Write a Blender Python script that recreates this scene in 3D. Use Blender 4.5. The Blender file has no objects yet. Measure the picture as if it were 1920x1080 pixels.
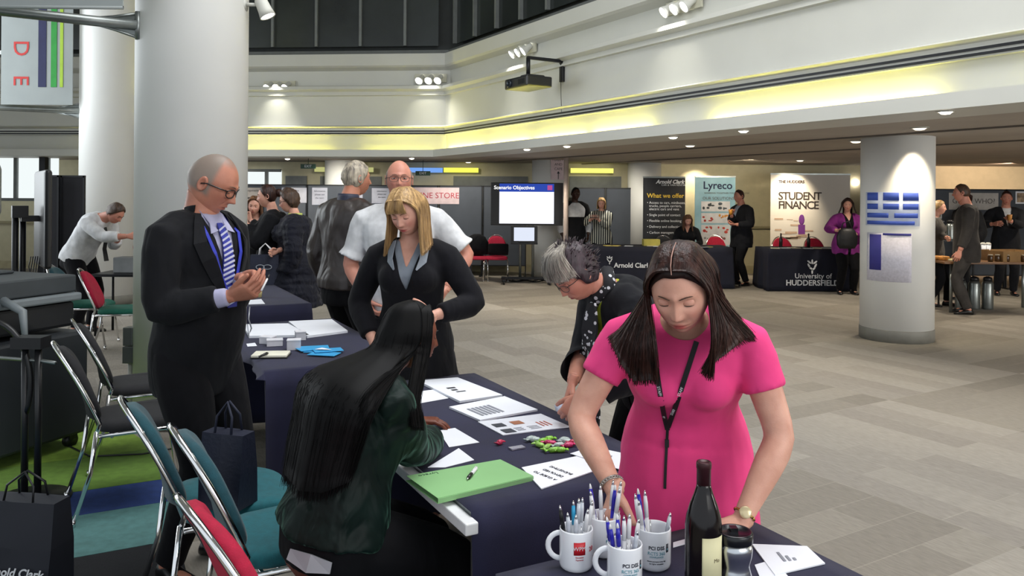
import bpy, bmesh, math, random
import numpy as np
from mathutils import Vector, Matrix, Euler, noise
PI = math.pi
sc = bpy.context.scene
COL = sc.collection
# ------------------------------------------------------------------ camera
F = 1500.0; CH = 1.64; CX = 960.0; CY = 368.0
ROLL = math.radians(0.40)
cam_d = bpy.data.cameras.new('camera')
cam_d.sensor_width = 36.0
cam_d.lens = 36.0 * F / 1920.0
cam_d.shift_y = -(540.0 - CY) / 1920.0
cam_d.clip_start = 0.05; cam_d.clip_end = 200
cam = bpy.data.objects.new('camera', cam_d); COL.objects.link(cam)
CM = Matrix.Rotation(PI / 2, 4, 'X') @ Matrix.Rotation(ROLL, 4, 'Z')
cam.matrix_world = Matrix.Translation((0, 0, CH)) @ CM
sc.camera = cam
def ray(px, py):
    return (CM.to_3x3() @ Vector(((px - CX) / F, -(py - CY) / F, -1.0)))
def atz(px, py, z):
    r = ray(px, py); t = (z - CH) / r.z
    return Vector((r.x * t, r.y * t, z))
def aty(px, py, Y):
    r = ray(px, py); t = Y / r.y
    return Vector((r.x * t, Y, CH + r.z * t))
# ------------------------------------------------------------------ colour management, world, big lights
sc.view_settings.view_transform = 'Standard'
sc.view_settings.look = 'None'
sc.view_settings.gamma = 1.0
sc.view_settings.use_curve_mapping = False
sc.view_settings.exposure = 0.0
sc.cycles.max_bounces = 5
sc.cycles.diffuse_bounces = 3
sc.cycles.use_denoising = True
W = bpy.data.worlds.new('world'); sc.world = W; W.use_nodes = True
W.node_tree.nodes['Background'].inputs[0].default_value = (0.86, 0.93, 1.0, 1)
W.node_tree.nodes['Background'].inputs[1].default_value = 1.0
def area(name, loc, target, sx, sy, power, color=(1, 1, 1)):
    l = bpy.data.lights.new(name, 'AREA'); l.shape = 'RECTANGLE'; l.size = sx; l.size_y = sy
    l.energy = power; l.color = color
    o = bpy.data.objects.new(name, l); COL.objects.link(o); o.location = loc
    o.rotation_euler = (Vector(target) - Vector(loc)).to_track_quat('-Z', 'Y').to_euler()
    return o
# daylight through the glazed atrium roof and the glazed side on the left
area('skylight_daylight', (1.5, 5.5, 7.6), (1.6, 6.2, 0), 5.0, 8.0, 900, (0.97, 0.98, 1.0))
area('entrance_daylight', (-8.8, 9.5, 3.2), (0, 9, 1.4), 5.0, 4.0, 300, (0.9, 0.96, 1.0))
area('front_fill', (4.6, -2.2, 4.0), (2.2, 5.0, 1.0), 4.5, 3.0, 210, (1.0, 0.97, 0.93))  # soft fill added behind the camera, kept right so the left stays dark
area('side_fill', (9.6, 4.4, 1.7), (4.6, 9.6, 1.1), 3.0, 1.6, 230, (1.0, .98, .94))  # added fill with no window behind it, brightens the timetable pillar
# ------------------------------------------------------------------ materials
def lin(h):
    if isinstance(h, str):
        h = h.lstrip('#'); c = [int(h[i:i + 2], 16) / 255 for i in (0, 2, 4)]
    else: c = [v / 255 for v in h]
    return tuple(((v + .055) / 1.055) ** 2.4 if v > .04045 else v / 12.92 for v in c) + (1.0,)
_M = {}
def mat(name, color, rough=.6, metal=0., spec=.5, var=0.06, scale=8., bump=0., bscale=None, stretch=None, emit=0., ecol=None, sheen=0., trans=0., coat=0., color2=None, alpha=1.):
    if name in _M: return _M[name]
    m = bpy.data.materials.new(name); m.use_nodes = True; _M[name] = m
    nt = m.node_tree; b = nt.nodes['Principled BSDF']
    c = lin(color); b.inputs['Base Color'].default_value = c
    b.inputs['Roughness'].default_value = rough; b.inputs['Metallic'].default_value = metal
    b.inputs['Specular IOR Level'].default_value = spec
    b.inputs['Sheen Weight'].default_value = sheen
    b.inputs['Transmission Weight'].default_value = trans
    b.inputs['Coat Weight'].default_value = coat
    b.inputs['Alpha'].default_value = alpha
    if emit:
        b.inputs['Emission Color'].default_value = lin(ecol or color); b.inputs['Emission Strength'].default_value = emit
    tc = nt.nodes.new('ShaderNodeTexCoord'); mp = nt.nodes.new('ShaderNodeMapping')
    nt.links.new(tc.outputs['Object'], mp.inputs['Vector'])
    if stretch: mp.inputs['Scale'].default_value = stretch
    if var > 0 or color2:
        n = nt.nodes.new('ShaderNodeTexNoise'); n.inputs['Scale'].default_value = scale; n.inputs['Detail'].default_value = 5
        nt.links.new(mp.outputs[0], n.inputs['Vector'])
        r = nt.nodes.new('ShaderNodeValToRGB')
        c2 = lin(color2) if color2 else c
        lo = tuple(max(0, v * (1 - var * 2)) for v in c[:3]) + (1,); hi = tuple(min(1, v * (1 + var * 1.5)) for v in c2[:3]) + (1,)
        r.color_ramp.elements[0].position = .3; r.color_ramp.elements[0].color = lo
        r.color_ramp.elements[1].position = .7; r.color_ramp.elements[1].color = hi
        nt.links.new(n.outputs['Fac'], r.inputs[0]); nt.links.new(r.outputs[0], b.inputs['Base Color'])
    if bump > 0:
        n2 = nt.nodes.new('ShaderNodeTexNoise'); n2.inputs['Scale'].default_value = bscale or scale * 3; n2.inputs['Detail'].default_value = 4
        nt.links.new(mp.outputs[0], n2.inputs['Vector'])
        bp = nt.nodes.new('ShaderNodeBump'); bp.inputs['Strength'].default_value = bump; bp.inputs['Distance'].default_value = .01
        nt.links.new(n2.outputs['Fac'], bp.inputs['Height']); nt.links.new(bp.outputs[0], b.inputs['Normal'])
    return m
def emis(name, color, strength):
    if name in _M: return _M[name]
    m = bpy.data.materials.new(name); m.use_nodes = True; _M[name] = m
    nt = m.node_tree; nt.nodes.remove(nt.nodes['Principled BSDF'])
    e = nt.nodes.new('ShaderNodeEmission'); e.inputs[0].default_value = lin(color); e.inputs[1].default_value = strength
    nt.links.new(e.outputs[0], nt.nodes['Material Output'].inputs[0])
    return m
# ------------------------------------------------------------------ mesh builder
def frame_to(d, up=(0, 0, 1)):
    d = Vector(d).normalized(); up = Vector(up)
    if abs(d.dot(up.normalized())) > .98: up = Vector((0, 1, 0)) if abs(d.y) < .9 else Vector((1, 0, 0))
    x = up.cross(d).normalized(); y = d.cross(x)
    return x, y
class MB:
    def __init__(s): s.v = []; s.f = []; s.m = []; s.sm = []
    def add(s, vs, fs, mi=0, smooth=True, M=None):
        o = len(s.v)
        s.v += [tuple(M @ Vector(p)) if M is not None else tuple(p) for p in vs]
        s.f += [tuple(i + o for i in f) for f in fs]; s.m += [mi] * len(fs); s.sm += [smooth] * len(fs)
        return s
    def box(s, c, d, rz=0, mi=0, M=None):
        hx, hy, hz = d[0] / 2, d[1] / 2, d[2] / 2
        R = Matrix.Translation(c) @ Matrix.Rotation(rz, 4, 'Z')
        if M is not None: R = M @ R
        vs = [(x, y, z) for x in (-hx, hx) for y in (-hy, hy) for z in (-hz, hz)]
        return s.add(vs, [(0, 1, 3, 2), (4, 6, 7, 5), (0, 4, 5, 1), (2, 3, 7, 6), (0, 2, 6, 4), (1, 5, 7, 3)], mi, False, R)
    def prism(s, poly, z0, z1, mi=0, M=None, smooth=False):
        n = len(poly); vs = [(p[0], p[1], z0) for p in poly] + [(p[0], p[1], z1) for p in poly]
        fs = [tuple(range(n - 1, -1, -1)), tuple(range(n, 2 * n))]
        s.add(vs, fs, mi, False, M)
        o = len(s.v) - 2 * n
        s.f += [(o + i, o + (i + 1) % n, o + n + (i + 1) % n, o + n + i) for i in range(n)]; s.m += [mi] * n; s.sm += [smooth] * n
        return s
    def loft(s, rings, mi=0, cap=True, smooth=True, closed=True):
        n = len(rings[0]); vs = [p for r in rings for p in r]; fs = []
        for k in range(len(rings) - 1):
            for i in range(n if closed else n - 1):
                a = k * n + i; b = k * n + (i + 1) % n
                fs.append((a, b, b + n, a + n))
        if cap and closed:
            fs.append(tuple(range(n - 1, -1, -1))); fs.append(tuple(range((len(rings) - 1) * n, len(rings) * n)))
        return s.add(vs, fs, mi, smooth)
    def tube(s, pts, r, n=8, mi=0, cap=True, flat=1., up=(0, 0, 1), twist=0.):
        P = [Vector(p) for p in pts]; m = len(P); rs = r if hasattr(r, '__len__') else [r] * m
        rings = []; px = None
        for i, p in enumerate(P):
            d = (P[min(i + 1, m - 1)] - P[max(i - 1, 0)])
            if d.length < 1e-9: d = Vector((0, 0, 1))
            d.normalize()
            if px is None: x, y = frame_to(d, up)
            else:
                x = px - d * px.dot(d)
                x = x.normalized() if x.length > 1e-6 else frame_to(d, up)[0]
                y = d.cross(x)
            px = x
            rings.append([tuple(p + x * (rs[i] * math.cos(2 * PI * k / n)) + y * (rs[i] * flat * math.sin(2 * PI * k / n))) for k in range(n)])
        return s.loft(rings, mi, cap)
    def lathe(s, prof, n=24, mi=0, M=None, smooth=True, cap=True):
        rings = [[(r * math.cos(2 * PI * k / n), r * math.sin(2 * PI * k / n), z) for k in range(n)] for r, z in prof]
        vs = [p for r in rings for p in r]; fs = []
        for k in range(len(rings) - 1):
            for i in range(n):
                a = k * n + i; b = k * n + (i + 1) % n; fs.append((a, b, b + n, a + n))
        if cap: fs.append(tuple(range(n - 1, -1, -1))); fs.append(tuple(range((len(rings) - 1) * n, len(rings) * n)))
        return s.add(vs, fs, mi, smooth, M)
    def cyl(s, p0, p1, r, n=12, mi=0, r1=None):
        return s.tube([p0, p1], [r, r if r1 is None else r1], n, mi)
    def ball(s, c, r, n=12, mi=0, M=None):
        rx, ry, rz = r if hasattr(r, '__len__') else (r, r, r)
        vs = [(0, 0, -1)]; k = max(4, n // 2)
        for j in range(1, k):
            t = -PI / 2 + PI * j / k
            vs += [(math.cos(t) * math.cos(2 * PI * i / n), math.cos(t) * math.sin(2 * PI * i / n), math.sin(t)) for i in range(n)]
        vs.append((0, 0, 1)); fs = [(0, 1 + (i + 1) % n, 1 + i) for i in range(n)]
        for j in range(k - 2):
            for i in range(n):
                a = 1 + j * n + i; b = 1 + j * n + (i + 1) % n; fs.append((a, b, b + n, a + n))
        o = 1 + (k - 2) * n; fs += [(o + i, o + (i + 1) % n, len(vs) - 1) for i in range(n)]
        R = Matrix.Translation(c) @ Matrix.Diagonal((rx, ry, rz, 1))
        if M is not None: R = M @ R
        return s.add(vs, fs, mi, True, R)
    def mesh(s, name):
        me = bpy.data.meshes.new(name); me.from_pydata(s.v, [], s.f)
        me.polygons.foreach_set('material_index', s.m); me.polygons.foreach_set('use_smooth', s.sm)
        me.update(); return me
    def build(s, name, mats, parent=None, bevel=0., loc=None, rz=None, sub=0):
        me = s.mesh(name)
        for m in (mats if isinstance(mats, (list, tuple)) else [mats]): me.materials.append(m)
        o = bpy.data.objects.new(name, me); COL.objects.link(o)
        if parent is not None: o.parent = parent
        if loc is not None: o.location = loc
        if rz is not None: o.rotation_euler.z = rz
        if bevel:
            b = o.modifiers.new('bevel', 'BEVEL'); b.width = bevel; b.segments = 2; b.limit_method = 'ANGLE'
        if sub:
            q = o.modifiers.new('sub', 'SUBSURF'); q.levels = sub; q.render_levels = sub
        return o
def tag(o, label=None, cat=None, group=None, kind=None):
    if label: o['label'] = label
    if cat: o['category'] = cat
    if group: o['group'] = group
    if kind: o['kind'] = kind
    return o
def empty(name, label, cat, loc=(0, 0, 0), rz=0, group=None):
    o = bpy.data.objects.new(name, None); COL.objects.link(o); o.empty_display_size = .1
    o.location = loc; o.rotation_euler = (0, 0, rz)
    return tag(o, label, cat, group)
def dup(root, loc=None, rz=None, label=None, group=None):
    def cp(o, par):
        c = o.copy(); COL.objects.link(c); c.parent = par
        for ch in o.children: cp(ch, c)
        return c
    r = cp(root, None)
    if loc is not None: r.location = loc
    if rz is not None: r.rotation_euler.z = rz
    if label: r['label'] = label
    if group: r['group'] = group
    return r
def text(body, size, m, M, parent=None, name='lettering', align='CENTER', ext=.0008, bold=0., spacing=1., shear=0., name_label=None):
    cu = bpy.data.curves.new(name, 'FONT'); cu.body = body; cu.size = size; cu.align_x = align; cu.align_y = 'CENTER'
    cu.extrude = ext; cu.offset = bold; cu.space_character = spacing; cu.shear = shear; cu.resolution_u = 3
    t = bpy.data.objects.new(name, cu); COL.objects.link(t)
    dg = bpy.context.evaluated_depsgraph_get(); dg.update()
    me = bpy.data.meshes.new_from_object(t.evaluated_get(dg))
    bpy.data.objects.remove(t); bpy.data.curves.remove(cu)
    me.materials.clear(); me.materials.append(m)
    o = bpy.data.objects.new(name, me); COL.objects.link(o)
    if parent is not None: o.parent = parent
    o.matrix_basis = M
    return o
def wrap_text(o, R):                       # bend flat lettering lying in local XZ-facing plane round a vertical cylinder of radius R
    for v in o.data.vertices:
        a = v.co.x / R; rr = R + v.co.z
        v.co = (rr * math.sin(a), v.co.y, rr * math.cos(a))
def facing(x, y, z, rz=0.):                # text standing upright, reading from -Y side, rotated by rz
    return Matrix.Translation((x, y, z)) @ Matrix.Rotation(rz, 4, 'Z') @ Matrix.Rotation(PI / 2, 4, 'X')
LD = Vector((-.465, .885, 0)).normalized()    # long direction of the near tables (away from the camera)
WD = Vector((.885, .465, 0)).normalized()
def quadsheet(name, pts, m, parent=None, th=.0012, curl=0.):
    """a thin sheet of paper with real thickness from four corner points (same z)"""
    b = MB(); n = 6
    A, B, C, D = [Vector(p) for p in pts]
    top = []
    for i in range(n + 1):
        for j in range(n + 1):
            u, v = i / n, j / n
            p = A * (1 - u) * (1 - v) + B * u * (1 - v) + C * u * v + D * (1 - u) * v
            p = p + Vector((0, 0, curl * ((2 * u - 1) ** 4 * abs(2 * v - 1) ** 3)))
            top.append(p)
    k = (n + 1) ** 2
    vs = [tuple(p + Vector((0, 0, th))) for p in top] + [tuple(p) for p in top]
    fs = []
    for i in range(n):
        for j in range(n):
            a = i * (n + 1) + j
            q = (a, a + n + 1, a + n + 2, a + 1); fs.append(q); fs.append(tuple(k + x for x in reversed(q)))
    edge = [i * (n + 1) for i in range(n + 1)] + [n * (n + 1) + j for j in range(1, n + 1)] + [i * (n + 1) + n for i in range(n - 1, -1, -1)] + [j for j in range(n - 1, 0, -1)]
    for q in range(len(edge)):
        a, c = edge[q], edge[(q + 1) % len(edge)]; fs.append((a, c, c + k, a + k))
    b.add(vs, fs, 0, False)
    return b.build(name, m, parent)
# ------------------------------------------------------------------ floor
def carpet_mat():
    m = bpy.data.materials.new('plank_carpet'); m.use_nodes = True; nt = m.node_tree; b = nt.nodes['Principled BSDF']
    b.inputs['Roughness'].default_value = .92; b.inputs['Specular IOR Level'].default_value = .15
    tc = nt.nodes.new('ShaderNodeTexCoord'); mp = nt.nodes.new('ShaderNodeMapping')
    mp.inputs['Rotation'].default_value = (0, 0, math.radians(-31))
    nt.links.new(tc.outputs['Object'], mp.inputs['Vector'])
    def brick(rot, w, h, c1, c2, mo):
        br = nt.nodes.new('ShaderNodeTexBrick'); m2 = nt.nodes.new('ShaderNodeMapping'); m2.inputs['Rotation'].default_value = (0, 0, rot)
        nt.links.new(mp.outputs[0], m2.inputs['Vector']); nt.links.new(m2.outputs[0], br.inputs['Vector'])
        br.inputs['Color1'].default_value = lin(c1); br.inputs['Color2'].default_value = lin(c2); br.inputs['Mortar'].default_value = lin(mo)
        br.inputs['Scale'].default_value = 1; br.inputs['Brick Width'].default_value = w; br.inputs['Row Height'].default_value = h
        br.inputs['Mortar Size'].default_value = .0035; br.inputs['Bias'].default_value = 0; br.offset = .37
        return br
    a = brick(0, 1.0, .25, '#8f897f', '#807a71', '#8f897f'); c = brick(PI / 2, 1.0, .25, '#9a948a', '#88827a', '#989288')
    vo = nt.nodes.new('ShaderNodeTexChecker'); vo.inputs['Scale'].default_value = .5
    vo.inputs['Color1'].default_value = (0, 0, 0, 1); vo.inputs['Color2'].default_value = (1, 1, 1, 1)
    nt.links.new(mp.outputs[0], vo.inputs['Vector'])
    mx = nt.nodes.new('ShaderNodeMix'); mx.data_type = 'RGBA'
    nt.links.new(vo.outputs['Fac'], mx.inputs[0]); nt.links.new(a.outputs[0], mx.inputs[6]); nt.links.new(c.outputs[0], mx.inputs[7])
    n = nt.nodes.new('ShaderNodeTexNoise'); n.inputs['Scale'].default_value = 14; n.inputs['Detail'].default_value = 6
    st = nt.nodes.new('ShaderNodeMapping'); st.inputs['Scale'].default_value = (6, 1, 1); nt.links.new(mp.outputs[0], st.inputs['Vector']); nt.links.new(st.outputs[0], n.inputs['Vector'])
    hs = nt.nodes.new('ShaderNodeMix'); hs.data_type = 'RGBA'; hs.blend_type = 'OVERLAY'; hs.inputs[0].default_value = .28
    nt.links.new(mx.outputs[2], hs.inputs[6]); nt.links.new(n.outputs['Fac'], hs.inputs[7])
    nt.links.new(hs.outputs[2], b.inputs['Base Color'])
    bp = nt.nodes.new('ShaderNodeBump'); bp.inputs['Strength'].default_value = .3; bp.inputs['Distance'].default_value = .004
    n3 = nt.nodes.new('ShaderNodeTexNoise'); n3.inputs['Scale'].default_value = 220; nt.links.new(tc.outputs['Object'], n3.inputs['Vector'])
    nt.links.new(n3.outputs['Fac'], bp.inputs['Height']); nt.links.new(bp.outputs[0], b.inputs['Normal'])
    return m
WHITE = mat('white_paint', '#bfbfb7', .55, var=.015, scale=2)
CREAM = mat('cream_plaster', '#bdbba8', .6, var=.02, scale=2)
SOFFIT = mat('ceiling_tile_paint', '#a0978c', .8, var=.04, scale=1.5)
DARKM = mat('dark_metal', '#15161a', .45, .3)
BLACK = mat('black_plastic', '#121316', .4)
STEEL = mat('grey_steel', '#8a8f8d', .35, .8)
CHROME = mat('chrome', '#e6e6e6', .09, 1.0, var=0)
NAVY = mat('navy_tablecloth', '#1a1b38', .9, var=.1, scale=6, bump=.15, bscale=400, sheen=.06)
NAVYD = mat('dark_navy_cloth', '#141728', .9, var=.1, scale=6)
PAPER = mat('white_paper', '#e4e7ee', .75, var=.01)
PAPER2 = mat('printed_paper', '#d9dce4', .75, var=.02, scale=30)
INK = mat('black_ink', '#26262b', .7, var=0)
floor_m = carpet_mat()
b = MB(); b.box((1, 8.5, -.05), (30, 23, .1)); tag(b.build('floor', floor_m), kind='structure')
# striped soft carpet strips on the left
def strip(y0, y1, color, nm, lab):
    p0 = Vector((-2.535, 4.292, 0)); b = MB()
    base = p0 + LD * y0; far = p0 + LD * y1
    w = .62; w2 = .62 if y1 < 1 else -.1
    c = [base - WD * 3.2, base + WD * w, far + WD * w2, far - WD * 3.2]
    b.prism([(q.x, q.y) for q in c], .001, .008)
    o = b.build('carpet_strip', mat('strip_' + nm, color, .95, var=.08, scale=20, bump=.3, bscale=200)); tag(o, lab, 'carpet', 'coloured carpet strips'); return o
strip(0.0, .62, '#5d7d2e', 'green_dark', 'dark green carpet strip under the black chairs, beside the blue strip')
strip(.625, 3.2, '#73912f', 'green', 'bright green carpet strip behind the black padded chairs')
strip(-.37, -.005, '#28407a', 'blue', 'blue carpet strip between the green and the pale teal strips')
strip(-.90, -.375, '#55807e', 'teal', 'pale teal carpet strip in front of the blue strip')
strip(-2.6, -.905, '#14161a', 'black', 'black carpet strip under the teal chairs in the left foreground')
# ------------------------------------------------------------------ balcony edge, swept along a path with a corner
PT = [Vector((-12.5, 15.8)), Vector((-8.8, 15.5)), Vector((-1.466, 14.8)), Vector((3.757, 5.879)), Vector((7.6, -.68))]
def offs(d):
    out = []
    for i, p in enumerate(PT):
        ns = []
        if i > 0: t = (PT[i] - PT[i - 1]).normalized(); ns.append(Vector((-t.y, t.x)))
        if i < len(PT) - 1: t = (PT[i + 1] - PT[i]).normalized(); ns.append(Vector((-t.y, t.x)))
        m = ns[0] if len(ns) == 1 else (ns[0] + ns[1]).normalized()
        k = 1 / max(.3, m.dot(ns[0]))
        out.append(p + m * k * d)
    return out
def sweep(name, prof, m, label=None):
    b = MB(); cols = [offs(d) for d, z in prof]
    rings = [[(cols[j][i].x, cols[j][i].y, prof[j][1] - .09) for j in range(len(prof))] for i in range(len(PT))]
    b.loft(rings, 0, True, False)
    # flip so normals are outward is not needed: closed solid
    return tag(b.build(name, m), label, kind='structure')
sweep('trim_1', [(0, 2.45), (.06, 2.45), (.06, 2.58), (0, 2.58)], WHITE, 'white ceiling edge lip in front of the yellow cove')
sweep('trim_2', [(.06, 2.45), (.70, 2.45), (.70, 2.49), (.06, 2.49)], WHITE)
sweep('wall_balcony', [(.36, 2.49), (.36, 2.88), (.30, 2.88), (.30, 3.0), (.24, 3.03), (.33, 3.06), (.33, 3.62), (.28, 3.63), (.30, 3.70), (.22, 3.74), (.24, 3.80), (.46, 3.84), (.46, 4.12), (.34, 4.17), (.30, 4.2), (.30, 4.42), (.7, 4.42), (.7, 2.49)], WHITE)
for z in (2.905, 2.95):
    sweep('trim_3', [(.285, z - .011), (.31, z - .011), (.31, z + .011), (.285, z + .011)], DARKM)
sweep('trim_4', [(.40, 4.42), (.5, 4.42), (.5, 4.50), (.40, 4.50)], mat('frame_grey', '#5a5d5b', .5))
sweep('wall_upper', [(.62, 4.45), (.8, 4.45), (.8, 7.75), (.62, 7.75)], mat('upper_wall_dark', '#2c302f', .7))
# upper glazing: dark glass panes and mullions
GLASSD = mat('dark_glass', '#2b302f', .22, 0, .6, var=.25, scale=.7)
MULL = mat('mullion_grey', '#6d716f', .5, .2)
def glazing(name, p, q, n0, step):
    d = (q - p); L = d.length; t = d.normalized(); nrm = Vector((-t.y, t.x))
    r = bpy.data.objects.new(name, None); COL.objects.link(r); r['kind'] = 'structure'
    b = MB(); c = p + t * L / 2 + nrm * .48; rz = math.atan2(t.y, t.x)
    b.box((c.x, c.y, 6.0), (L, .03, 3.0), rz); b.build('pane', GLASSD, r)
    b = MB(); x = 0
    k = 0
    while x <= L:
        u = p + t * x + nrm * .44; b.box((u.x, u.y, 6.0), (.05, .08, 3.0), rz); x += step
    b.build('window_frame', MULL, r)
P45 = offs(0)
glazing('window_1', P45[0], P45[2], 0, .87)
glazing('window_2', P45[2], P45[4], 0, .80)
# ceilings
b = MB(); pl = offs(.69); poly = [(p.x, p.y) for p in pl] + [(16, -.7), (16, 17.6), (-12.5, 17.6)]
b.prism(poly[::-1], 2.362, 2.51); tag(b.build('ceiling', SOFFIT), kind='structure')
# bulkhead joints in the lower ceiling
for d in (1.9, 3.9):
    sweep('trim_5', [(d, 2.435), (d + .05, 2.435), (d + .05, 2.455), (d, 2.455)], mat('ceiling_joint', '#5d564f', .8))
b = MB(); b.box((1, 7, 7.75), (30, 22, .1)); tag(b.build('ceiling_upper', mat('upper_ceiling', '#9a9a98', .8)), kind='structure')
# walls
b = MB(); b.box((2, 17.5, 1.25), (28, .12, 2.5)); tag(b.build('wall_back', mat('back_wall_cream', '#b9b296', .7, var=.03)), kind='structure')
b = MB(); b.box((2, 17.4, .08), (28, .05, .16)); tag(b.build('baseboard_back', mat('base_cream', '#a89f80', .6)), kind='structure')
b = MB(); b.box((15.5, 9, 1.25), (.12, 20, 2.5)); tag(b.build('wall_right', mat('back_wall_cream', '#b9b296', .7)), kind='structure')
b = MB(); b.box((-14, 15.5, 3.8), (.12, 8, 7.6)); b.box((-14,3,7.0),(.12,17,1.5)); tag(b.build('wall_left', WHITE), kind='structure')
# dado rails on the back wall
b = MB(); b.box((2, 17.4, 1.0), (28, .04, .05)); tag(b.build('trim_6', mat('rail', '#8e8669', .6)), kind='structure')
# clerestory panels of the back wall: grey infill panels and lit coves
GREYP = mat('grey_infill', '#6f7272', .8)
for i, (a, c, z0, z1, m) in enumerate([(535, 575, 330, 352, GREYP), (600, 715, 331, 350, GREYP), (850, 990, 331, 350, GREYP), (1068, 1165, 331, 352, GREYP)]):
    A = aty(a, z1, 17.4); B = aty(c, z0, 17.4); b = MB()
    b.box(((A.x + B.x) / 2, 17.42, (A.z + B.z) / 2 - .2), (B.x - A.x, .03, B.z - A.z + .4)); tag(b.build('wall_panel', m), kind='structure')
def cove(a, c, y, col, st, Y=17.15):
    A = aty(a, y + 6, Y); B = aty(c, y - 6, Y); b = MB(); b.box(((A.x + B.x) / 2, Y, (A.z + B.z) / 2), (B.x - A.x, .05, .10))
    o = b.build('cove_lamp', emis('cove_' + col, col, st)); return o
tag(cove(760, 830, 319, '#6f9be0', 1.2), 'blue glowing cove lamp above the boards, right of the man in a white shirt', 'cove lamp')
tag(cove(832, 897, 319, '#e8e85a', 1.3), 'short yellow glowing cove lamp directly left of the sign pillar', 'cove lamp')
tag(cove(1070, 1150, 320, '#f0ec70', 1.4), 'yellow glowing cove lamp right of the sign pillar on the back wall', 'cove lamp')
tag(cove(590, 700, 318, '#cfd08a', .8), 'dim yellow cove lamp behind the head of the man in the leather jacket', 'cove lamp')
# bright windows at the far left and behind the first pillar
SKYW = emis('daylight_pane', '#eef6f6', 1.05)
def brightwin(n, a, c, y0, y1, Y, posts):
    A = aty(a, y1, Y); B = aty(c, y0, Y)
    r = bpy.data.objects.new('window_%d' % n, None); COL.objects.link(r); r['kind'] = 'structure'
    b = MB(); b.box(((A.x + B.x) / 2, Y, (A.z + B.z) / 2), (B.x - A.x, .03, B.z - A.z)); b.build('pane', SKYW, r)
    b = MB()
    for p in posts:
        q = aty(p, (y0 + y1) / 2, Y - .05); b.box((q.x, Y - .05, (A.z + B.z) / 2), (.07, .06, B.z - A.z))
    b.box(((A.x + B.x) / 2, Y - .05, B.z), (B.x - A.x, .08, .06)); b.box(((A.x + B.x) / 2, Y - .05, A.z), (B.x - A.x, .08, .06))
    b.build('window_frame', MULL, r)
brightwin(3, 455, 528, 320, 352, 17.38, [500])
brightwin(4, -260, 110, 280, 372, 16.6, [-120, 30, 90])
b = MB(); b.box((-11.4, 16.2, 4.2), (4.6, .1, 3.2)); tag(b.build('window_5', SKYW), kind='structure')
for x in (-12.6,-11.2, -9.4):
    b = MB(); b.box((x, 16.05, 3.0), (.12, .12, 6.0)); tag(b.build('trim_7', DARKM), kind='structure')
# ------------------------------------------------------------------ pillars
PILW = mat('pillar_paint', '#dcdcd8', .5, var=.02, scale=1.2)
def pillar(x, y, r, z1, lab):
    b = MB(); b.lathe([(r, 0.14), (r, z1)], 64); o = b.build('pillar', PILW); o.location = (x, y, 0); tag(o, lab, kind='structure')
    b = MB(); b.lathe([(r + .006, 0), (r + .006, .13), (r, .14)], 64); s = b.build('baseboard', mat('pillar_skirting', '#77766f', .6), o)
    return o
pillar(4.54, 9.43, .40, 2.37, 'white round pillar with blue timetables taped to it')
pillar(-2.36, 5.90, .39, 7.7, 'broad white pillar behind the man in glasses')
pillar(-6.05, 12.0, .40, 7.7, 'white pillar behind the man bending over in a white shirt')
pillar(.75, 16.1, .35, 2.37, 'narrow white pillar with a paper arrow sign behind the screen')
pillar(8.25, 16.9, .35, 2.37, 'far grey pillar behind the guess who boards')
pillar(-3.6, 16.9, .35, 2.37, 'far pale pillar beyond the boards')
pillar(2.8, 16.95, .35, 2.37, 'far cream pillar behind the tall banners')
# ------------------------------------------------------------------ cove lamps (tubes hidden behind the lip)
YEL = emis('yellow_tube', '#f6f24a', 9.0)
def covetube(p, q, lab):
    b = MB(); b.cyl((p.x, p.y, 2.425), (q.x, q.y, 2.425), .018, 8)
    o = b.build('cove_tube', YEL); tag(o, lab, 'strip light', 'yellow tubes in the cove')
    d = (q - p); l = bpy.data.lights.new('cove_glow', 'AREA'); l.shape = 'RECTANGLE'; l.size = d.length; l.size_y = .05; l.energy = 22 * d.length; l.color = (1, .90, .20)
    lo = bpy.data.objects.new('cove_glow', l); COL.objects.link(lo); c = (p + q) / 2
    t = d.normalized(); n = Vector((-t.y, t.x)); lo.location = (c.x, c.y, 2.455)
    fwd = Vector((n.x, n.y, .25)).normalized() * -1      # local +Z opposite emission
    xx = Vector((t.x, t.y, 0)); yy = fwd.cross(xx).normalized()
    lo.rotation_euler = Matrix((xx, yy, fwd)).transposed().to_euler()
oc = offs(.315)
def tubes(a, c, gaps):
    d = c - a; L = d.length; t = d.normalized()
    for s, e in gaps: covetube(a + t * s, a + t * min(e, L), 'glowing yellow tube lying in the cove above the white lip')
tubes(oc[2], oc[3], [(.1, 1.5), (1.65, 3.0), (3.15, 4.5), (4.65, 5.9), (7.0, 9.6)])
tubes(oc[3], oc[4], [(.05, 1.9), (2.1, 4.2)])
tubes(oc[2], oc[1], [(.25, 1.55), (2.2, 3.9), (4.05, 5.6), (6.0, 6.8)])
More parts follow.
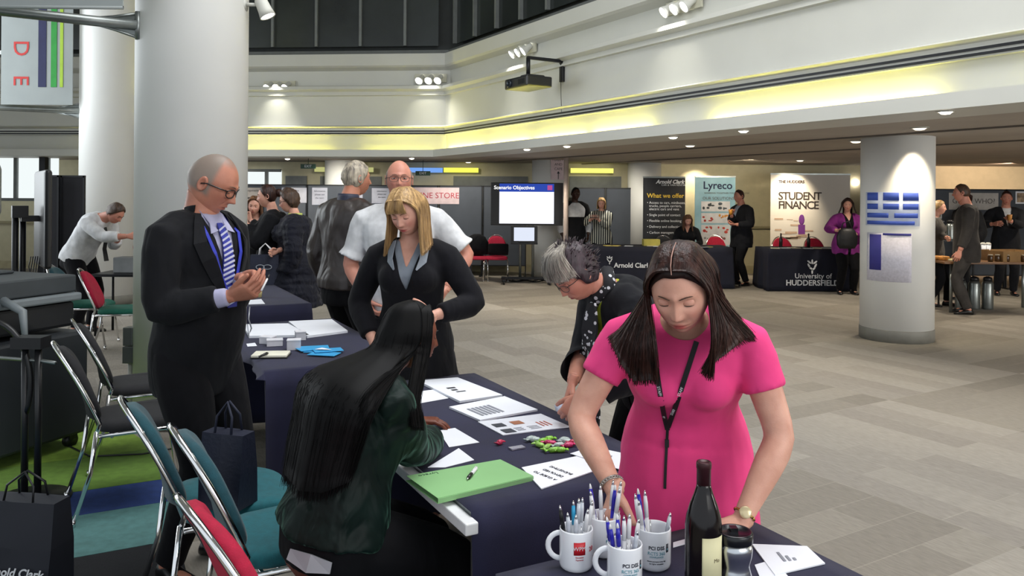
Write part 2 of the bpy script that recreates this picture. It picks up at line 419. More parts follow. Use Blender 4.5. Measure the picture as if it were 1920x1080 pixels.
# ------------------------------------------------------------------ light fittings
BULB = emis('lamp_glow', '#fff4e2', 14.0)
BULBC = emis('lamp_glow_cool', '#ffffff', 6.0)
def downlight(px, py, lab, power=9, r=.055, m=BULB, z=2.362):
    p = atz(px, py, z)
    e = empty('downlight', lab, 'downlight', (p.x, p.y, z), 0, 'round downlights in the low ceiling')
    b = MB(); b.lathe([(r + .02, -.004), (r + .022, .002), (r, .0), (r, -.012), (r + .012, -.012)], 20, cap=False); b.build('rim', WHITE, e)
    b = MB(); b.lathe([(.001, -.03), (r * .6, -.026), (r * .92, -.010), (r * .92, .0)], 16); b.build('bulb', m, e)
    if power:
        l = bpy.data.lights.new('downlight_beam', 'SPOT'); l.energy = power * 10; l.spot_size = math.radians(95); l.spot_blend = .8; l.shadow_soft_size = .05; l.color = (1, .86, .66)
        lo = bpy.data.objects.new('downlight_beam', l); COL.objects.link(lo); lo.location = (p.x, p.y, z - .05)
for px, py, lab, pw in [(1773, 208, 'bright downlight nearest the upper right, above the timetable pillar', 7), (1394, 244, 'bright downlight on the ceiling edge right of the projector', 7), (1262, 256, 'bright downlight second along the ceiling edge from the projector', 7),
    (1063, 273, 'bright downlight under the lip, right of centre', 7), (988, 279, 'bright downlight under the lip, left of its twin', 7), (772, 296, 'downlight under the lip above the man in the white shirt', 6), (539, 297, 'downlight under the lip right of the broad pillar', 6),
]:
    downlight(px, py, lab, pw)
for px, py, lab in [(1724, 239, 'flat unlit-looking downlight by the top of the timetable pillar'), (1605, 264, 'flat downlight left of the timetable pillar'), (1294, 272, 'flat downlight deeper in the ceiling above the banners'),
    (878, 303, 'flat downlight above the online store sign'), (922, 309, 'flat downlight above the wall screen'), (1500, 300, 'flat downlight over the student stand'), (1825, 320, 'wide flat downlight over the catering table'), (1784, 318, 'small downlight beside the wide one over the catering table')]:
    downlight(px, py, lab, 0, .07, emis('lamp_soft', '#fff0d8', 2.6))
def spot(loc, tgt, w, size, col=(1, .85, .62), soft=.05, name='spot_beam'):
    l = bpy.data.lights.new(name, 'SPOT'); l.energy = w; l.spot_size = math.radians(size); l.spot_blend = .7; l.color = col; l.shadow_soft_size = soft
    o = bpy.data.objects.new(name, l); COL.objects.link(o); o.location = loc
    o.rotation_euler = (Vector(tgt) - Vector(loc)).to_track_quat('-Z', 'Y').to_euler(); return o
# spot beams without fittings under the low ceiling, aimed at stands, pillar and floor
spot((4.50, 8.80, 2.34), (4.55, 9.05, 1.72), 60, 60)
spot((5.75, 15.9, 2.34), (5.7, 16.5, 1.6), 150, 80)
spot((4.5, 15.0, 2.34), (4.5, 17.0, 1.0), 130, 110)
spot((3.95, 16.95, 2.34), (4.0, 17.4, 1.8), 90, 85)
spot((9.8, 15.7, 2.33), (9.9, 17.4, 1.5), 160, 110, (1, .7, .5))
spot((11.8, 14.6, 2.33), (11.4, 17.4, 1.9), 160, 110, (1, .75, .55))
for x in (-6.5, -3.5, -1, 2): spot((x, 15.4, 2.34), (x, 17.0, 0.6), 120, 110, (1, .93, .8))
for p in [(7.2, 11.8), (9.2, 12.8), (5.2, 10.6), (2.4, 12.4), (7.4, 8.2), (3.5, 14.0), (6.0, 12.6), (0.5, 14.2), (9, 9.5), (11, 11.5)]: spot((p[0], p[1], 2.34), (p[0], p[1], 0), 110, 118, (1, .88, .7))
for px, py, lab in [(1233, 352, 'small round wall lamp between the black and the blue banner'), (1606, 342, 'small round wall lamp right of the student stand')]:
    p = aty(px, py, 17.36); b = MB(); b.ball((0, 0, 0), (.07, .05, .07), 12); o = b.build('wall_lamp', BULB); o.location = (p.x, 17.38, p.z); tag(o, lab, 'lamp', 'round wall lamps')
# adjustable triple spots on the balcony front
def triple(px, py, lab, tdir):
    best = None
    # place on cream band: plane of segment at setback .46
    oo = offs(.44); i = 2 if px > 812 else 1
    a, c = oo[i], oo[i + 1]
    rr = ray(px, py); t = (c - a); det = rr.x * (-t.y) - (-t.x) * rr.y
    s = (a.x * (-t.y) + t.x * a.y) / det
    x, y, z = rr.x * s, rr.y * s, CH + rr.z * s
    tn = t.normalized(); n = Vector((tn.y, -tn.x)); rz = math.atan2(tn.y, tn.x)
    e = empty('triple_spotlight', lab, 'spotlight', (x, y, z), rz, 'triple spotlights on the balcony front')
    b = MB(); b.box((0, -.015, 0), (.62, .03, .16)); b.build('back_plate', CREAM, e)
    for k in (-1, 0, 1):
        M_ = Matrix.Translation((k * .18, -.10, -.02)) @ Matrix.Rotation(math.radians(-52), 4, 'X') @ Matrix.Rotation(math.radians(14 * tdir), 4, 'Y')
        b = MB(); b.lathe([(.045, .09), (.05, .0), (.075, -.07), (.08, -.09), (.072, -.088)], 20, 0, M_, cap=False); h = b.build('lamp_head', WHITE, e)
        b = MB(); b.lathe([(.001, -.078), (.05, -.080), (.069, -.084)], 16, 0, M_); b.build('bulb', emis('spot_glow', '#ffffff', 7), h)
    p = Vector((x, y, z)) + Vector((n.x, n.y, 0)) * .25
    spot(p, p + Vector((n.x * .5, n.y * .5, -1)), 130, 100, (1, .97, .9), .08)
    # graze on the wall beneath
    spot(p + Vector((n.x, n.y, 0)) * .1, p + Vector((-n.x * .15, -n.y * .15, -1)), 26, 80, (1, .97, .85), .08)
triple(525, 160, 'triple spotlight on the balcony front right of the broad pillar', 1)
triple(808, 147, 'triple spotlight at the corner of the balcony front', 1)
triple(987, 93, 'triple spotlight on the balcony front above the projector', 1)
triple(1284, 10, 'triple spotlight at the top of the picture, nearest on the balcony front', 1)
# bullet spotlights on the pillars
def bullet(loc, az, lab):
    e = empty('pillar_spotlight', lab, 'spotlight', loc, az, 'bullet spotlights on the pillars')
    b = MB(); b.cyl((-.16, 0, .02), (-.10, 0, .02), .05, 16); b.cyl((-.10, 0, .02), (-.02, 0, .02), .014, 8); b.build('bracket', WHITE, e)
    M_ = Matrix.Translation((.03, 0, 0)) @ Matrix.Rotation(math.radians(-25), 4, 'Y')
    b = MB(); b.lathe([(.03, .09), (.045, .06), (.052, -.03), (.06, -.075), (.054, -.074)], 20, 0, M_, cap=False); h = b.build('lamp_head', WHITE, e)
    b = MB(); b.lathe([(.001, -.062), (.04, -.064), (.052, -.07)], 16, 0, M_); b.build('bulb', BULBC, h)
q = aty(487, 14, 5.9); bullet((q.x, 5.9, q.z), 0, 'white bullet spotlight on the right of the broad pillar, top of the picture')
q = aty(249, 192, 12.0); bullet((q.x + .1, 12.0, q.z), 0, 'small white bullet spotlight on the farther left pillar')
# ------------------------------------------------------------------ projector on a wall bracket
oo = offs(.33)
def on_balcony(px, py, d):
    oo = offs(d); a, c = oo[2], oo[3]; rr = ray(px, py); t = (c - a); det = rr.x * (-t.y) + t.x * rr.y
    s = (a.x * (-t.y) + t.x * a.y) / det
    return Vector((rr.x * s, rr.y * s, CH + rr.z * s))
pb = on_balcony(1056, 132, .33)
tn = (PT[3] - PT[2]).normalized(); rz = math.atan2(tn.y, tn.x)
e = empty('projector', 'black projector hanging from a wall bracket on the balcony front', 'projector', pb, rz)
b = MB(); b.box((0, -.02, 0), (.09, .04, .34)); b.build('wall_plate', DARKM, e, .004)
b = MB(); b.box((0, -.32, .13), (.045, .60, .045)); b.build('arm', DARKM, e, .004)
b = MB(); b.cyl((0, -.60, .13), (0, -.60, -.12), .03, 12); b.box((0, -.60, -.13), (.16, .12, .03)); b.build('drop_rod', DARKM, e)
b = MB(); b.box((0, -.60, -.24), (.62, .42, .15)); b.box((.12, -.60, -.16), (.2, .3, .05)); h = b.build('housing', BLACK, e, .02)
b = MB(); M_ = Matrix.Translation((-.16, -.80, -.24)) @ Matrix.Rotation(PI / 2, 4, 'X'); b.lathe([(.055, 0), (.055, .03), (.045, .035), (.04, .01)], 20, 0, M_); b.build('lens', mat('lens_glass', '#2c333a', .1, .3), h)
b = MB()
for k in range(8): b.box((.08 + k * .022, -.812, -.24), (.008, .004, .07))
b.build('vent', DARKM, h)
b = MB(); b.box((0,-.03,-.02),(.03,.03,.3)); b.tube([(0,-.04,-.16),(0,-.035,-.4),(0.01,-.03,-.62)],.004,6); b.build('cable',DARKM,e)
# ------------------------------------------------------------------ hanging banners and their poles (upper left)
def pole(p, q, lab, r, fin):
    e = empty('banner_pole', lab, 'pole', p, 0, 'grey banner poles on the pillars')
    d = Vector(q) - Vector(p)
    b = MB(); b.tube([(0, 0, 0), tuple(d * .8), tuple(d)], [r * 1.1, r, r * .95], 14); b.build('tube', STEEL, e)
    t = d.normalized(); b = MB()
    for s in (-1, 1):
        b.add([tuple(t * .0 + Vector((0, 0, s * fin))), tuple(t * fin * 3.2 + Vector((0, 0, s * r))), (0, 0, s * r * .5)], [(0, 1, 2)], 0, False)
    for s in (-1, 1):
        b.tube([Vector((0, 0, s * fin)), t * fin * 3.4 + Vector((0, 0, s * r * .4))], [.012, .008], 6)
    b.cyl((0, 0, -fin * 1.15), (0, 0, fin * 1.15), .022, 8); b.build('bracket', STEEL, e)
    return e
q0 = aty(259, 48, 5.62); q1 = aty(-60, 16, 5.45)
pole((q0.x, q0.y, q0.z), (q1.x - .4, q1.y - .05, q1.z + .04), 'upper grey banner pole fixed to the broad pillar', .034, .085)
q2 = aty(152, 208, 11.8); q3 = aty(-60, 196, 11.6)
pole((q2.x, q2.y, q2.z), (q3.x - .6, q3.y, q3.z), 'lower grey banner pole fixed to the farther pillar', .045, .11)
BAN = mat('banner_cloth', '#8f9594', .8, var=.03, scale=3)
def banner(name, x0, x1, y0, y1, Y, lab):
    A = aty(x0, y1, Y); B = aty(x1, y0, Y)
    e = empty(name, lab, 'banner', ((A.x + B.x) / 2, Y, A.z))
    w = B.x - A.x; h = B.z - A.z; b = MB(); b.box((0, 0, h / 2), (w, .012, h)); b.build('cloth', BAN, e)
    return e, w, h
e, w, h = banner('hanging_banner', 2, 138, -60, 196, 11.6, 'white hanging banner with red sideways letters and three stripes')
k = w / 136.
for (a, c, col) in [(73, 88, '#23264a'), (97, 108, '#2c8a3a'), (114, 120, '#9ab83c')]:
    b = MB(); z0 = h * (1 - (163 + 60) / 256.); b.box((((a + c) / 2 - 70) * k, -.01, (z0 + h) / 2), ((c - a) * k, .006, h - z0)); b.build('stripe', mat('stripe' + col, col, .8), e)
RED = mat('red_lettering', '#b52a26', .7)
for ch, yy in (('D', 91), ('E', 151)):
    z = h * (1 - (yy + 60) / 256.)
    text(ch, 42 * k * 1.0, RED, Matrix.Translation((-31 * k, -.012, z)) @ Matrix.Rotation(PI / 2, 4, 'X') @ Matrix.Rotation(-PI / 2, 4, 'Z'), e)
e, w, h = banner('hanging_banner', -120, 232, -120, 12, 5.2, 'nearer white banner cut off by the top of the picture')
b=MB(); b.cyl((-w/2,0,.0),(w/2,0,0),.012,8); b.build('hem',BAN,e)
# ------------------------------------------------------------------ tables under navy cloths
def cloth_table(name, lab, corner, L, Wd, ld, wd, z=.74, drop=.70, sides='nfrl', m=NAVY, bar=False, flare=.02):
    """corner = near-left corner; ld along the length, wd along the width"""
    rz = math.atan2(wd[1], wd[0])
    e = empty(name, lab, 'table', (corner[0], corner[1], 0), rz, None)
    # local: x along width, y along length
    b = MB(); b.box((Wd / 2, L / 2, z - .022), (Wd - .01, L - .01, .028)); b.build('tabletop', mat('pale_laminate', '#c9ccce', .5), e, .004)
    for (x, y) in ((.07, .12), (Wd - .07, .12), (.07, L - .12), (Wd - .07, L - .12)):
        b = MB(); b.tube([(x, y, z - .04), (x, y, .012)], .016, 10); b.cyl((x, y, 0), (x, y, .014), .02, 10); b.build('leg', STEEL, e)
    return e
def table_cloth(e_corner, L, Wd, rz, lab, z=.742, drops=dict(n=.70, f=.70, r=.70, l=0), m=NAVY, group='navy tablecloths', seed=0, flare=.03, over=0):
    """one draped cloth: a top sheet and hanging falls with folds; local x width, y length"""
    rnd = random.Random(seed)
    b = MB(); nx, ny = 14, 26
    x0, x1, y0, y1 = -.006 - over, Wd + .006, -.006, L + .006
    # perimeter param: build grid with columns beyond edges as falls
    def falls(d, k): return [] if d <= 0 else [i / k for i in range(1, k + 1)]
    kx = 8
    xs = [('l', t) for t in reversed(falls(drops['l'], kx))] + [('x', x0 + (x1 - x0) * i / nx) for i in range(nx + 1)] + [('r', t) for t in falls(drops['r'], kx)]
    ys = [('n', t) for t in reversed(falls(drops['n'], kx))] + [('y', y0 + (y1 - y0) * i / ny) for i in range(ny + 1)] + [('f', t) for t in falls(drops['f'], kx)]
    ph = rnd.random() * 6
    def fold(s, t): return t * (.016 * math.sin(s * 11 + ph) + .010 * math.sin(s * 23 + 2 * ph)) + .022 * min(1, t * 4) * flare / .03 * t
    vs = []; idx = {}
    for i, (kxx, xv) in enumerate(xs):
        for j, (kyy, yv) in enumerate(ys):
            X = xv if kxx == 'x' else (x0 if kxx == 'l' else x1); Y = yv if kyy == 'y' else (y0 if kyy == 'n' else y1); Z = z
            tx = xv if kxx in 'lr' else 0; ty = yv if kyy in 'nf' else 0
            if tx and ty:
                tt = max(tx, ty); D = drops['r'] if kxx == 'r' else drops['l']
                cx = (1 if kxx == 'r' else -1); cy = (-1 if kyy == 'n' else 1)
                a = tx / (tx + ty); X += cx * (.05 * tt * a + .004); Y += cy * (.05 * tt * (1 - a) + .004); Z = z - tt * min(D, drops[kyy])
            elif tx:
                X += (1 if kxx == 'r' else -1) * (fold(Y, tx) + .003); Z = z - tx * drops[kxx]
            elif ty:
                Y += (-1 if kyy == 'n' else 1) * (fold(X, ty) + .003); Z = z - ty * drops[kyy]
            idx[i, j] = len(vs); vs.append((X, Y, Z))
    fs = []
    for i in range(len(xs) - 1):
        for j in range(len(ys) - 1): fs.append((idx[i, j], idx[i + 1, j], idx[i + 1, j + 1], idx[i, j + 1]))
    b.add(vs, fs, 0, True); o = b.build('tablecloth', m); o.location = (e_corner[0], e_corner[1], 0); o.rotation_euler.z = rz
    s = o.modifiers.new('s', 'SOLIDIFY'); s.thickness = .0022; s.offset = 1
    tag(o, lab, 'tablecloth', group); return o
WRZ = math.atan2(WD.y, WD.x)
# table with papers (seated woman's)
T1 = (-.108, 2.28)
cloth_table('folding_table', 'folding table with papers where the woman in green velvet sits', T1, 1.60, .76, LD, WD)
table_cloth(T1, 1.60, .75, WRZ, 'dark navy cloth on the table with the green folder and papers', drops=dict(n=.72, f=.70, r=.70, l=0), seed=1)
# the exposed pale edge of the folding table
b = MB(); b.box((-.022, .78, .712), (.04, 1.66, .034)); o = b.build('table_edge_bar', mat('white_bar', '#dfe1e2', .5), None, .004)
o.location = (T1[0], T1[1], 0); o.rotation_euler.z = WRZ; o.location = (T1[0] - .0, T1[1], 0)
tag(o, 'white edge bar of the paper table sticking out under the green folder', 'bar')
# near table with the mugs
T2 = Vector((.650, 2.25, 0)) - WD * .76 - LD * 1.6
cloth_table('folding_table', 'nearest folding table, with mugs and wine bottle on it', (T2.x, T2.y), 1.6, .76, LD, WD)
table_cloth((T2.x, T2.y), 1.6, .76, WRZ, 'navy cloth on the nearest table, under the mugs of pens', drops=dict(n=.7, f=.70, r=.7, l=.7), seed=2)
# tables behind
T3 = (-1.234, 4.04)
cloth_table('folding_table', 'folding table behind the man in glasses, with boxes and blue leaflets', T3, 1.6, .76, LD, WD)
table_cloth(T3, 1.6, .76, WRZ, 'navy cloth under the white boxes and blue leaflets', drops=dict(n=.72, f=.7, r=.7, l=.03), seed=3)
T4 = Vector((-1.656, 6.6, 0)) - WD * .58
cloth_table('folding_table', 'folding table behind the hands of the man in glasses', (T4.x, T4.y), 1.5, .58, LD, WD)
table_cloth((T4.x, T4.y), 1.5, .58, WRZ, 'navy cloth on the table in front of the group of women', drops=dict(n=.72, f=.7, r=.7, l=.7), seed=4)
# far tables
def fartable(px0, px1, py, lab, clab, name='folding_table', D=.76, seed=5):
    A = atz(px0, py, 0); B = atz(px1, py, 0); Y = (A.y + B.y) / 2; w = B.x - A.x
    cloth_table(name, lab, (A.x + .04, Y + .04), D, w - .08, (0, 1), (1, 0))
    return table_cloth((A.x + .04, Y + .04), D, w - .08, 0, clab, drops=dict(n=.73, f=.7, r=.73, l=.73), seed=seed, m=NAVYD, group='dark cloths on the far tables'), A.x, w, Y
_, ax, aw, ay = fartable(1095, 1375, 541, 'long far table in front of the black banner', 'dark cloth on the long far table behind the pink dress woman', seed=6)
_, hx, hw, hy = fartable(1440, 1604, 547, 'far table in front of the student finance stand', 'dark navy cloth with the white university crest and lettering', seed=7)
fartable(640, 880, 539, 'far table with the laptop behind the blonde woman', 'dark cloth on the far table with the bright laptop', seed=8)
LETW = mat('white_lettering', '#d9dce0', .7, var=0)
cl = [o for o in bpy.data.objects if o.get('label', '').startswith('dark navy cloth with the white uni')][0]
Lx = lambda px: (aty(px, 500, hy - .02).x - cl.location.x)
def on_cloth(parent, body, px, py, size, spacing=1., m=LETW, dy=-.045, bold=.003):
    q = aty(px, py, parent.location.y + dy - .02)
    return text(body, size, m, facing(q.x - parent.location.x, dy - .012, q.z), parent, spacing=spacing, bold=bold)
on_cloth(cl, 'University of', 1525, 518, .125, bold=.001); on_cloth(cl, 'HUDDERSFIELD', 1524, 531, .135)
def crest(parent, px, py, s):
    q = aty(px, py, parent.location.y - .06); b = MB()
    def leaf(cx, cz, w, h, a):
        P = [(math.cos(t) * w, math.sin(t) * h) for t in [2 * PI * i / 10 for i in range(10)]]
        M_ = Matrix.Translation((q.x - parent.location.x + cx, -.056, q.z + cz)) @ Matrix.Rotation(PI / 2, 4, 'X') @ Matrix.Rotation(a, 4, 'Z')
        b.prism(P, 0, .003, 0, M_)
    for cx, cz, a in [(-.05, -.01, .5), (.05, -.01, -.5), (0, .05, 0), (-.02, -.05, .9), (.02, -.06, -.9), (0, -.10, 0), (.045, .04, -.9), (-.045, .045, .9)]: leaf(cx * s, cz * s, .014 * s, .038 * s, a)
    b.build('crest', LETW, parent)
crest(cl, 1523, 497, 1.15)
cl2 = [o for o in bpy.data.objects if o.get('label', '').startswith('dark cloth on the long far')][0]
on_cloth(cl2, 'Arnold Clark', 1185, 498, .12); crest(cl2, 1143, 486, .7)
# ------------------------------------------------------------------ chairs
CH_TEAL = mat('teal_fabric', '#0a5f68', .85, var=.08, scale=40, bump=.2, bscale=300, sheen=.2)
CH_TEAL2 = mat('deep_teal_fabric', '#08424d', .85, var=.08, scale=40, bump=.2, bscale=300, sheen=.2)
CH_RED = mat('crimson_fabric', '#a80f36', .85, var=.08, scale=40, bump=.2, bscale=300)
CH_BLK = mat('black_fabric', '#1b1b1e', .85, var=.1, scale=40, bump=.2, bscale=300, sheen=.03)
CH_GREEN = mat('green_fabric', '#0f5a4a', .85, var=.08, scale=40)
def make_chair(lab, back_m, seat_m, loc, rz, group):
    """stacking chair: local +Y is where the sitter faces"""
    e = empty('stacking_chair', lab, 'chair', loc, rz, group)
    # seat pad: rounded trapezoid
    def rr(w0, w1, d, r=.09, n=6):
        pts = []
        for cx, cy, a0, w in ((w1 / 2 - r, d / 2 - r, 0, w1), (-(w1 / 2 - r), d / 2 - r, 90, w1), (-(w0 / 2 - r), -d / 2 + r, 180, w0), (w0 / 2 - r, -d / 2 + r, 270, w0)):
            for i in range(n + 1):
                a = math.radians(a0 + 90 * i / n); pts.append((cx + r * math.cos(a), cy + r * math.sin(a)))
        return pts
    b = MB(); base = rr(.40, .45, .43); rings = []
    for z, s in ((.425, .93), (.43, .99), (.452, 1.0), (.468, .985), (.478, .93), (.482, .7)):
        rings.append([(x * s, y * s + .02, z - .02 * max(0, (y - .12)) / .1 * (1 if z > .45 else .4)) for x, y in base])
    b.loft(rings); b.build('seat', seat_m, e)
    # back pad: curved oval-ish panel, leaning back
    n = 40; rings = []
    def bp(u, v, off):      # u -1..1 across, v 0..1 up
        w = .205 - .07 * v ** 2.2; x = u * w; z = .475 + v * .375
        y = -.205 - .155 * v + .035 * (u * u) + off
        return (x, y, z)
    out = []
    for i in range(n):
        a = 2 * PI * i / n; c, s = math.cos(a), math.sin(a); p = 2 / 3.2
        out.append((abs(c) ** p * (1 if c > 0 else -1), .5 + .5 * abs(s) ** p * (1 if s > 0 else -1)))
    for off, sc_ in ((-.022, .8), (-.026, .93), (-.012, 1.0), (.010, 1.0), (.024, .93), (.026, .75)):
        rings.append([bp(u * sc_, .5 + (v - .5) * sc_, off) for u, v in out])
    b = MB(); b.loft(rings); b.build('backrest', back_m, e)
    # chrome hoop: rear feet, up and round the back
    P = []
    for i in range(25):
        a = PI * i / 24; u = math.cos(a); v = math.sin(a) ** .75
        P.append((u * .215 * (1 - .02 * v), -.222 - .170 * v + .03 * u * u, .49 + .385 * v))
    hoop = [(.225, -.30, .0), (.222, -.245, .22), (.22, -.21, .44)] + P + [(-.22, -.21, .44), (-.222, -.245, .22), (-.225, -.30, .0)]
    b = MB(); b.tube(hoop[2:-2], .011, 8); b.build('back_frame', CHROME, e)
    for s in (1, -1):
        b = MB(); b.tube([(s * .22, -.21, .45), (s * .222, -.235, .25), (s * .226, -.31, .012)], .011, 8); b.cyl((s * .226, -.312, .0), (s * .226, -.31, .03), .014, 8, 0); b.build('leg', CHROME, e)
        b = MB(); b.tube([(s * .215, -.20, .425), (s * .225, .14, .425), (s * .228, .19, .405), (s * .235, .245, .012)], .011, 8); b.cyl((s * .235, .246, 0), (s * .235, .245, .03), .014, 8); b.build('leg', CHROME, e)
    b = MB(); b.tube([(-.222, .12, .415), (.222, .12, .415)], .008, 6); b.tube([(-.22, -.14, .415), (.22, -.14, .415)], .008, 6); b.build('stretcher', CHROME, e)
    return e
FR = math.atan2(WD.y, WD.x) - PI / 2      # sitter facing the table (+WD)
G = 'chairs beside the tables on the left'
chA = make_chair('black padded chair on the green carpet, nearest the printer front', CH_BLK, CH_BLK, (-1.99, 4.26, .008), FR + .08, G)
def chair(lab, bm, sm, loc, rz, g=G):
    c = dup(chA, loc, rz, lab, g)
    for ch in c.children:
        if ch.name.startswith(('backrest', 'seat')) and (bm is not CH_BLK or sm is not CH_BLK):
            ch.data = ch.data.copy(); ch.data.materials.clear(); ch.data.materials.append(bm if ch.name.startswith('backrest') else sm)
    return c
chair('black padded chair behind the other black one, closer to the broad pillar', CH_BLK, CH_BLK, (-2.29, 4.98, .008), FR + .08)
chair('teal chair with a teal back, left of the chair that holds the navy bag', CH_TEAL2, CH_TEAL, (-1.10, 3.145, .008), FR + .04)
chair('teal chair with the navy paper bag on its seat', CH_TEAL2, CH_TEAL, (-.765, 2.80, .008), FR + .04)
SEATW = (-.50, 2.21, .008)
chair('chair with crimson back and teal seat that the woman in velvet sits on', CH_RED, CH_TEAL, SEATW, FR + .14)
chair('dark teal chair beyond the black ones, beside the far left pillar', CH_TEAL2, CH_GREEN, (-4.55, 8.6, 0), FR - .3)
chair('dark red chair partly hidden by the broad pillar', CH_RED, CH_GREEN, (-4.0, 8.2, 0), FR - .2)
G2 = 'red chairs at the far stands'
def farchair(px, py, Y, rz, lab, bm=CH_RED, sm=CH_RED):
    p = aty(px, py, Y); return chair(lab, bm, sm, (p.x, Y, 0), rz, G2)
farchair(930, 480, 15.5, PI, 'red chair with black back cover left of the small monitor')
farchair(893, 480, 15.5, PI, 'red chair under the black coat, next to the far table')
farchair(1349, 455, 15.9, PI, 'red chair in front of the blue banner')
farchair(1475, 455, 15.5, PI, 'red chair behind the university table, on the left')
farchair(1536, 455, 15.5, PI, 'red chair behind the university table, on the right')
farchair(1250, 470, 15.6, PI, 'dark chair behind the long far table', CH_BLK, CH_BLK)
# ------------------------------------------------------------------ display boards
BG = mat('grey_board_felt', '#4a4f57', .9, var=.05, scale=3, bump=.1, bscale=100)
BK = mat('black_board_felt', '#15151a', .92, var=.1, scale=3)
def board(x, Y, w, z0, z1, lab, m=BG, rz=0, g='grey display boards along the back'):
    e = empty('display_board', lab, 'board', (x, Y, 0), rz, g)
    b = MB(); b.box((0, 0, (z0 + z1) / 2), (w - .03, .025, z1 - z0)); b.build('panel', m, e)
    b = MB()
    for s in (-1, 1): b.box((s * (w / 2 - .012), 0, z1 / 2 + .01), (.022, .035, z1))
    b.box((0, 0, z1), (w, .035, .025)); b.box((0, 0, z0), (w, .035, .02)); b.build('frame', DARKM, e)
    for s in (-1, 1):
        b = MB(); b.box((s * (w / 2 - .03), 0, .012), (.05, .4, .022)); b.build('foot', DARKM, e)
    return e
names = ['behind the group of women', 'behind the puffer coat woman', 'with white notices by the leather jacket man', 'behind the leather jacket man', 'behind the man in the white shirt', 'with the online store sign', 'left of the wall screen', 'behind the wall screen', 'behind the sign pillar']
x = -6.0; k = 0
while x < -.2:
    board(x + .45, 16.4, .895, .22, 1.84, 'grey display board ' + names[min(k, 8)] + ('' if k < 8 else ' end'), rz=0); x += .9; k += 1
for px, l in ((1105, 'grey display board left of the striped shirt woman'), (1165, 'grey display board right of the striped shirt woman')):
    p = aty(px, 400, 16.8); board(p.x, 16.8, .66, .22, 1.82, l)
for i, px in enumerate((1775, 1848, 1921, 1994)):
    p = aty(px, 400, 14.8); board(p.x, 14.8, .71, .24, 1.82, ['grey display board directly right of the timetable pillar', 'grey display board carrying the guess who sign', 'grey display board behind the man in the dark suit', 'grey display board at the right edge of the picture'][i])
# papers and signs on the boards
def sheet(name, cat, lab, x0, x1, y0, y1, Y, m, group=None):
    A = aty(x0, y1, Y); B = aty(x1, y0, Y); w = B.x - A.x; h = B.z - A.z
    b = MB(); b.box((0, 0, 0), (w, .004, h)); o = b.build(name, m); o.location = ((A.x + B.x) / 2, Y, (A.z + B.z) / 2); tag(o, lab, cat, group); return o, w, h
YB = 16.38
PINKP = mat('pale_pink_paper', '#cbb7ba', .8)
o, w, h = sheet('paper_sign', 'sign', 'pink paper sign reading online store above the blonde woman', 757, 861, 352, 382, YB, PINKP)
text('ONLINE STORE', .165, mat('red_ink', '#a8323e', .7), facing(0, -.004, 0), o)
GN = 'notices pinned to the grey boards'
for a, c, d, f, l in [(528, 575, 352, 380, 'wide pale notice above the puffer coat woman'), (585, 614, 352, 384, 'pale notice left of the leather jacket man'), (652, 680, 352, 384, 'pale notice right of the leather jacket man'), (697, 735, 353, 381, 'pale notice left of the man in the white shirt'), (668, 675, 385, 410, 'small framed notice below the pale one, right of the leather jacket')]:
    o, w, h = sheet('notice', 'paper', l, a, c, d, f, YB, mat('notice_paper', '#a6a8b4', .8), GN)
    for i in range(3): text(['Information', 'please see', 'the team'][i], h * .14, INK, facing(0, -.004, h * (.3 - .2 * i)), o)
o, w, h = sheet('poster', 'poster', 'white poster with a heading about development behind the women', 452, 492, 352, 440, YB, mat('poster_cream', '#b5aca4', .8))
text('development', h * .075, INK, facing(-.05, -.004, h * .44), o)
b = MB(); rn = random.Random(3)
for i in range(9):
    z = h * (.28 - .075 * i); b.box((-.03 + rn.uniform(-.03, .03), -.004, z), (w * rn.uniform(.4, .75), .003, h * rn.choice([.018, .04])))
b.build('print', mat('poster_grey', '#4b4746', .8), o)
# guess who sign and photographs
YR = 14.78
o, w, h = sheet('paper_sign', 'sign', 'grey paper sign reading guess who on the right boards', 1779, 1872, 362, 393, YR, mat('grey_paper', '#b4b0ac', .8))
text('GUESS WHO?', h * .42, mat('grey_ink', '#5b5754', .8), facing(0, -.004, 0), o)
for a, c, d, f, l in [(1748, 1766, 388, 410, 'framed photograph right of the timetable pillar'), (1777, 1792, 414, 435, 'small framed photograph behind the grey suit man'), (1904, 1924, 359, 382, 'framed photograph at the right picture edge')]:
    o, w, h = sheet('photograph', 'photo', l, a, c, d, f, YR, PAPER, 'photographs on the right boards')
    b = MB(); b.box((0, -.004, 0), (w * .75, .004, h * .75)); b.build('print', mat('photo_print', '#5a4a42', .6, var=.5, scale=12, color2='#a08a70'), o)
# black curtains / boards on the far left
for i, (a, c) in enumerate(((82, 112), (113, 160))):
    A = aty(a, 400, 9.9 + .1 * i); B = aty(c, 400, 9.9 + .1 * i)
    board((A.x + B.x) / 2, 9.9 + .1 * i, B.x - A.x - .01, .1, 1.85, ['narrow black board behind the tall screen stand', 'black board between the screen stand and the far pillar', 'black board partly behind the far pillar'][i], BK, g='black boards on the far left')
p = aty(252, 430, 12.6); board(p.x, 12.9, .6, .1, 1.85, 'black board seen between the two left pillars', BK, g='black boards on the far left')
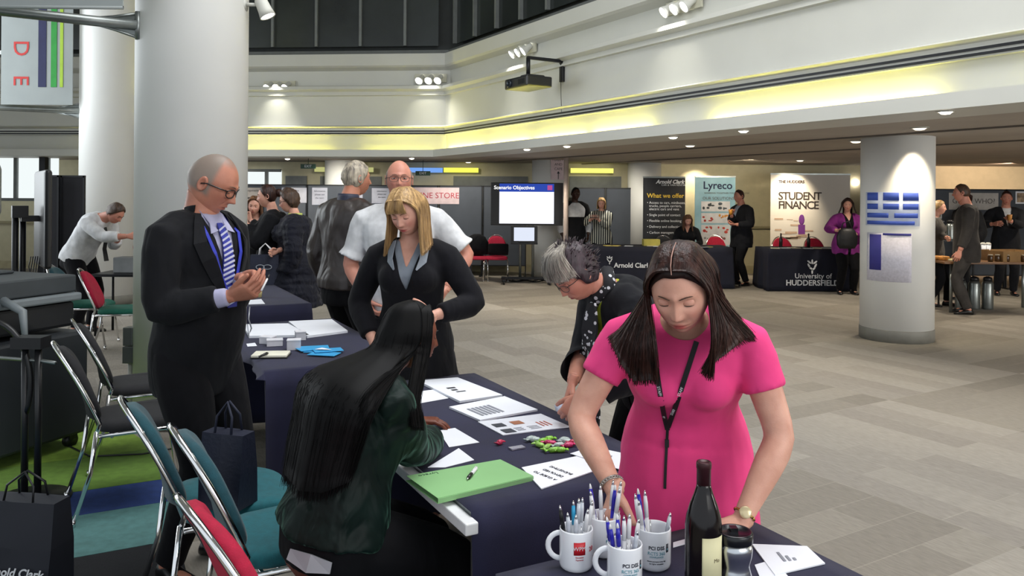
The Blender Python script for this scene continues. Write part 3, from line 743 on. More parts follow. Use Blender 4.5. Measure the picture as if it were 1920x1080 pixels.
# ------------------------------------------------------------------ roll-up banners
def rollup(x0, x1, ytop, Y, m, lab, zb=.05):
    A = aty(x0, ytop, Y); B = aty(x1, ytop, Y); w = B.x - A.x; zt = A.z
    e = empty('roll_up_banner', lab, 'banner', ((A.x + B.x) / 2, Y, 0))
    b = MB(); b.box((0, 0, (zt + zb) / 2), (w, .006, zt - zb)); pnl = b.build('print', m, e)
    b = MB(); b.box((0, 0, zt), (w + .01, .03, .03)); b.build('top_rail', STEEL, e)
    b = MB(); b.box((0, 0, .05), (w + .03, .16, .09)); b.build('base', STEEL, e, .01)
    return e, w, zt
e, w, zt = rollup(1206, 1285, 332, 16.2, mat('charcoal_print', '#17181d', .6), 'charcoal roll-up banner of the car rental firm, with a yellow heading')
def bt(px, py, s, body, m, al='LEFT', Y=16.2, bold=0., shear=0., sp=1.):
    q = aty(px, py, Y); return text(body, s, m, facing(q.x - e.location.x, -.008, q.z), e, align=al, bold=bold, shear=shear, spacing=sp)
YT = mat('yellow_lettering', '#d8b640', .7, var=0)
bt(1230, 341, .105, 'Arnold Clark', LETW, bold=.004, shear=.3); bt(1240, 347, .055, 'CAR & VAN RENTAL', LETW)
bt(1213, 367, .125, 'What we offer', YT, bold=.002)
for yy, t in ((380, 'Access to cars, minibuses,'), (386, 'trucks, people carriers,'), (392, 'electric cars and vans'), (403, 'Single point of contact'), (414, 'Flexible online booking'), (425, 'Delivery and collection'), (436, 'Carbon management')):
    bt(1217, yy, .070, t, LETW)
    if yy not in (386, 392): bt(1213, yy, .07, '•', LETW)
for yy in (452, 457): bt(1213, yy, .045, 'Call us for details or visit the site', LETW)
e, w, zt = rollup(1303, 1379, 331, 16.7, mat('pale_blue_print', '#7fb2c8', .6, var=.1, scale=1, color2='#9fc6d4'), 'pale blue roll-up banner with product pictures')
bt(1318, 348, .22, 'Lyreco', mat('navy_lettering', '#17264a', .7), Y=16.7, bold=.004); bt(1320, 362, .05, 'WORKING TOGETHER FOR TOMORROW', mat('grey_ink', '#5b5754', .8), Y=16.7); bt(1317, 372, .085, 'OUR SOLUTIONS', mat('grey_ink', '#5b5754', .8), Y=16.7)
rn = random.Random(5)
for r_, yy in enumerate((387, 409, 431, 450)):
    for c_, xx in enumerate((1328, 1355)):
        q = aty(xx, yy, 16.7); b = MB(); b.box((q.x - e.location.x, -.006, q.z), (.30, .004, .21)); t = b.build('picture', mat('tile_pale', '#d2d3d8', .7), e)
        b = MB(); col = ['#3b4148', '#4a5560', '#a2362e', '#c98a3a', '#b03a30', '#c24a40', '#8a8a92', '#7a4a48'][r_ * 2 + c_]
        for k_ in range(5):
            b.ball((q.x - e.location.x + rn.uniform(-.1, .1), -.007, q.z + rn.uniform(-.06, .06)), (rn.uniform(.02, .05), .004, rn.uniform(.015, .035)), 10)
        b.build('picture_detail', mat('pic' + col, col, .7), t)
e, w, zt = rollup(1445, 1594, 326, 16.5, mat('stand_print', '#cbc6be', .7, var=.03, scale=.8), 'wide white student finance backdrop stand')
DKB = mat('brown_lettering', '#2f2420', .7, var=0)
bt(1459, 368, .225, 'STUDENT', DKB, Y=16.5, bold=.003, sp=.86); bt(1459, 385, .225, 'FINANCE', DKB, Y=16.5, bold=.003, sp=.86); bt(1460, 341, .08, 'THE HUDDERS', DKB, Y=16.5, bold=.004)
q = aty(1503, 412, 16.5); b = MB(); b.ball((q.x - e.location.x, -.006, q.z), (.06, .005, .11), 12); b.box((q.x - e.location.x, -.006, q.z - .2), (.14, .004, .2)); b.build('picture', mat('purple_print', '#6b2f80', .7), e)
b = MB()
for k_ in range(14):
    q = aty(rn.uniform(1458, 1530), rn.uniform(402, 455), 16.5); b.box((q.x - e.location.x, -.006, q.z), (rn.uniform(.08, .3), .003, rn.uniform(.01, .05)))
b.build('picture_detail', mat('peach_print', '#b39a86', .8), e)
# ------------------------------------------------------------------ screen on a trolley
def screen_trolley():
    Y = 15.1; A = aty(920, 422, Y); B = aty(1056, 343, Y); cx = (A.x + B.x) / 2
    e = empty('screen_trolley', 'tall trolley with a large bright screen in front of the sign pillar', 'screen', (cx, Y, 0))
    w = B.x - A.x; h = B.z - A.z; zc = (A.z + B.z) / 2
    b = MB(); b.box((0, 0, zc), (w, .08, h)); s = b.build('screen_housing', BLACK, e, .01)
    A2 = aty(936, 419, Y - .05); B2 = aty(1039, 345, Y - .05)
    b = MB(); b.box(((A2.x + B2.x) / 2 - cx, -.043, (A2.z + B2.z) / 2), (B2.x - A2.x, .004, B2.z - A2.z)); b.build('display', emis('screen_white', '#f2f4ff', 1.15), s)
    hb = .15; b = MB(); b.box(((A2.x + B2.x) / 2 - cx, -.047, B2.z - hb / 2), (B2.x - A2.x, .004, hb)); b.build('title_bar', emis('screen_blue', '#3450b8', .9), s)
    text('Scenario Objectives', .095, emis('screen_text', '#ffffff', 1.1), facing(A2.x - cx + .28, -.051, B2.z - hb / 2), s, bold=.002)
    q = aty(1031, 352, Y - .05); b = MB(); b.box((q.x - cx, -.051, q.z), (.09, .004, .09)); b.build('badge', emis('screen_pink', '#c4569a', .9), s)
    for sx in (-.12, .12):
        b = MB(); b.cyl((sx, .06, .10), (sx, .06, zc), .025, 10); b.build('upright', STEEL, e)
    b = MB(); b.box((0, .05, .09), (.95, .12, .05)); b.box((-.42, -.02, .075), (.07, .62, .04)); b.box((.42, -.02, .075), (.07, .62, .04)); b.build('base', DARKM, e, .01)
    for sx in (-.42, .42):
        for sy in (-.3, .26):
            b = MB(); b.cyl((sx - .015, sy, .035), (sx + .015, sy, .035), .035, 14); b.build('wheel', BLACK, e)
    q = aty(983, 441, Y - .35); b = MB(); b.box((q.x - cx, -.10, q.z - .16), (.50, .36, .03)); b.build('shelf', DARKM, e)
    m = empty('monitor', 'small bright monitor on the trolley shelf, below the big screen', 'monitor', (q.x, Y - .16, q.z))
    b = MB(); b.box((0, 0, 0), (.50, .04, .34)); b.box((0, .02, -.13), (.2, .15, .02)); hs = b.build('housing', BLACK, m, .006)
    b = MB(); b.box((0, -.022, .01), (.38, .003, .25)); b.build('display', emis('screen_white2', '#dfe6f6', 1.05), m)
screen_trolley()
# arrow sign on the pillar
p = aty(1047, 315, 15.74); b = MB(); b.box((0, 0, 0), (.30, .004, .46)); o = b.build('arrow_sign', PINKP); o.location = (p.x, 15.74, p.z); tag(o, 'paper sign with an arrow on the narrow pillar above the screen', 'sign')
for i, t in enumerate(('TOILETS', 'AND', 'CAFE')): text(t, .07, INK, facing(0, -.004, .16 - .09 * i), o)
b = MB(); b.box((0, -.004, -.16), (.012, .003, .12)); b.prism([(-.03, -.11), (.03, -.11), (0, -.06)], 0, .003, 0, Matrix.Translation((0, -.002, 0)) @ Matrix.Rotation(PI / 2, 4, 'X')); b.build('arrow', INK, o)
# vertical pale post beside the trolley
p = aty(1061, 400, 14.7)
b = MB(); b.lathe([(.045, 0), (.045, 2.36)], 16); o = b.build('pole', mat('pale_post', '#b9a9a0', .4)); o.location = (p.x, 14.7, 0); tag(o, 'slim pale post running floor to ceiling right of the big screen', 'post')
# exit signs
for px, py, Y, t, l in ((578, 312, 15.9, 'Exit', 'dark hanging exit sign under the left ceiling'), (793, 325, 16.3, 'Exit', 'small green exit sign beyond the white shirt man')):
    p = aty(px, py, Y); b = MB(); b.box((0, 0, 0), (.30, .03, .09)); b.cyl((0, 0, .04), (0, 0, 2.37 - p.z), .006, 6); o = b.build('exit_sign', mat('sign_green', '#1d3b2e', .6)); o.location = p; tag(o, l, 'sign')
    text('EXIT', .07, LETW, facing(0, -.017, 0), o)
# ------------------------------------------------------------------ laptop and papers on the far tables
p = aty(838, 448, 14.6)
e = empty('laptop', 'open laptop with a bright screen on the far table behind the blonde', 'laptop', (p.x, 14.65, .748))
b = MB(); b.box((0, 0, .01), (.34, .24, .016)); b.build('keyboard_base', BLACK, e, .003)
M_ = Matrix.Translation((0, .12, .02)) @ Matrix.Rotation(math.radians(-12), 4, 'X'); b = MB(); b.box((0, 0, .12), (.34, .01, .24), 0, 0, M_); s = b.build('lid', BLACK, e, .003)
b = MB(); b.box((0, -.007, .12), (.31, .003, .20), 0, 0, M_); b.build('display', emis('screen_white2', '#dfe6f6', 1.05), s)
rn = random.Random(9); GL = 'leaflets on the far tables'
for i in range(15):
    x = ax + .25 + rn.random() * (aw - .5); y = ay + .12 + rn.random() * .45
    b = MB(); b.box((0, 0, .003), (.15, .21, .006), rn.uniform(-.5, .5)); o = b.build('leaflet', mat('leaflet_%d' % (i % 3), ['#d8d2b8', '#c3c7cf', '#d7c66a'][i % 3], .7)); o.location = (x, y, .7456)
    tag(o, 'leaflet lying on the long far table', 'leaflet', GL)
for i in range(7):
    x = hx + .2 + i * (hw - .4) / 6; b = MB(); b.box((0, 0, .003), (.15, .21, .006), rn.uniform(-.3, .3)); o = b.build('leaflet', mat('leaflet_%d' % (i % 2), '#d8d2b8', .7)); o.location = (x, hy + .2 + .08 * (i % 3), .7456)
    tag(o, 'leaflet lying on the university table', 'leaflet', GL)
for i, px in enumerate((1464, 1516)):
    p = aty(px, 455, hy + .4); e = empty('pen_pot', ['dark bottle standing on the left of the university table', 'dark bottle standing near the middle of the university table'][i], 'bottle', (p.x, hy + .4, .7456))
    b = MB(); b.lathe([(.03, 0), (.032, .15), (.014, .2), (.014, .26)], 14); b.build('body', mat('bottle_dark', '#241a1a', .3), e)
p = atz(1280, 466, .745); b = MB(); b.box((0, 0, .06), (.3, .22, .12)); o = b.build('leaflet_box', mat('olive_box', '#b3a84e', .7), None, .005); o.location = (4.3 - 1.3, ay + .4, .7456); tag(o, 'yellow box on the far table behind the striped shirt woman', 'box')
p = aty(1250, 458, ay + .45); o.location.x = p.x - .3
# ------------------------------------------------------------------ catering tables on the right
WOOD = mat('brown_laminate', '#6b4a2c', .5, var=.15, scale=6, stretch=(1, 8, 1))
def cater(px0, px1, py, Yd, lab):
    A = atz(px0, py, .74); B = atz(px1, py, .74); Y = (A.y + B.y) / 2
    e = empty('catering_table', lab, 'table', ((A.x + B.x) / 2, Y + Yd / 2, 0)); w = B.x - A.x
    b = MB(); b.box((0, 0, .725), (w, Yd, .03)); b.build('tabletop', WOOD, e, .005)
    for sx in (-1, 1):
        for sy in (-1, 1):
            b = MB(); b.cyl((sx * (w / 2 - .15), sy * (Yd / 2 - .1), 0), (sx * (w / 2 - .15), sy * (Yd / 2 - .1), .71), .022, 10); b.build('leg', STEEL, e)
    return e, A.x, B.x, Y
e, cx0, cx1, cy = cater(1776, 1990, 492, .8, 'long brown catering table on the right with boxes and cups')
CARD = mat('brown_card', '#8f6f45', .8, var=.08)
def openbox(loc, w, d, h, lab, rz=0, m=CARD):
    b = MB(); t = .008
    b.box((0, 0, t / 2), (w, d, t)); b.box((-w / 2, 0, h / 2), (t, d, h)); b.box((w / 2, 0, h / 2), (t, d, h)); b.box((0, -d / 2, h / 2), (w, t, h)); b.box((0, d / 2, h / 2), (w, t, h))
    o = b.build('tray_box', m); o.location = loc; o.rotation_euler.z = rz; return tag(o, lab, 'box')
openbox((cx0 + 1.15, cy + .36, .741), .62, .5, .15, 'large brown cardboard tray on the catering table', .15)
for i in range(9):
    bx = cx0 + .72 + .12 * i; by = cy + .10 + .03 * (i % 2)
    if i > 5: bx += .1
    o = dup(bpy.data.objects['catering_cup']) if i else None
    if o is None:
        e = empty('catering_cup', 'dark jar in the row at the front of the catering table', 'cup', (0, 0, 0), 0, 'jars along the catering table')
        b = MB(); b.lathe([(.03, 0), (.036, .02), (.036, .075), (.03, .09)], 14); b.build('body', mat('amber_glass', '#4a3218', .25), e); b = MB(); b.lathe([(.032, .09), (.032, .105)], 14); b.build('lid', mat('lid_pale', '#a59b86', .5), e); o = e
    o.location = (bx, by, .741)
for i in range(6):
    e = empty('paper_cup', 'white paper cup standing behind the brown tray', 'cup', (cx0 + .62 + .075 * i, cy + .62, .741), 0, 'white paper cups on the catering table')
    b = MB(); b.lathe([(.028, 0), (.04, .22)], 14); b.build('body', PAPER, e); b = MB(); b.lathe([(.042, .22), (.04, .235), (.02, .25)], 14); b.build('lid', WHITE, e)
b = MB(); b.box((0, 0, .012), (.3, .22, .024)); b.box((0, 0, .03), (.2, .14, .02)); o = b.build('sandwich_tray', mat('tray_cream', '#d8cfa2', .7), None, .006); o.location = (cx0 + .35, cy + .2, .741); tag(o, 'cream tray of food on the catering table beside the grey suit man', 'tray')
b = MB(); b.box((0, 0, .03), (.32, .25, .06)); o = b.build('food_platter', mat('orange_food', '#c88a44', .7, var=.4, scale=20), None, .02); o.location = (cx0 + .08, cy + .4, .741); tag(o, 'orange food platter at the left end of the catering table', 'platter')
# urns beneath and flasks behind
for i in range(3):
    e = empty('steel_urn', 'tall steel urn standing on the floor under the catering table', 'urn', (cx0 + .52 + .20 * i, cy + .5, 0), 0, 'steel urns under the catering table')
    b = MB(); b.lathe([(.075, 0), (.08, .02), (.08, .38), (.06, .42)], 18); b.build('body', STEEL, e); b = MB(); b.lathe([(.065, .42), (.06, .47), (.02, .49)], 18); b.build('lid', BLACK, e)
b = MB(); b.box((0, 0, .99), (.6, .35, .02)); 
for sx in (-.27, .27):
    for sy in (-.15, .15): b.cyl((sx, sy, 0), (sx, sy, .98), .015, 8)
o = b.build('flask_stand', DARKM); o.location = (cx0 + .75, cy + 1.2, 0); tag(o, 'dark stand of coffee flasks behind the catering table', 'stand')
for i in range(3):
    e = empty('coffee_flask', 'steel coffee flask on the dark stand behind the catering table', 'flask', (cx0 + .58 + .16 * i, cy + 1.2, 1.0), 0, 'coffee flasks on the dark stand')
    b = MB(); b.lathe([(.06, 0), (.062, .02), (.062, .22), (.045, .26)], 18); b.build('body', STEEL, e); b = MB(); b.lathe([(.045, .26), (.05, .30), (.02, .32)], 16); b.box((0, -.06, .29), (.03, .05, .02)); b.build('lid', BLACK, e)
# ------------------------------------------------------------------ timetables on the pillar
def pil_sheet(name, lab, px0, px1, py0, py1, m, R=.405, c=(4.54, 9.43)):
    Yf = c[1] - R
    za = CH - (py1 - 373) * Yf / F; zb = CH - (py0 - 373) * Yf / F
    def ang(px): return math.asin(max(-.99, min(.99, ((px - 1680.5) / 65.5))))
    a0, a1 = ang(px0), ang(px1); b = MB(); n = 14; outer = []
    rings = []
    for z in (za, zb):
        rings.append([(c[0] + r * math.sin(a0 + (a1 - a0) * i / n), c[1] - r * math.cos(a0 + (a1 - a0) * i / n), z) for r, rg in ((R + .002, range(n + 1)), (R - .0005, range(n, -1, -1))) for i in rg])
    b.loft(rings); o = b.build(name, m); return o
o = pil_sheet('timetable', '', 1616, 1691, 360, 424, mat('pale_blue_paper', '#cdd6ea', .7)); tag(o, 'upper timetable sheet with blue blocks on the round pillar', 'poster')
BL = mat('blue_print', '#3a55b0', .7, var=.05)
def blk(x0, x1, y0, y1, par, m=BL):
    q = pil_sheet('print_block', '', x0, x1, y0, y1, m, R=.408); q.parent = par
for (y0, y1, segs) in ((361, 376, ((1617, 1627), (1633, 1655), (1661, 1688))), (382, 393, ((1617, 1627), (1633, 1655), (1661, 1688))), (400, 409, ((1617, 1640), (1648, 1687))), (415, 422, ((1617, 1681),))):
    for s0, s1 in segs: blk(s0, s1, y0, y1, o)
o = pil_sheet('timetable', '', 1617, 1676, 438, 530, mat('lilac_paper', '#d2d0dc', .7, var=.06, scale=40)); tag(o, 'lower timetable sheet with a dark blue column on the round pillar', 'poster')
blk(1619, 1631, 441, 509, o, mat('indigo_print', '#3b3a8c', .7)); blk(1633, 1675, 438, 442, o, mat('indigo_print', '#3b3a8c', .7))
# ------------------------------------------------------------------ people: body builder
def remesh(b, voxel, smooth=6, name='tmp'):
    me = b.mesh(name); o = bpy.data.objects.new(name, me); COL.objects.link(o)
    r = o.modifiers.new('r', 'REMESH'); r.mode = 'VOXEL'; r.voxel_size = voxel; r.adaptivity = 0
    if smooth:
        s = o.modifiers.new('s', 'SMOOTH'); s.factor = .5; s.iterations = smooth
    dg = bpy.context.evaluated_depsgraph_get(); dg.update(); ev = o.evaluated_get(dg); m2 = ev.to_mesh()
    n = len(m2.vertices); co = np.empty(n * 3); m2.vertices.foreach_get('co', co); co = co.reshape(-1, 3)
    fs = [tuple(p.vertices) for p in m2.polygons]; nr = np.empty(n * 3); m2.vertices.foreach_get('normal', nr); nr = nr.reshape(-1, 3)
    ev.to_mesh_clear(); bpy.data.objects.remove(o); bpy.data.meshes.remove(me)
    return co, fs, nr
def ell(c, x, y, a, d, n=20, p=2.2):
    out = []
    for k in range(n):
        t = 2 * PI * k / n; ct, st = math.cos(t), math.sin(t); q = 2 / p
        out.append(tuple(c + x * (a * abs(ct) ** q * (1 if ct >= 0 else -1)) + y * (d * abs(st) ** q * (1 if st >= 0 else -1))))
    return out
def rotm(yaw=0, pitch=0, roll=0):       # degrees; yaw + turns to the person's left, pitch + looks down, roll + tips to the person's right
    return Matrix.Rotation(math.radians(yaw), 4, 'Z') @ Matrix.Rotation(math.radians(-pitch), 4, 'X') @ Matrix.Rotation(math.radians(roll), 4, 'Y')
def ik(a, c, l1, l2, pole):
    d = c - a; L = min(d.length, (l1 + l2) * .999); d = d.normalized()
    c = a + d * L; x = (l1 * l1 - l2 * l2 + L * L) / (2 * L); h = math.sqrt(max(0, l1 * l1 - x * x))
    p = Vector(pole); p = (p - d * p.dot(d)); p = p.normalized() if p.length > 1e-6 else Vector((0, 0, -1))
    return a + d * x + p * h, c
class Sk:      # skeleton
    def __init__(s, H=1.75, sex='m', wide=1., lean=0, twist=0, side=0, seated=False, bulk=1., R=None, L=None, Rp=(.3, -.6, -.6), Lp=(-.3, -.6, -.6), head=(0, 0, 0), foot=None, hip=None, neckf=0., seat=.46, hemf=None, hipback=0., shy=0, headoff=(0,0,0)):
        s.H = H; s.sex = sex; s.bulk = bulk; s.wide = wide
        f = sex == 'f'; s.f = f
        hz = .525 * H; s.pel = Vector(hip) if hip else Vector((0, -hipback, hz))
        if seated and not hip: s.pel = Vector((0, 0, seat + .11))
        L_ = .315 * H; n = 6; p = s.pel.copy(); s.sp = [p.copy()]; s.up = []
        for i in range(n):
            a = math.radians(lean) * (.45 + .55 * i / (n - 1)); sd = math.radians(side) * (.3 + .7 * i / (n - 1))
            d = Vector((math.sin(sd), math.sin(a) * math.cos(sd), math.cos(a) * math.cos(sd))); s.up.append(d); p = p + d * L_ / n; s.sp.append(p.copy())
        s.up.append(s.up[-1]); s.lat = []
        for i in range(n + 1):
            tw = math.radians(twist) * i / n; x = Vector((math.cos(tw), math.sin(tw), 0)); x = (x - s.up[i] * x.dot(s.up[i])).normalized(); s.lat.append(x)
        s.neck = s.sp[-1]; X = s.lat[-1]; U = s.up[-1]; Fw = U.cross(X)
        s.X, s.U, s.Fw = X, U, Fw
        sw = (.102 if f else .114) * H * wide
        s.sh = {1: s.neck + X * sw - U * .046 * H, -1: s.neck - X * sw - U * .046 * H}
        if shy: s.sh[1] += Fw * shy; s.sh[-1] += Fw * shy
        s.HM = rotm(*head)
        hd = (U * 1 + Fw * .30).normalized()
        s.hc = s.neck + hd * (.089 * H) + s.HM.to_3x3() @ Vector((0, .022, .012)) + Vector(headoff)
        s.el, s.wr = {}, {}
        for sd_, t, pole in ((1, R, Rp), (-1, L, Lp)):
            if t is None: t = s.sh[sd_] + Vector((sd_ * .06, .06, -.30 * H))
            t = Vector(t); s.el[sd_], s.wr[sd_] = ik(s.sh[sd_], t, .172 * H, .150 * H, pole)
        s.hip = {k: s.pel + s.lat[0] * k * .052 * H - Vector((0, 0, .02 * H)) for k in (1, -1)}
        s.kn, s.an, s.toe = {}, {}, {}
        for k in (1, -1):
            if foot and k in foot: an = Vector(foot[k][:3]); ta = foot[k][3] if len(foot[k]) > 3 else 0
            elif seated: an = Vector((k * .09, .40, .085)); ta = 0
            else: an = Vector((k * .075 * H / 1.1, -.01, .085)); ta = -8 * k
            s.kn[k], s.an[k] = ik(s.hip[k], an, .247 * H, .240 * H, (0, 1, .1))
            s.toe[k] = Vector((math.sin(math.radians(-ta)), math.cos(math.radians(ta)), 0))
    def at(s, t):
        t6 = t * 6; i = max(0, min(5, int(math.floor(t6)))); q = t6 - i
        p = s.sp[i] + (s.sp[i + 1] - s.sp[i]) * q; u = s.up[i]; x = s.lat[i].lerp(s.lat[i + 1], max(0, min(1, q)))
        u = s.up[i].lerp(s.up[i + 1], max(0, min(1, q))).normalized(); x = (x - u * x.dot(u)).normalized(); return p, x, u.cross(x), u
    def skirt(s, b, o, z1, flare=.05, fw=.0, z0=None, bulk=1.):
        H = s.H; k = s.bulk * bulk; c, x, y, u = s.at(.1); c0, x0, y0, u0 = s.at(.0); top = c; rings = []
        bot = Vector((s.pel.x, s.pel.y + fw, z1)); n = 10
        for i in range(n + 1):
            t = i / n; p = top.lerp(bot, t); e = min(1, t * 2.2)
            rings.append(ell(p, x0, Vector((-x0.y, x0.x, 0)).normalized() * 1.0, (.094 + .010 * e) * H * k + o + flare * t, (.070 + .012 * e) * H * k + o + flare * t * .8, 24, 2.2))
        b.loft(rings)
    # torso as a loft of ellipses, o = how far the garment stands off
    def torso(s, b, o=0., t0=-.25, t1=1.0, flare=0., belly=0., p=2.3, top=None, hemz=None):
        H = s.H; k = s.bulk
        if s.f: P = [(-.34, .080, .060, 0), (-.25, .092, .066, -.004), (0, .101, .074, -.006), (.18, .092, .064, -.002), (.36, .076, .055, .002), (.52, .080, .060, .006), (.68, .088, .066, .010), (.80, .090, .060, .004), (.90, .080, .052, -.002), (.97, .050, .040, -.004), (1.03, .034, .034, 0)]
        else: P = [(-.34, .078, .060, 0), (-.25, .088, .066, -.002), (0, .095, .070, -.002), (.18, .090, .066, .004), (.36, .086, .064, .006), (.52, .090, .066, .006), (.68, .098, .070, .006), (.80, .102, .066, .002), (.90, .094, .056, -.004), (.97, .060, .044, -.006), (1.03, .038, .038, -.002)]
        ts = [q[0] for q in P]
        def val(t, j): return float(np.interp(t, ts, [q[j] for q in P]))
        rings = []; n = 18
        for i in range(n + 1):
            t = t0 + (t1 - t0) * i / n; c, x, y, u = s.at(t)
            fl = flare * max(0, (.36 - t)) ; bl = belly * math.exp(-((t - .22) / .25) ** 2)
            a = val(t, 1) * H * k * (s.wide if t > .5 else 1) + o + fl; d = val(t, 2) * H * k + o + fl * .8 + bl * .5
            if t > .97: a = val(t, 1) * H + o; d = val(t, 2) * H + o
            rings.append(ell(c + y * (val(t, 3) * H + bl * .5), x, y, a, d, 24, p))
        b.loft(rings)
        if s.f and t1 > .7 and t0 < .6:
            c, x, y, u = s.at(.66)
            for sg in (-1, 1): b.ball(tuple(c + x * sg * .042 * H + y * (.048 * H * k)), (.040 * H + o, .036 * H * k + o, .040 * H + o), 16)
    def arms(s, b, o=0., frac=1., which=(1, -1), cuff=0., wr=.0):
        H = s.H; k = .5 + .5 * s.bulk; g = .92 if s.f else 1.
        for sd in which:
            a, e, w = s.sh[sd], s.el[sd], s.wr[sd]; inn = s.neck + (a - s.neck) * .22 - s.U * .018 * H
            path = [inn, inn * .45 + a * .55 + s.U * .004 * H, a + (e - a) * .06]; rad = [.027, .0295, .0325]
            m = 6
            for i in range(1, m + 1): path.append(a + (e - a) * (.06 + .94 * i / m)); rad.append([.0325, .031, .0295, .028, .0265, .0258][i - 1])
            for i in range(1, m + 1): path.append(e + (w - e) * i / m); rad.append([.0265, .026, .0238, .021, .0185, .0165][i - 1])
            if frac < 1:
                cut = 3 + int(round(frac * 12)); path = path[:cut]; rad = rad[:cut]
            R = [r * H * k * g + o + (wr * max(0, (i - 3)) / len(path)) for i, r in enumerate(rad)]
            if cuff: R[-1] += cuff
            # smooth the elbow
            q = path[:]
            for i in range(3, len(path) - 1):
                q[i] = path[i] * .6 + (path[i - 1] + path[i + 1]) * .2
            b.tube(q, R, 16)
            if frac >= 1: pass
    def legs(s, b, o=0., frac=1., which=(1, -1), flare=0.):
        H = s.H; k = s.bulk
        for sd in which:
            h, kn, an = s.hip[sd], s.kn[sd], s.an[sd]; path = [h + Vector((0, 0, .02 * H))]; rad = [.050]
            for i in range(1, 7): path.append(h + (kn - h) * i / 6); rad.append([.052, .050, .046, .041, .036, .033][i - 1])
            for i in range(1, 7): path.append(kn + (an - kn) * i / 6); rad.append([.033, .0345, .032, .027, .022, .020][i - 1])
            if frac < 1: c = 1 + int(round(frac * 12)); path = path[:c]; rad = rad[:c]
            R = [r * H * (k if i < 7 else 1) + o + flare * max(0, i - 6) / 6 for i, r in enumerate(rad)]
            q = path[:]
            for i in range(2, len(path) - 1): q[i] = path[i] * .6 + (path[i - 1] + path[i + 1]) * .2
            b.tube(q, R, 16)
    def neckl(s, b, o=0., top=1.):
        H = s.H; r = (.031 if s.f else .036) * H
        hb = s.hc + s.HM.to_3x3() @ Vector((0, -.022, -.045))
        b.tube([s.neck - s.U * .03 * H, s.neck + (hb - s.neck) * .3, s.neck + (hb - s.neck) * .7, hb], [r * 1.25 + o, r * 1.02 + o, r * .97 + o, r + o], 18)
def hand(b, w, dirv, palm, side, curl=(35, 40, 25), spread=1., S=1., thumb=(35, 20, 20), fingers=None, n=8):
    """side +1 right hand; dirv = where the fingers point, palm = where the palm faces"""
    Y = Vector(dirv).normalized(); Z = -Vector(palm); Z = (Z - Y * Z.dot(Y)).normalized(); X = Y.cross(Z)   # X to the right seen from the back of the hand
    Mx = Matrix((X, Y, Z)).transposed().to_4x4(); Mx.translation = w
    T = lambda x, y, z: Mx @ Vector((x * S, y * S, z * S))
    ts = -side     # thumb lies toward -X for a right hand seen from the back (palm down, fingers away)
    rings = []
    for y, hw, hd, cz in ((-.03, .026, .020, 0), (0, .027, .0185, 0), (.02, .033, .0175, -.001), (.045, .040, .0165, -.002), (.07, .042, .0150, -.001), (.090, .040, .0125, 0), (.098, .036, .008, 0)):
        rings.append(ell(T(0, y, cz), Mx.to_3x3() @ Vector((1, 0, 0)), Mx.to_3x3() @ Vector((0, 0, 1)), hw * S, hd * S, 16, 2.6))
    b.loft(rings)
    base = [(ts * .030, .088, .0835), (ts * .011, .094, .091), (-ts * .009, .091, .085), (-ts * .028, .082, .068)]   # index, middle, ring, little
    for i, (x, y, L) in enumerate(base):
        c = fingers[i] if fingers else curl; sp = (1.5 - i) * 5 * spread * ts
        p = Vector((x, y - .012, -.001)); a = 0; pts = [p.copy()]; r0 = [.0092, .0095, .009, .008][i]; rad = [r0 * 1.05]
        az = math.radians(sp)
        p = p + Vector((0, .012, 0)); pts.append(p.copy()); rad.append(r0 * 1.04)
        for k, (f, cc) in enumerate(zip((.46, .30, .24), c)):
            a += math.radians(cc); d = Vector((math.sin(az) * math.cos(a), math.cos(az) * math.cos(a), -math.sin(a)))
            for h_ in (.5, 1.): p = p + d * L * f * .5; pts.append(p.copy()); rad.append(r0 * [1.0, .93, .97, .87, .88, .66][k * 2 + int(h_ == 1.)])
        b.tube([T(*q) for q in pts], [r * S for r in rad], n)
        tip = T(*pts[-1]); b.ball(tuple(tip), rad[-1] * S * 1.0, 8)
    p = Vector((ts * .020, .018, -.006)); pts = [p.copy()]; rad = [.013]
    a0 = math.radians(thumb[0]); dn = math.radians(thumb[1]); ax = a0
    for k, (L, r) in enumerate(((.042, .0125), (.034, .0105), (.028, .0085))):
        d = Vector((ts * math.sin(ax) * math.cos(dn), math.cos(ax) * math.cos(dn), -math.sin(dn))); p = p + d * L; pts.append(p.copy()); rad.append(r); ax -= math.radians(thumb[2] * .6); dn += math.radians(thumb[2] * .5)
    b.tube([T(*q) for q in pts], [r * S for r in rad], n); b.ball(tuple(T(*pts[-1])), .0085 * S, 8)
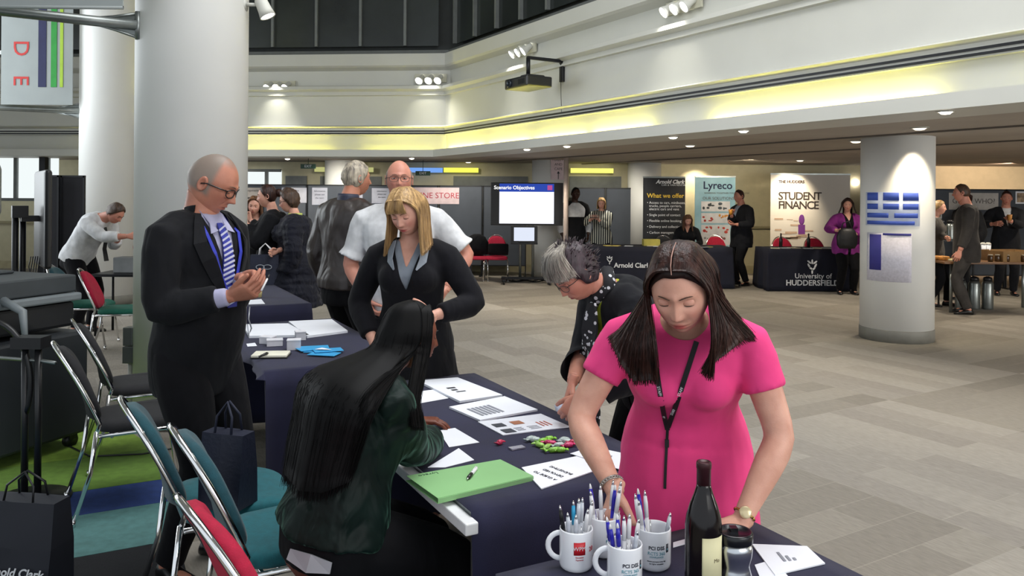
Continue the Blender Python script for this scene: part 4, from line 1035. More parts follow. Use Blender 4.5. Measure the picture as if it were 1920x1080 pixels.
def headgeo(fem=False, nu=72, nv=56, smile=0., jaw=1., closed=True, age=0.):
    """head-local vertices: +Y forward, origin between the ears; returns verts, faces, tint per vertex"""
    vs = []; tint = []
    def g(x, s): return math.exp(-(x / s) ** 2)
    for j in range(nv + 1):
        th = PI * j / nv; z = -math.cos(th); rr = math.sin(th)
        for i in range(nu):
            # more columns toward the face
            u = i / nu * 2 * PI; ph = u - .38 * math.sin(u) ;
            x = rr * math.sin(ph); y = rr * math.cos(ph)      # ph 0 = front
            X = x * .0755; Y = y * .098; Z = z * .118
            if y < 0: Y *= 1.02; 
            if z > 0: Z *= .98; X *= 1 + .05 * z * (1 - z) * 2
            if z < 0:
                q = -z; X *= 1 - .30 * q ** 1.6 * jaw
                if y < 0: Y *= 1 - .55 * q ** 1.2
                else: Y *= 1 - .03 * q
                if y > 0: Y += .004 * q
            fr = max(0., y) ** .8
            if y > 0:
                Y -= .010 * max(0, y) ** 6 * (1 - abs(z))       # flatten the face plane
                # forehead slope
                if Z > .03: Y -= .10 * (Z - .03) * fr
                # brow, eye sockets
                Y += fr * (.0035 if fem else .006) * g(Z - .024, .010) * g(X, .045)
                Y -= fr * .0125 * (g(X - .031, .017) + g(X + .031, .017)) * g(Z - .004, .013)
                Y += fr * .0045 * (g(X - .044, .018) + g(X + .044, .018)) * g(Z + .024, .016)
                # nose
                zt = -.033; L = (.022 - zt)
                if Z <= .024: t = min(1, max(0, (.022 - Z) / L))
                else: t = 0
                amp = (.004 + (.0165 if fem else .022) * t ** 1.35)
                if Z < zt: amp *= g(Z - zt, .0065)
                elif Z > .022: amp *= g(Z - .022, .010)
                Y += fr * amp * g(X, .0070 + .0035 * t)
                Y += fr * .0075 * (g(X - .0115, .0055) + g(X + .0115, .0055)) * g(Z - zt - .001, .0075)
                # mouth
                mz = -.0640 + smile * .10 * X * X / .02; mw = .024 + smile * .004
                w = g(X, mw)
                Y += fr * w * (.0068 * g(Z - mz - .0045, .0044) + .0085 * g(Z - mz + .0062, .0052) - .0065 * g(Z - mz, .0022))
                Y -= fr * .003 * g(X, .02) * g(Z - mz + .016, .006)
                Y += fr * .007 * g(X, .020) * g(Z + .094, .014)                     # chin
                Y += fr * smile * .004 * (g(X - .036, .012) + g(X + .036, .012)) * g(Z + .040, .016)
                Y -= fr * (.0012 + age * .002) * (g(abs(X) - .027 - (-.035 - Z) * .25, .0028)) * g(Z + .05, .016)   # nasolabial fold
            vs.append(Vector((X, Y, Z)))
            mzz = -.0640 + smile * .10 * X * X / .02
            lip = min(1., 1.3 * g(X, .0185) * max(0., 1 - (abs(Z - mzz + .001) / (.0105 * max(.15, 1 - (X / .026) ** 2) + .0015)) ** 3)) if y > .5 else 0.
            blush = g(abs(X) - .042, .02) * g(Z + .03, .022) * (y > 0) + .6 * g(X, .012) * g(Z + .036, .014) * (y > 0)
            sm_ = lambda t: (lambda q: q * q * (3 - 2 * q))(min(1., max(0., t)))
            stub = max(.75 * sm_((Z - .080) / .025), sm_((.34 - y) / .22) * sm_((Z + .045 + .03 * max(0, y)) / .02))
            jawst = 1. if (y > -.2 and Z < -.035 and abs(X) > 0) else 0
            tint.append((lip, min(1, blush), stub, jawst))
    fs = []
    for j in range(nv):
        for i in range(nu):
            a = j * nu + i; b_ = j * nu + (i + 1) % nu; fs.append((a, b_, b_ + nu, a + nu))
    return vs, fs, tint
def skin_mat(name, base, lip, stubc=None, rough=.48, stub=0.):
    m = bpy.data.materials.new(name); m.use_nodes = True; nt = m.node_tree; b = nt.nodes['Principled BSDF']
    b.inputs['Roughness'].default_value = rough; b.inputs['Specular IOR Level'].default_value = .4
    b.inputs['Subsurface Weight'].default_value = .12; b.inputs['Subsurface Radius'].default_value = (.02, .008, .004); b.inputs['Subsurface Scale'].default_value = .3
    at = nt.nodes.new('ShaderNodeAttribute'); at.attribute_name = 'tint'
    sp = nt.nodes.new('ShaderNodeSeparateColor'); nt.links.new(at.outputs['Color'], sp.inputs[0])
    n = nt.nodes.new('ShaderNodeTexNoise'); n.inputs['Scale'].default_value = 18; n.inputs['Detail'].default_value = 6
    tc = nt.nodes.new('ShaderNodeTexCoord'); nt.links.new(tc.outputs['Object'], n.inputs['Vector'])
    rp = nt.nodes.new('ShaderNodeValToRGB'); c = lin(base)
    rp.color_ramp.elements[0].position = .3; rp.color_ramp.elements[0].color = (c[0] * .88, c[1] * .80, c[2] * .78, 1); rp.color_ramp.elements[1].position = .7; rp.color_ramp.elements[1].color = (min(1, c[0] * 1.06), min(1, c[1] * 1.05), min(1, c[2] * 1.05), 1)
    nt.links.new(n.outputs['Fac'], rp.inputs[0]); last = rp.outputs[0]
    def mixin(fac, col, k):
        nonlocal last
        mu = nt.nodes.new('ShaderNodeMath'); mu.operation = 'MULTIPLY'; mu.inputs[1].default_value = k; nt.links.new(fac, mu.inputs[0])
        mx = nt.nodes.new('ShaderNodeMix'); mx.data_type = 'RGBA'; nt.links.new(mu.outputs[0], mx.inputs[0]); nt.links.new(last, mx.inputs[6]); mx.inputs[7].default_value = lin(col); last = mx.outputs[2]
    mixin(sp.outputs[1], lip, .35); mixin(sp.outputs[0], lip, .95)
    if stubc: mixin(sp.outputs[2], stubc, stub)
    nt.links.new(last, b.inputs['Base Color']); 
    bp = nt.nodes.new('ShaderNodeBump'); bp.inputs['Strength'].default_value = .15; bp.inputs['Distance'].default_value = .003; n2 = nt.nodes.new('ShaderNodeTexNoise'); n2.inputs['Scale'].default_value = 260
    nt.links.new(tc.outputs['Object'], n2.inputs['Vector']); nt.links.new(n2.outputs['Fac'], bp.inputs['Height']); nt.links.new(bp.outputs[0], b.inputs['Normal'])
    return m
def cloth_mat(name, color, rough=.85, fold=.5, scale=7., **k):
    if name in _M: return _M[name]
    m = mat(name, color, rough, spec=k.pop('spec', .2), var=k.pop('var', .1), scale=k.pop('vs', 12), sheen=k.pop('sheen', .05), **k)
    nt = m.node_tree; b = nt.nodes['Principled BSDF']; tc = nt.nodes.new('ShaderNodeTexCoord'); mp = nt.nodes.new('ShaderNodeMapping'); mp.inputs['Scale'].default_value = (1, 1, .55)
    nt.links.new(tc.outputs['Object'], mp.inputs[0]); n = nt.nodes.new('ShaderNodeTexNoise'); n.inputs['Scale'].default_value = scale; n.inputs['Detail'].default_value = 2.5; n.inputs['Distortion'].default_value = .8
    nt.links.new(mp.outputs[0], n.inputs['Vector']); bp = nt.nodes.new('ShaderNodeBump'); bp.inputs['Strength'].default_value = fold; bp.inputs['Distance'].default_value = .05
    nt.links.new(n.outputs['Fac'], bp.inputs['Height'])
    w = nt.nodes.new('ShaderNodeTexNoise'); w.inputs['Scale'].default_value = 500; nt.links.new(tc.outputs['Object'], w.inputs['Vector'])
    b2 = nt.nodes.new('ShaderNodeBump'); b2.inputs['Strength'].default_value = .12; b2.inputs['Distance'].default_value = .002; nt.links.new(w.outputs['Fac'], b2.inputs['Height']); nt.links.new(bp.outputs[0], b2.inputs['Normal']); nt.links.new(b2.outputs[0], b.inputs['Normal'])
    return m
def hair_mat(name, c1, c2, rough=.38, scale=60, stretch=(1, 1, .08), spec=.5):
    m = mat(name, c1, rough, spec=spec, var=.15, scale=scale, color2=c2, stretch=stretch, bump=.5, bscale=scale * 2); return m
def mesh_obj(name, co, fs, m, parent=None, smooth=True):
    me = bpy.data.meshes.new(name); me.from_pydata([tuple(map(float, p)) for p in co], [], fs)
    me.polygons.foreach_set('use_smooth', [smooth] * len(me.polygons)); me.materials.append(m); me.update()
    o = bpy.data.objects.new(name, me); COL.objects.link(o)
    if parent is not None: o.parent = parent
    return o
def smooth_edge(co, fs, it=8):
    cnt = {}
    for f in fs:
        for i in range(len(f)):
            e = (min(f[i], f[(i + 1) % len(f)]), max(f[i], f[(i + 1) % len(f)])); cnt[e] = cnt.get(e, 0) + 1
    nb = {}
    for (a, b_), c in cnt.items():
        if c == 1: nb.setdefault(a, []).append(b_); nb.setdefault(b_, []).append(a)
    co = [Vector(p) for p in co]
    for _ in range(it):
        new = {a: co[a] * .4 + sum((co[x] for x in n), Vector()) / len(n) * .6 for a, n in nb.items()}
        for a, p in new.items(): co[a] = p
    return co
class Person:
    def __init__(s, label, loc, rz, sk, skin, near=True, smile=0., jaw=1., hands=None, nu=72, nv=56, group=None, eyes='closed', brow='#3a2a22', bodyvox=None, hs=1., hfar=False, age=0.):
        s.sk = sk; s.near = near; H = sk.H; s.hsz = H / 1.72 * (.96 if sk.f else 1.0) * hs
        vox = bodyvox or (.008 if near else .014); b = MB()
        sk.torso(b, 0.); sk.arms(b, 0.); sk.legs(b, 0.); sk.neckl(b)
        for k in (1, -1): b.tube([sk.an[k] + Vector((0, 0, .0)), sk.an[k] + sk.toe[k] * -.03 + Vector((0, 0, -.045)), ], [.035, .035], 10); b.tube([sk.an[k] - sk.toe[k] * .03 + Vector((0, 0, -.05)), sk.an[k] + sk.toe[k] * .12 + Vector((0, 0, -.055))], [.034, .028], 10)
        co, fs, nr = remesh(b, vox, 6 if near else 3)
        co = [tuple(p) for p in co]; fs = list(fs); tint = [(0, 0, 0, 0)] * len(co)
        # head
        hv, hf, ht = headgeo(sk.f, nu if near else 40, nv if near else 32, smile, jaw, age=age)
        A = Matrix.Translation(sk.hc) @ sk.HM @ Matrix.Scale(s.hsz, 4); s.A = A; o = len(co)
        co += [tuple(A @ p) for p in hv]; fs += [tuple(i + o for i in reversed(f)) for f in hf]; tint += ht
        # ears
        for sg in (-1, 1):
            e = MB(); n = 12; rings = []
            for k, (dx, sc_) in enumerate(((-.004, .75), (.002, .95), (.008, 1.0), (.013, .92), (.010, .62), (.005, .35))):
                rings.append([A @ (Vector((sg * (.072 + dx + .05 * (-(math.sin(2 * PI * i / n)) * 0) ), -.004 - .25 * dx + .017 * sc_ * math.cos(2 * PI * i / n) - .15 * dx, -.004 + .031 * sc_ * math.sin(2 * PI * i / n) * (1 if math.sin(2 * PI * i / n) > 0 else .9)))) for i in range(n)])
            e.loft([[tuple(q) for q in r] for r in rings]); o = len(co); co += e.v; fs += [tuple(i + o for i in f) for f in e.f]; tint += [(0, .3, 0, 0)] * len(e.v)
        # eyelids as part of the face, eyes beneath
        ez = .0035; ex = .0305; ey = .0700
        for sg in (-1, 1):
            e = MB(); R = .0135
            lid = {'closed': -.42, 'down': -.30, 'open': .30}[eyes]     # sine of the upper lid's edge
            rings = []; n = 14
            for k in range(7):
                a = -1.35 + 2.7 * k / 6
                rings.append(a)
            vs = []; m_ = 8
            top = 1.2; lo = math.asin(lid)
            for k in range(m_ + 1):
                la = lo + (top - lo) * k / m_
                for i in range(n + 1):
                    lo_ = -1.45 + 2.9 * i / n
                    q = Vector((sg * ex + R * 1.22 * math.sin(lo_) * math.cos(la * .8), ey + R * 1.0 * math.cos(lo_) ** .8 * math.cos(la), ez + R * .92 * math.sin(la) - .0015 * math.cos(lo_) * 0)); vs.append(tuple(A @ q))
            ff = [(k * (n + 1) + i, k * (n + 1) + i + 1, (k + 1) * (n + 1) + i + 1, (k + 1) * (n + 1) + i) for k in range(m_) for i in range(n)]
            o = len(co); co += vs; fs += [tuple(i + o for i in f) for f in ff]; tint += [(0, .35, 0, 0)] * len(vs)
            # lower lid
            vs = []
            lo2 = -1.2; hi2 = math.asin(max(-.62, lid - .55) if eyes == 'open' else lid - .06)
            for k in range(5):
                la = lo2 + (hi2 - lo2) * k / 4
                for i in range(n + 1):
                    lo_ = -1.45 + 2.9 * i / n; q = Vector((sg * ex + R * 1.2 * math.sin(lo_) * math.cos(la * .8), ey - .0006 + R * .99 * math.cos(lo_) * math.cos(la), ez + R * .92 * math.sin(la))); vs.append(tuple(A @ q))
            ff = [(k * (n + 1) + i, k * (n + 1) + i + 1, (k + 1) * (n + 1) + i + 1, (k + 1) * (n + 1) + i) for k in range(4) for i in range(n)]
            o = len(co); co += vs; fs += [tuple(i + o for i in f) for f in ff]; tint += [(0, .3, 0, 0)] * len(vs)
        # hands
        hands = hands or {}
        for sd in (1, -1):
            h = dict(hands.get(sd, {})); fa = (sk.wr[sd] - sk.el[sd]).normalized()
            d = Vector(h.pop('dir', fa)); pl = Vector(h.pop('palm', (-sd, 0, -.2))); hb = MB()
            if h.pop('none', False): continue
            hand(hb, sk.wr[sd] + fa * .012, d, pl, sd, S=s.hsz * (.98 if not sk.f else .94), n=8 if near else 6, **h)
            if near:
                hb.tube([sk.wr[sd] - fa * .05, sk.wr[sd], sk.wr[sd] + fa * .02], [.026 * s.hsz, .025 * s.hsz, .024 * s.hsz], 14)
                c2, f2, _ = remesh(hb, .0027, 3)
            else: c2, f2 = hb.v, hb.f
            o = len(co); co += [tuple(p) for p in c2]; fs += [tuple(i + o for i in f) for f in f2]; tint += [(0, 0, 0, 0)] * len(c2)
        me = bpy.data.meshes.new('person'); me.from_pydata([tuple(map(float, p)) for p in co], [], fs); me.polygons.foreach_set('use_smooth', [True] * len(me.polygons)); me.materials.append(skin); me.update()
        at = me.color_attributes.new('tint', 'FLOAT_COLOR', 'POINT'); at.data.foreach_set('color', [float(v) for t in tint for v in (t[0], t[1], t[2], 1)])
        s.o = bpy.data.objects.new('person', me); COL.objects.link(s.o); s.o.location = loc; s.o.rotation_euler.z = rz; tag(s.o, label, 'person', group)
        # eyes
        if eyes != 'closed':
            e = MB()
            for sg in (-1, 1):
                c = Vector((sg * ex, ey - .0016, ez)); e.ball((0, 0, 0), .0124, 12, 0, A @ Matrix.Translation(c))
                e.ball((0, .0105, -.001 if eyes == 'open' else -.004), (.0052, .0025, .0052), 10, 1, A @ Matrix.Translation(c))
            e.build('eyes', [mat('eye_white', '#c9c4bf', .3, var=0), mat('iris_dark', '#2a1e18', .2, var=0)], s.o)
        # lashes and brows
        for sg in (-1, 1):
            e = MB(); pts = []
            lo = math.asin({'closed': -.42, 'down': -.30, 'open': .30}[eyes])
            for i in range(9):
                lo_ = -1.2 + 2.4 * i / 8; pts.append(A @ Vector((sg * ex + R * 1.22 * math.sin(lo_) * math.cos(lo * .8), ey + .0006 + R * 1.0 * math.cos(lo_) * math.cos(lo), ez + R * .92 * math.sin(lo))))
            e.tube(pts, [.0004, .0008, .001, .0011, .0011, .0011, .001, .0008, .0004], 5)
            e.build('eyelash', mat('lash_dark', '#241814', .6, var=0), s.o)
        for sg in (-1, 1):
            e = MB(); pts = [A @ Vector((sg * x, y, z)) for x, y, z in ((.012, .0925, .0215), (.020, .0925, .0255), (.030, .0880, .0275), (.040, .0800, .0255), (.048, .0700, .0205))]
            e.tube(pts, [.0012, .0026, .0026, .002, .0007], 6, flat=.7)
            e.build('eyebrow', mat('brow' + brow, brow, .8), s.o)
    def garment(s, name, m, fn, vox=None, smooth=5, cut=None, amp=.0, nscale=(9, 9, 5), label=None, solid=.0):
        b = MB(); fn(s.sk, b); co, fs, nr = remesh(b, vox or (.009 if s.near else .015), smooth if s.near else 2)
        if amp:
            for i in range(len(co)):
                p = co[i]; q = Vector((p[0] * nscale[0], p[1] * nscale[1], p[2] * nscale[2])); v = noise.noise(q) + .5 * noise.noise(q * 2.3)
                co[i] = p + nr[i] * (v * amp)
        if cut:
            keep = []; 
            for f in fs:
                c = sum((Vector(co[i]) for i in f), Vector()) / len(f)
                if not cut(c): keep.append(f)
            fs = keep; used = sorted({i for f in fs for i in f}); mp = {v: k for k, v in enumerate(used)}; co = [co[i] for i in used]; fs = [tuple(mp[i] for i in f) for f in fs]
        if cut: co = smooth_edge(co, fs)
        o = mesh_obj(name, co, fs, m, s.o)
        if solid: q = o.modifiers.new('s', 'SOLIDIFY'); q.thickness = solid; q.offset = -1
        if label: o['label'] = label
        return o
    def part(s, name, m, b, label=None, bevel=0.):
        o = b.build(name, m, s.o, bevel); 
        if label: o['label'] = label
        return o
    def shoes(s, m, heel=0.):
        for k in (1, -1):
            b = MB(); t = s.sk.toe[k]; a = s.sk.an[k]; x = Vector((t.y, -t.x, 0)); rings = []
            for d, w, h in ((-.065, .022, .05), (-.05, .034, .075), (0, .038, .085), (.05, .042, .062), (.11, .047, .045), (.16, .040, .036), (.185, .018, .026)):
                c = Vector((a.x, a.y, 0)) + t * d; rings.append([tuple(c + x * w * math.cos(q) + Vector((0, 0, max(0.0, h * .5 + h * .5 * math.sin(q)) + .002))) for q in [2 * PI * i / 14 for i in range(14)]])
            b.loft(rings); b.build('shoe', m, s.o)
    def cap(s, m, grow=1.08, front=.055, side=-.02, back=-.06, vol=(0, 0, 0), nz=.004, name='hair', seed=0, nsc=30, temple=.045, zmax=9, ymax=9, th=.004):
        """hair cap: a shell over the scalp"""
        vs, fs, _ = headgeo(s.sk.f, 64 if s.near else 36, 48 if s.near else 28); co = []
        keepv = []
        for v in vs:
            n = v.normalized(); yy = v.y / .098
            lim = front + (side - front) * min(1, max(0, (.75 - yy) / .55)) if yy > .2 else side + (back - side) * min(1, max(0, (.2 - yy) / .8))
            if yy > .2 and abs(v.x) > temple and v.z < front: lim = max(lim, .0)
            keepv.append(v.y < ymax and v.z < zmax + .02 * max(0, -v.y / .09) and v.z > lim + .004 * noise.noise(v * 60))
            e = min(1, max(0, (v.z - lim) / .02 + .35))
            g = 1 + (grow - 1) * e
            q = Vector((v.x * g, v.y * g, v.z * g)) + Vector(vol) * e * max(0, n.z) + n * (nz * noise.noise(Vector((v.x * nsc, v.y * nsc, v.z * nsc + seed))) * e)
            co.append(s.A @ q)
        fs = [tuple(reversed(f)) for f in fs if all(keepv[i] for i in f)]
        used = sorted({i for f in fs for i in f}); mp = {v: k for k, v in enumerate(used)}
        co = [co[i] for i in used]; fs = [tuple(mp[i] for i in f) for f in fs]; o = mesh_obj(name, smooth_edge(co, fs, 10), fs, m, s.o)
        q = o.modifiers.new('s', 'SOLIDIFY'); q.thickness = th; q.offset = 0
        return o
    def strands(s, m, guides, n=500, r=.0011, jit=.004, name='hair', seed=1, local=False, shell=True, taper=.4, lenj=.08, shellm=None, clump=0., thick=.012):
        """guides: list of polylines (same point count) in person space; interpolated strands plus a backing sheet"""
        rn = random.Random(seed); G = [[(s.A @ Vector(p)) if local else Vector(p) for p in g] for g in guides]; K = len(G); P = len(G[0]); b = MB()
        def samp(u, v):
            f = u * (K - 1); i = min(K - 2, int(f)); q = f - i; w = v * (P - 1); j = min(P - 2, int(w)); z = w - j
            def cr(a, b_, c, d, t): return .5 * ((2 * b_) + (-a + c) * t + (2 * a - 5 * b_ + 4 * c - d) * t * t + (-a + 3 * b_ - 3 * c + d) * t ** 3)
            def along(g): 
                return cr(g[max(j - 1, 0)], g[j], g[j + 1], g[min(j + 2, P - 1)], z)
            return along(G[i]) * (1 - q) + along(G[i + 1]) * q
        ns = P * 3
        for k in range(n):
            u = rn.random(); L = 1 - rn.random() ** 2 * lenj * 3; off = Vector((rn.gauss(0, 1), rn.gauss(0, 1), rn.gauss(0, .4))) * jit; uj = rn.uniform(-.03, .03); ph = rn.random() * 6
            pts = []
            for i in range(ns + 1):
                v = i / ns * L; uu = min(1, max(0, u + uj * v)); p = samp(uu, v) + off * (.25 + .9 * v) + Vector((math.sin(ph + v * 7), math.cos(ph + v * 6), 0)) * .0012
                pts.append(p)
            b.tube(pts, [r * (1 - (1 - taper) * (i / ns) ** 2) for i in range(ns + 1)], 3, cap=False)
        if shell:
            nu_, nv_ = (K - 1) * 4, P * 3; vs = [tuple(samp(i / nu_, j / nv_ * .96)) for i in range(nu_ + 1) for j in range(nv_ + 1)]
            fs = [(i * (nv_ + 1) + j, (i + 1) * (nv_ + 1) + j, (i + 1) * (nv_ + 1) + j + 1, i * (nv_ + 1) + j + 1) for i in range(nu_) for j in range(nv_)]
            c = MB(); c.add(vs, fs); me = c.mesh('t'); bm = bmesh.new(); bm.from_mesh(me); bmesh.ops.recalc_face_normals(bm, faces=bm.faces)
            bm.normal_update(); base = [v.co.copy() for v in bm.verts]; nn = [v.normal.copy() for v in bm.verts]; bm.free(); bpy.data.meshes.remove(me)
            o = len(base); v2 = [tuple(p + q * thick * .5) for p, q in zip(base, nn)] + [tuple(p - q * thick * .5) for p, q in zip(base, nn)]
            f2 = fs + [tuple(reversed([i + o for i in f])) for f in fs]; W_ = nv_ + 1
            edge = [i * W_ for i in range(nu_ + 1)] + [nu_ * W_ + j for j in range(1, W_)] + [i * W_ + nv_ for i in range(nu_ - 1, -1, -1)] + [j for j in range(nv_ - 1, 0, -1)]
            for q in range(len(edge)): a, c_ = edge[q], edge[(q + 1) % len(edge)]; f2.append((a, c_, c_ + o, a + o))
            b.add(v2, f2)
        return b.build(name, m, s.o)
    def surf(s, m, name, t0, t1, x0, x1, off, o=0., nu=6, nv=24, taper=None, th=.004, dirv=1, face=None):
        pass
def front_pt(sk, t, ang, o, belly=0.):
    """point on the torso surface at height t, angle ang (0 = front, + to the person's right)"""
    H = sk.H; k = sk.bulk; c, x, y, u = sk.at(t)
    if sk.f: P = [(-.25, .092, .066, -.004), (0, .101, .074, -.006), (.18, .092, .064, -.002), (.36, .076, .055, .002), (.52, .080, .066, .010), (.68, .088, .080, .012), (.80, .090, .062, .004), (.90, .080, .052, -.002), (.97, .050, .040, -.004), (1.03, .034, .034, 0)]
    else: P = [(-.25, .088, .066, -.002), (0, .095, .070, -.002), (.18, .090, .066, .004), (.36, .086, .064, .006), (.52, .090, .066, .006), (.68, .098, .070, .006), (.80, .102, .066, .002), (.90, .094, .056, -.004), (.97, .060, .044, -.006), (1.03, .038, .038, -.002)]
    ts = [q[0] for q in P]; v = lambda j: float(np.interp(t, ts, [q[j] for q in P]))
    bl = belly * math.exp(-((t - .22) / .25) ** 2)
    a = v(1) * H * k * (sk.wide if t > .5 else 1) + o; d = v(2) * H * k + o + bl * .5; s_, c_ = math.sin(ang), math.cos(ang); q = 2 / 2.3
    return c + y * (v(3) * H + bl * .5) + x * (a * abs(s_) ** q * (1 if s_ > 0 else -1)) + y * (d * abs(c_) ** q * (1 if c_ > 0 else -1))
def ribbon(b, pts, w, th=.0025, mi=0, up=None, nrm=None):
    """flat strap along pts; nrm gives the outward normal at each point"""
    P = [Vector(p) for p in pts]; n = len(P); vs = []; ws = w if hasattr(w, '__len__') else [w] * n
    for i in range(n):
        d = (P[min(n - 1, i + 1)] - P[max(0, i - 1)]).normalized(); N = Vector(nrm[i] if isinstance(nrm, list) else nrm).normalized(); s_ = d.cross(N).normalized(); N = s_.cross(d)
        for a, c in ((-1, 1), (1, 1), (1, -1), (-1, -1)): vs.append(tuple(P[i] + s_ * a * ws[i] / 2 + N * c * th / 2))
    fs = [(0, 1, 2, 3), (4 * n - 1, 4 * n - 2, 4 * n - 3, 4 * n - 4)]
    for i in range(n - 1):
        for k in range(4): a = 4 * i + k; c = 4 * i + (k + 1) % 4; fs.append((a, c, c + 4, a + 4))
    b.add(vs, fs, mi, False)
def glasses(P, m, thick=.0022, lens=True):
    A = P.A; b = MB()
    for sg in (-1, 1):
        pts = [A @ Vector((sg * (.0325 + .0255 * abs(math.cos(t)) ** .75 * (1 if math.cos(t) > 0 else -1)), .096 - .014 * abs(math.cos(t) * .5 + .5) ** 2, .000 + .0165 * abs(math.sin(t)) ** .75 * (1 if math.sin(t) > 0 else -1))) for t in [2 * PI * i / 24 for i in range(25)]]
        b.tube(pts, thick, 6)
        b.tube([A @ Vector((sg * .058, .083, .008)), A @ Vector((sg * .076, .06, .008)), A @ Vector((sg * .083, .01, .006)), A @ Vector((sg * .082, -.012, -.004))], thick * 1.25, 6)
    b.tube([A @ Vector((-.008, .094, .004)), A @ Vector((0, .098, .007)), A @ Vector((.008, .094, .004))], thick, 6)
    P.part('glasses', m, b)
from mathutils.bvhtree import BVHTree
_bv = {}
def cast(P, o, px, py, off=.003):
    """where the sight line through a pixel meets a garment; returned in person space with the outward normal"""
    if o.name not in _bv:
        _bv[o.name] = BVHTree.FromPolygons([v.co.copy() for v in o.data.vertices], [tuple(p.vertices) for p in o.data.polygons])
    R = Matrix.Rotation(-P.o.rotation_euler.z, 3, 'Z'); og = R @ (Vector((0, 0, CH)) - P.o.location); d = (R @ ray(px, py)).normalized()
    h, n, i, _ = _bv[o.name].ray_cast(og, d)
    if h is None: return None, None
    if n.dot(d) > 0: n = -n
    return h + n * off, n
def strap(P, o, pix, w, b, off=.003, mi=0, dense=4, th=.002):
    pts = []; ns = []
    for k in range(len(pix) - 1):
        for j in range(dense + (k == len(pix) - 2)):
            t = j / dense; px = pix[k][0] * (1 - t) + pix[k + 1][0] * t; py = pix[k][1] * (1 - t) + pix[k + 1][1] * t
            h, n = cast(P, o, px, py, off)
            if h is not None: pts.append(h); ns.append(n)
    if len(pts) > 2:
        for _ in range(2):
            q = [pts[0]] + [pts[i] * .5 + (pts[i - 1] + pts[i + 1]) * .25 for i in range(1, len(pts) - 1)] + [pts[-1]]; pts = q
            m = [ns[0]] + [(ns[i] + ns[i - 1] + ns[i + 1]).normalized() for i in range(1, len(ns) - 1)] + [ns[-1]]; ns = m
        ribbon(b, pts, w, th, mi, None, ns)
    return pts, ns
def patch(P, o, poly, b, off=.004, th=.003, mi=0, n=8):
    """a flat shape (pixel outline, 4 corners: a b c d) laid on a garment's surface"""
    A, B, C, D = poly; g = []
    for i in range(n + 1):
        for j in range(n + 1):
            u, v = i / n, j / n
            px = A[0] * (1 - u) * (1 - v) + B[0] * u * (1 - v) + C[0] * u * v + D[0] * (1 - u) * v
            py = A[1] * (1 - u) * (1 - v) + B[1] * u * (1 - v) + C[1] * u * v + D[1] * (1 - u) * v
            g.append(cast(P, o, px, py, off))
    ok = [q for q in g if q[0] is not None]
    if len(ok) < 4: return
    vs = []; 
    for h, nn in g: vs.append(h)
    k = len(g); idx = {}
    top = [i for i in range(k) if g[i][0] is not None]
    m = {i: a for a, i in enumerate(top)}
    V = [tuple(g[i][0]) for i in top] + [tuple(g[i][0] - g[i][1] * th) for i in top]; Fc = []
    o_ = len(top)
    for i in range(n):
        for j in range(n):
            q = (i * (n + 1) + j, (i + 1) * (n + 1) + j, (i + 1) * (n + 1) + j + 1, i * (n + 1) + j + 1)
            if all(a in m for a in q): Fc.append(tuple(m[a] for a in q)); Fc.append(tuple(o_ + m[a] for a in reversed(q)))
    b.add(V, Fc, mi, True)
# ------------------------------------------------------------------ the people
SK_F = skin_mat('skin_fair', '#d8a590', '#b0504e')
SK_P = skin_mat('skin_pink', '#c78c78', '#a04c46', '#55504a', stub=.0)
SK_G = skin_mat('skin_ruddy', '#b57c66', '#8f5046', '#7c756c', stub=.9)
SK_D = skin_mat('skin_brown', '#6e3c2a', '#6a2f28')
SK_B = skin_mat('skin_dark', '#3c261e', '#4a2622')
def heading(dx, dy): return math.atan2(-dx, dy)       # rotation that turns +Y to (dx, dy)
def to_local(loc, rz, p):
    return Matrix.Rotation(-rz, 3, 'Z') @ (Vector(p) - Vector(loc))
SUITC = cloth_mat('charcoal_suit', '#0f1014', .85, .4, sheen=.03)
TROU = cloth_mat('black_trousers', '#0c0c10', .88, .35, sheen=.02)
SHOE = mat('black_shoe', '#0e0e10', .3)
HB = hair_mat('hair_dark_brown', '#190d0b', '#3a1f18', .42, spec=.3)
HBL = hair_mat('hair_blonde', '#8a6840', '#c09c68', .42)
HBK = mat('hair_black', '#060607', .6, spec=.15, var=.1)
HGR = hair_mat('hair_grey', '#6d6662', '#a39c94', .5)
# ============ 1 woman in pink
loc = Vector((.53, 2.42, 0)); rz = heading(-.25, -1)
def LC(px, py, Y): return to_local(loc, rz, aty(px, py, Y))
wR = LC(1150, 915, 2.12); wL = LC(1392, 972, 2.10)
sk = Sk(1.62, 'f', lean=36, bulk=1.14, wide=1.06, head=(-8, 27, 3), R=wR, L=wL, Rp=(.9, -.5, -.2), Lp=(-1.1, -.5, -.1), hipback=.05, headoff=(0, .01, .008))
P = Person('woman in a pink dress leaning over the mugs, with a staff lanyard', loc, rz, sk, SK_F, smile=.6, jaw=.95, hs=1.11, nu=110, nv=90, eyes='closed', brow='#4a3328',
    hands={1: dict(dir=LC(1128, 985, 2.03) - wR, palm=(-.7, .1, -.6), curl=(18, 22, 12)), -1: dict(dir=LC(1345, 1010, 2.02) - wL, palm=(.6, .1, -.8), curl=(20, 25, 15))})
PINK = cloth_mat('pink_jersey', '#ea4585', .75, .25, 5, var=.03)
def fn(s, b): s.torso(b, .011, t0=-.1, t1=1.0, flare=.02); s.skirt(b, .014, .46, .03); s.arms(b, .010, .27, cuff=.004)
def neckcut(sk, r, dz=.0, fy=.012):
    c = sk.neck + sk.U * dz + sk.Fw * fy
    return lambda p: ((p - c).dot(sk.X) ** 2 + ((p - c).dot(sk.Fw)) ** 2) < r * r and (p - c).dot(sk.U) > -.05
P.garment('dress', PINK, fn, cut=neckcut(sk, .068))
A = P.A
def HL(x, y, z): return A @ Vector((x, y, z))
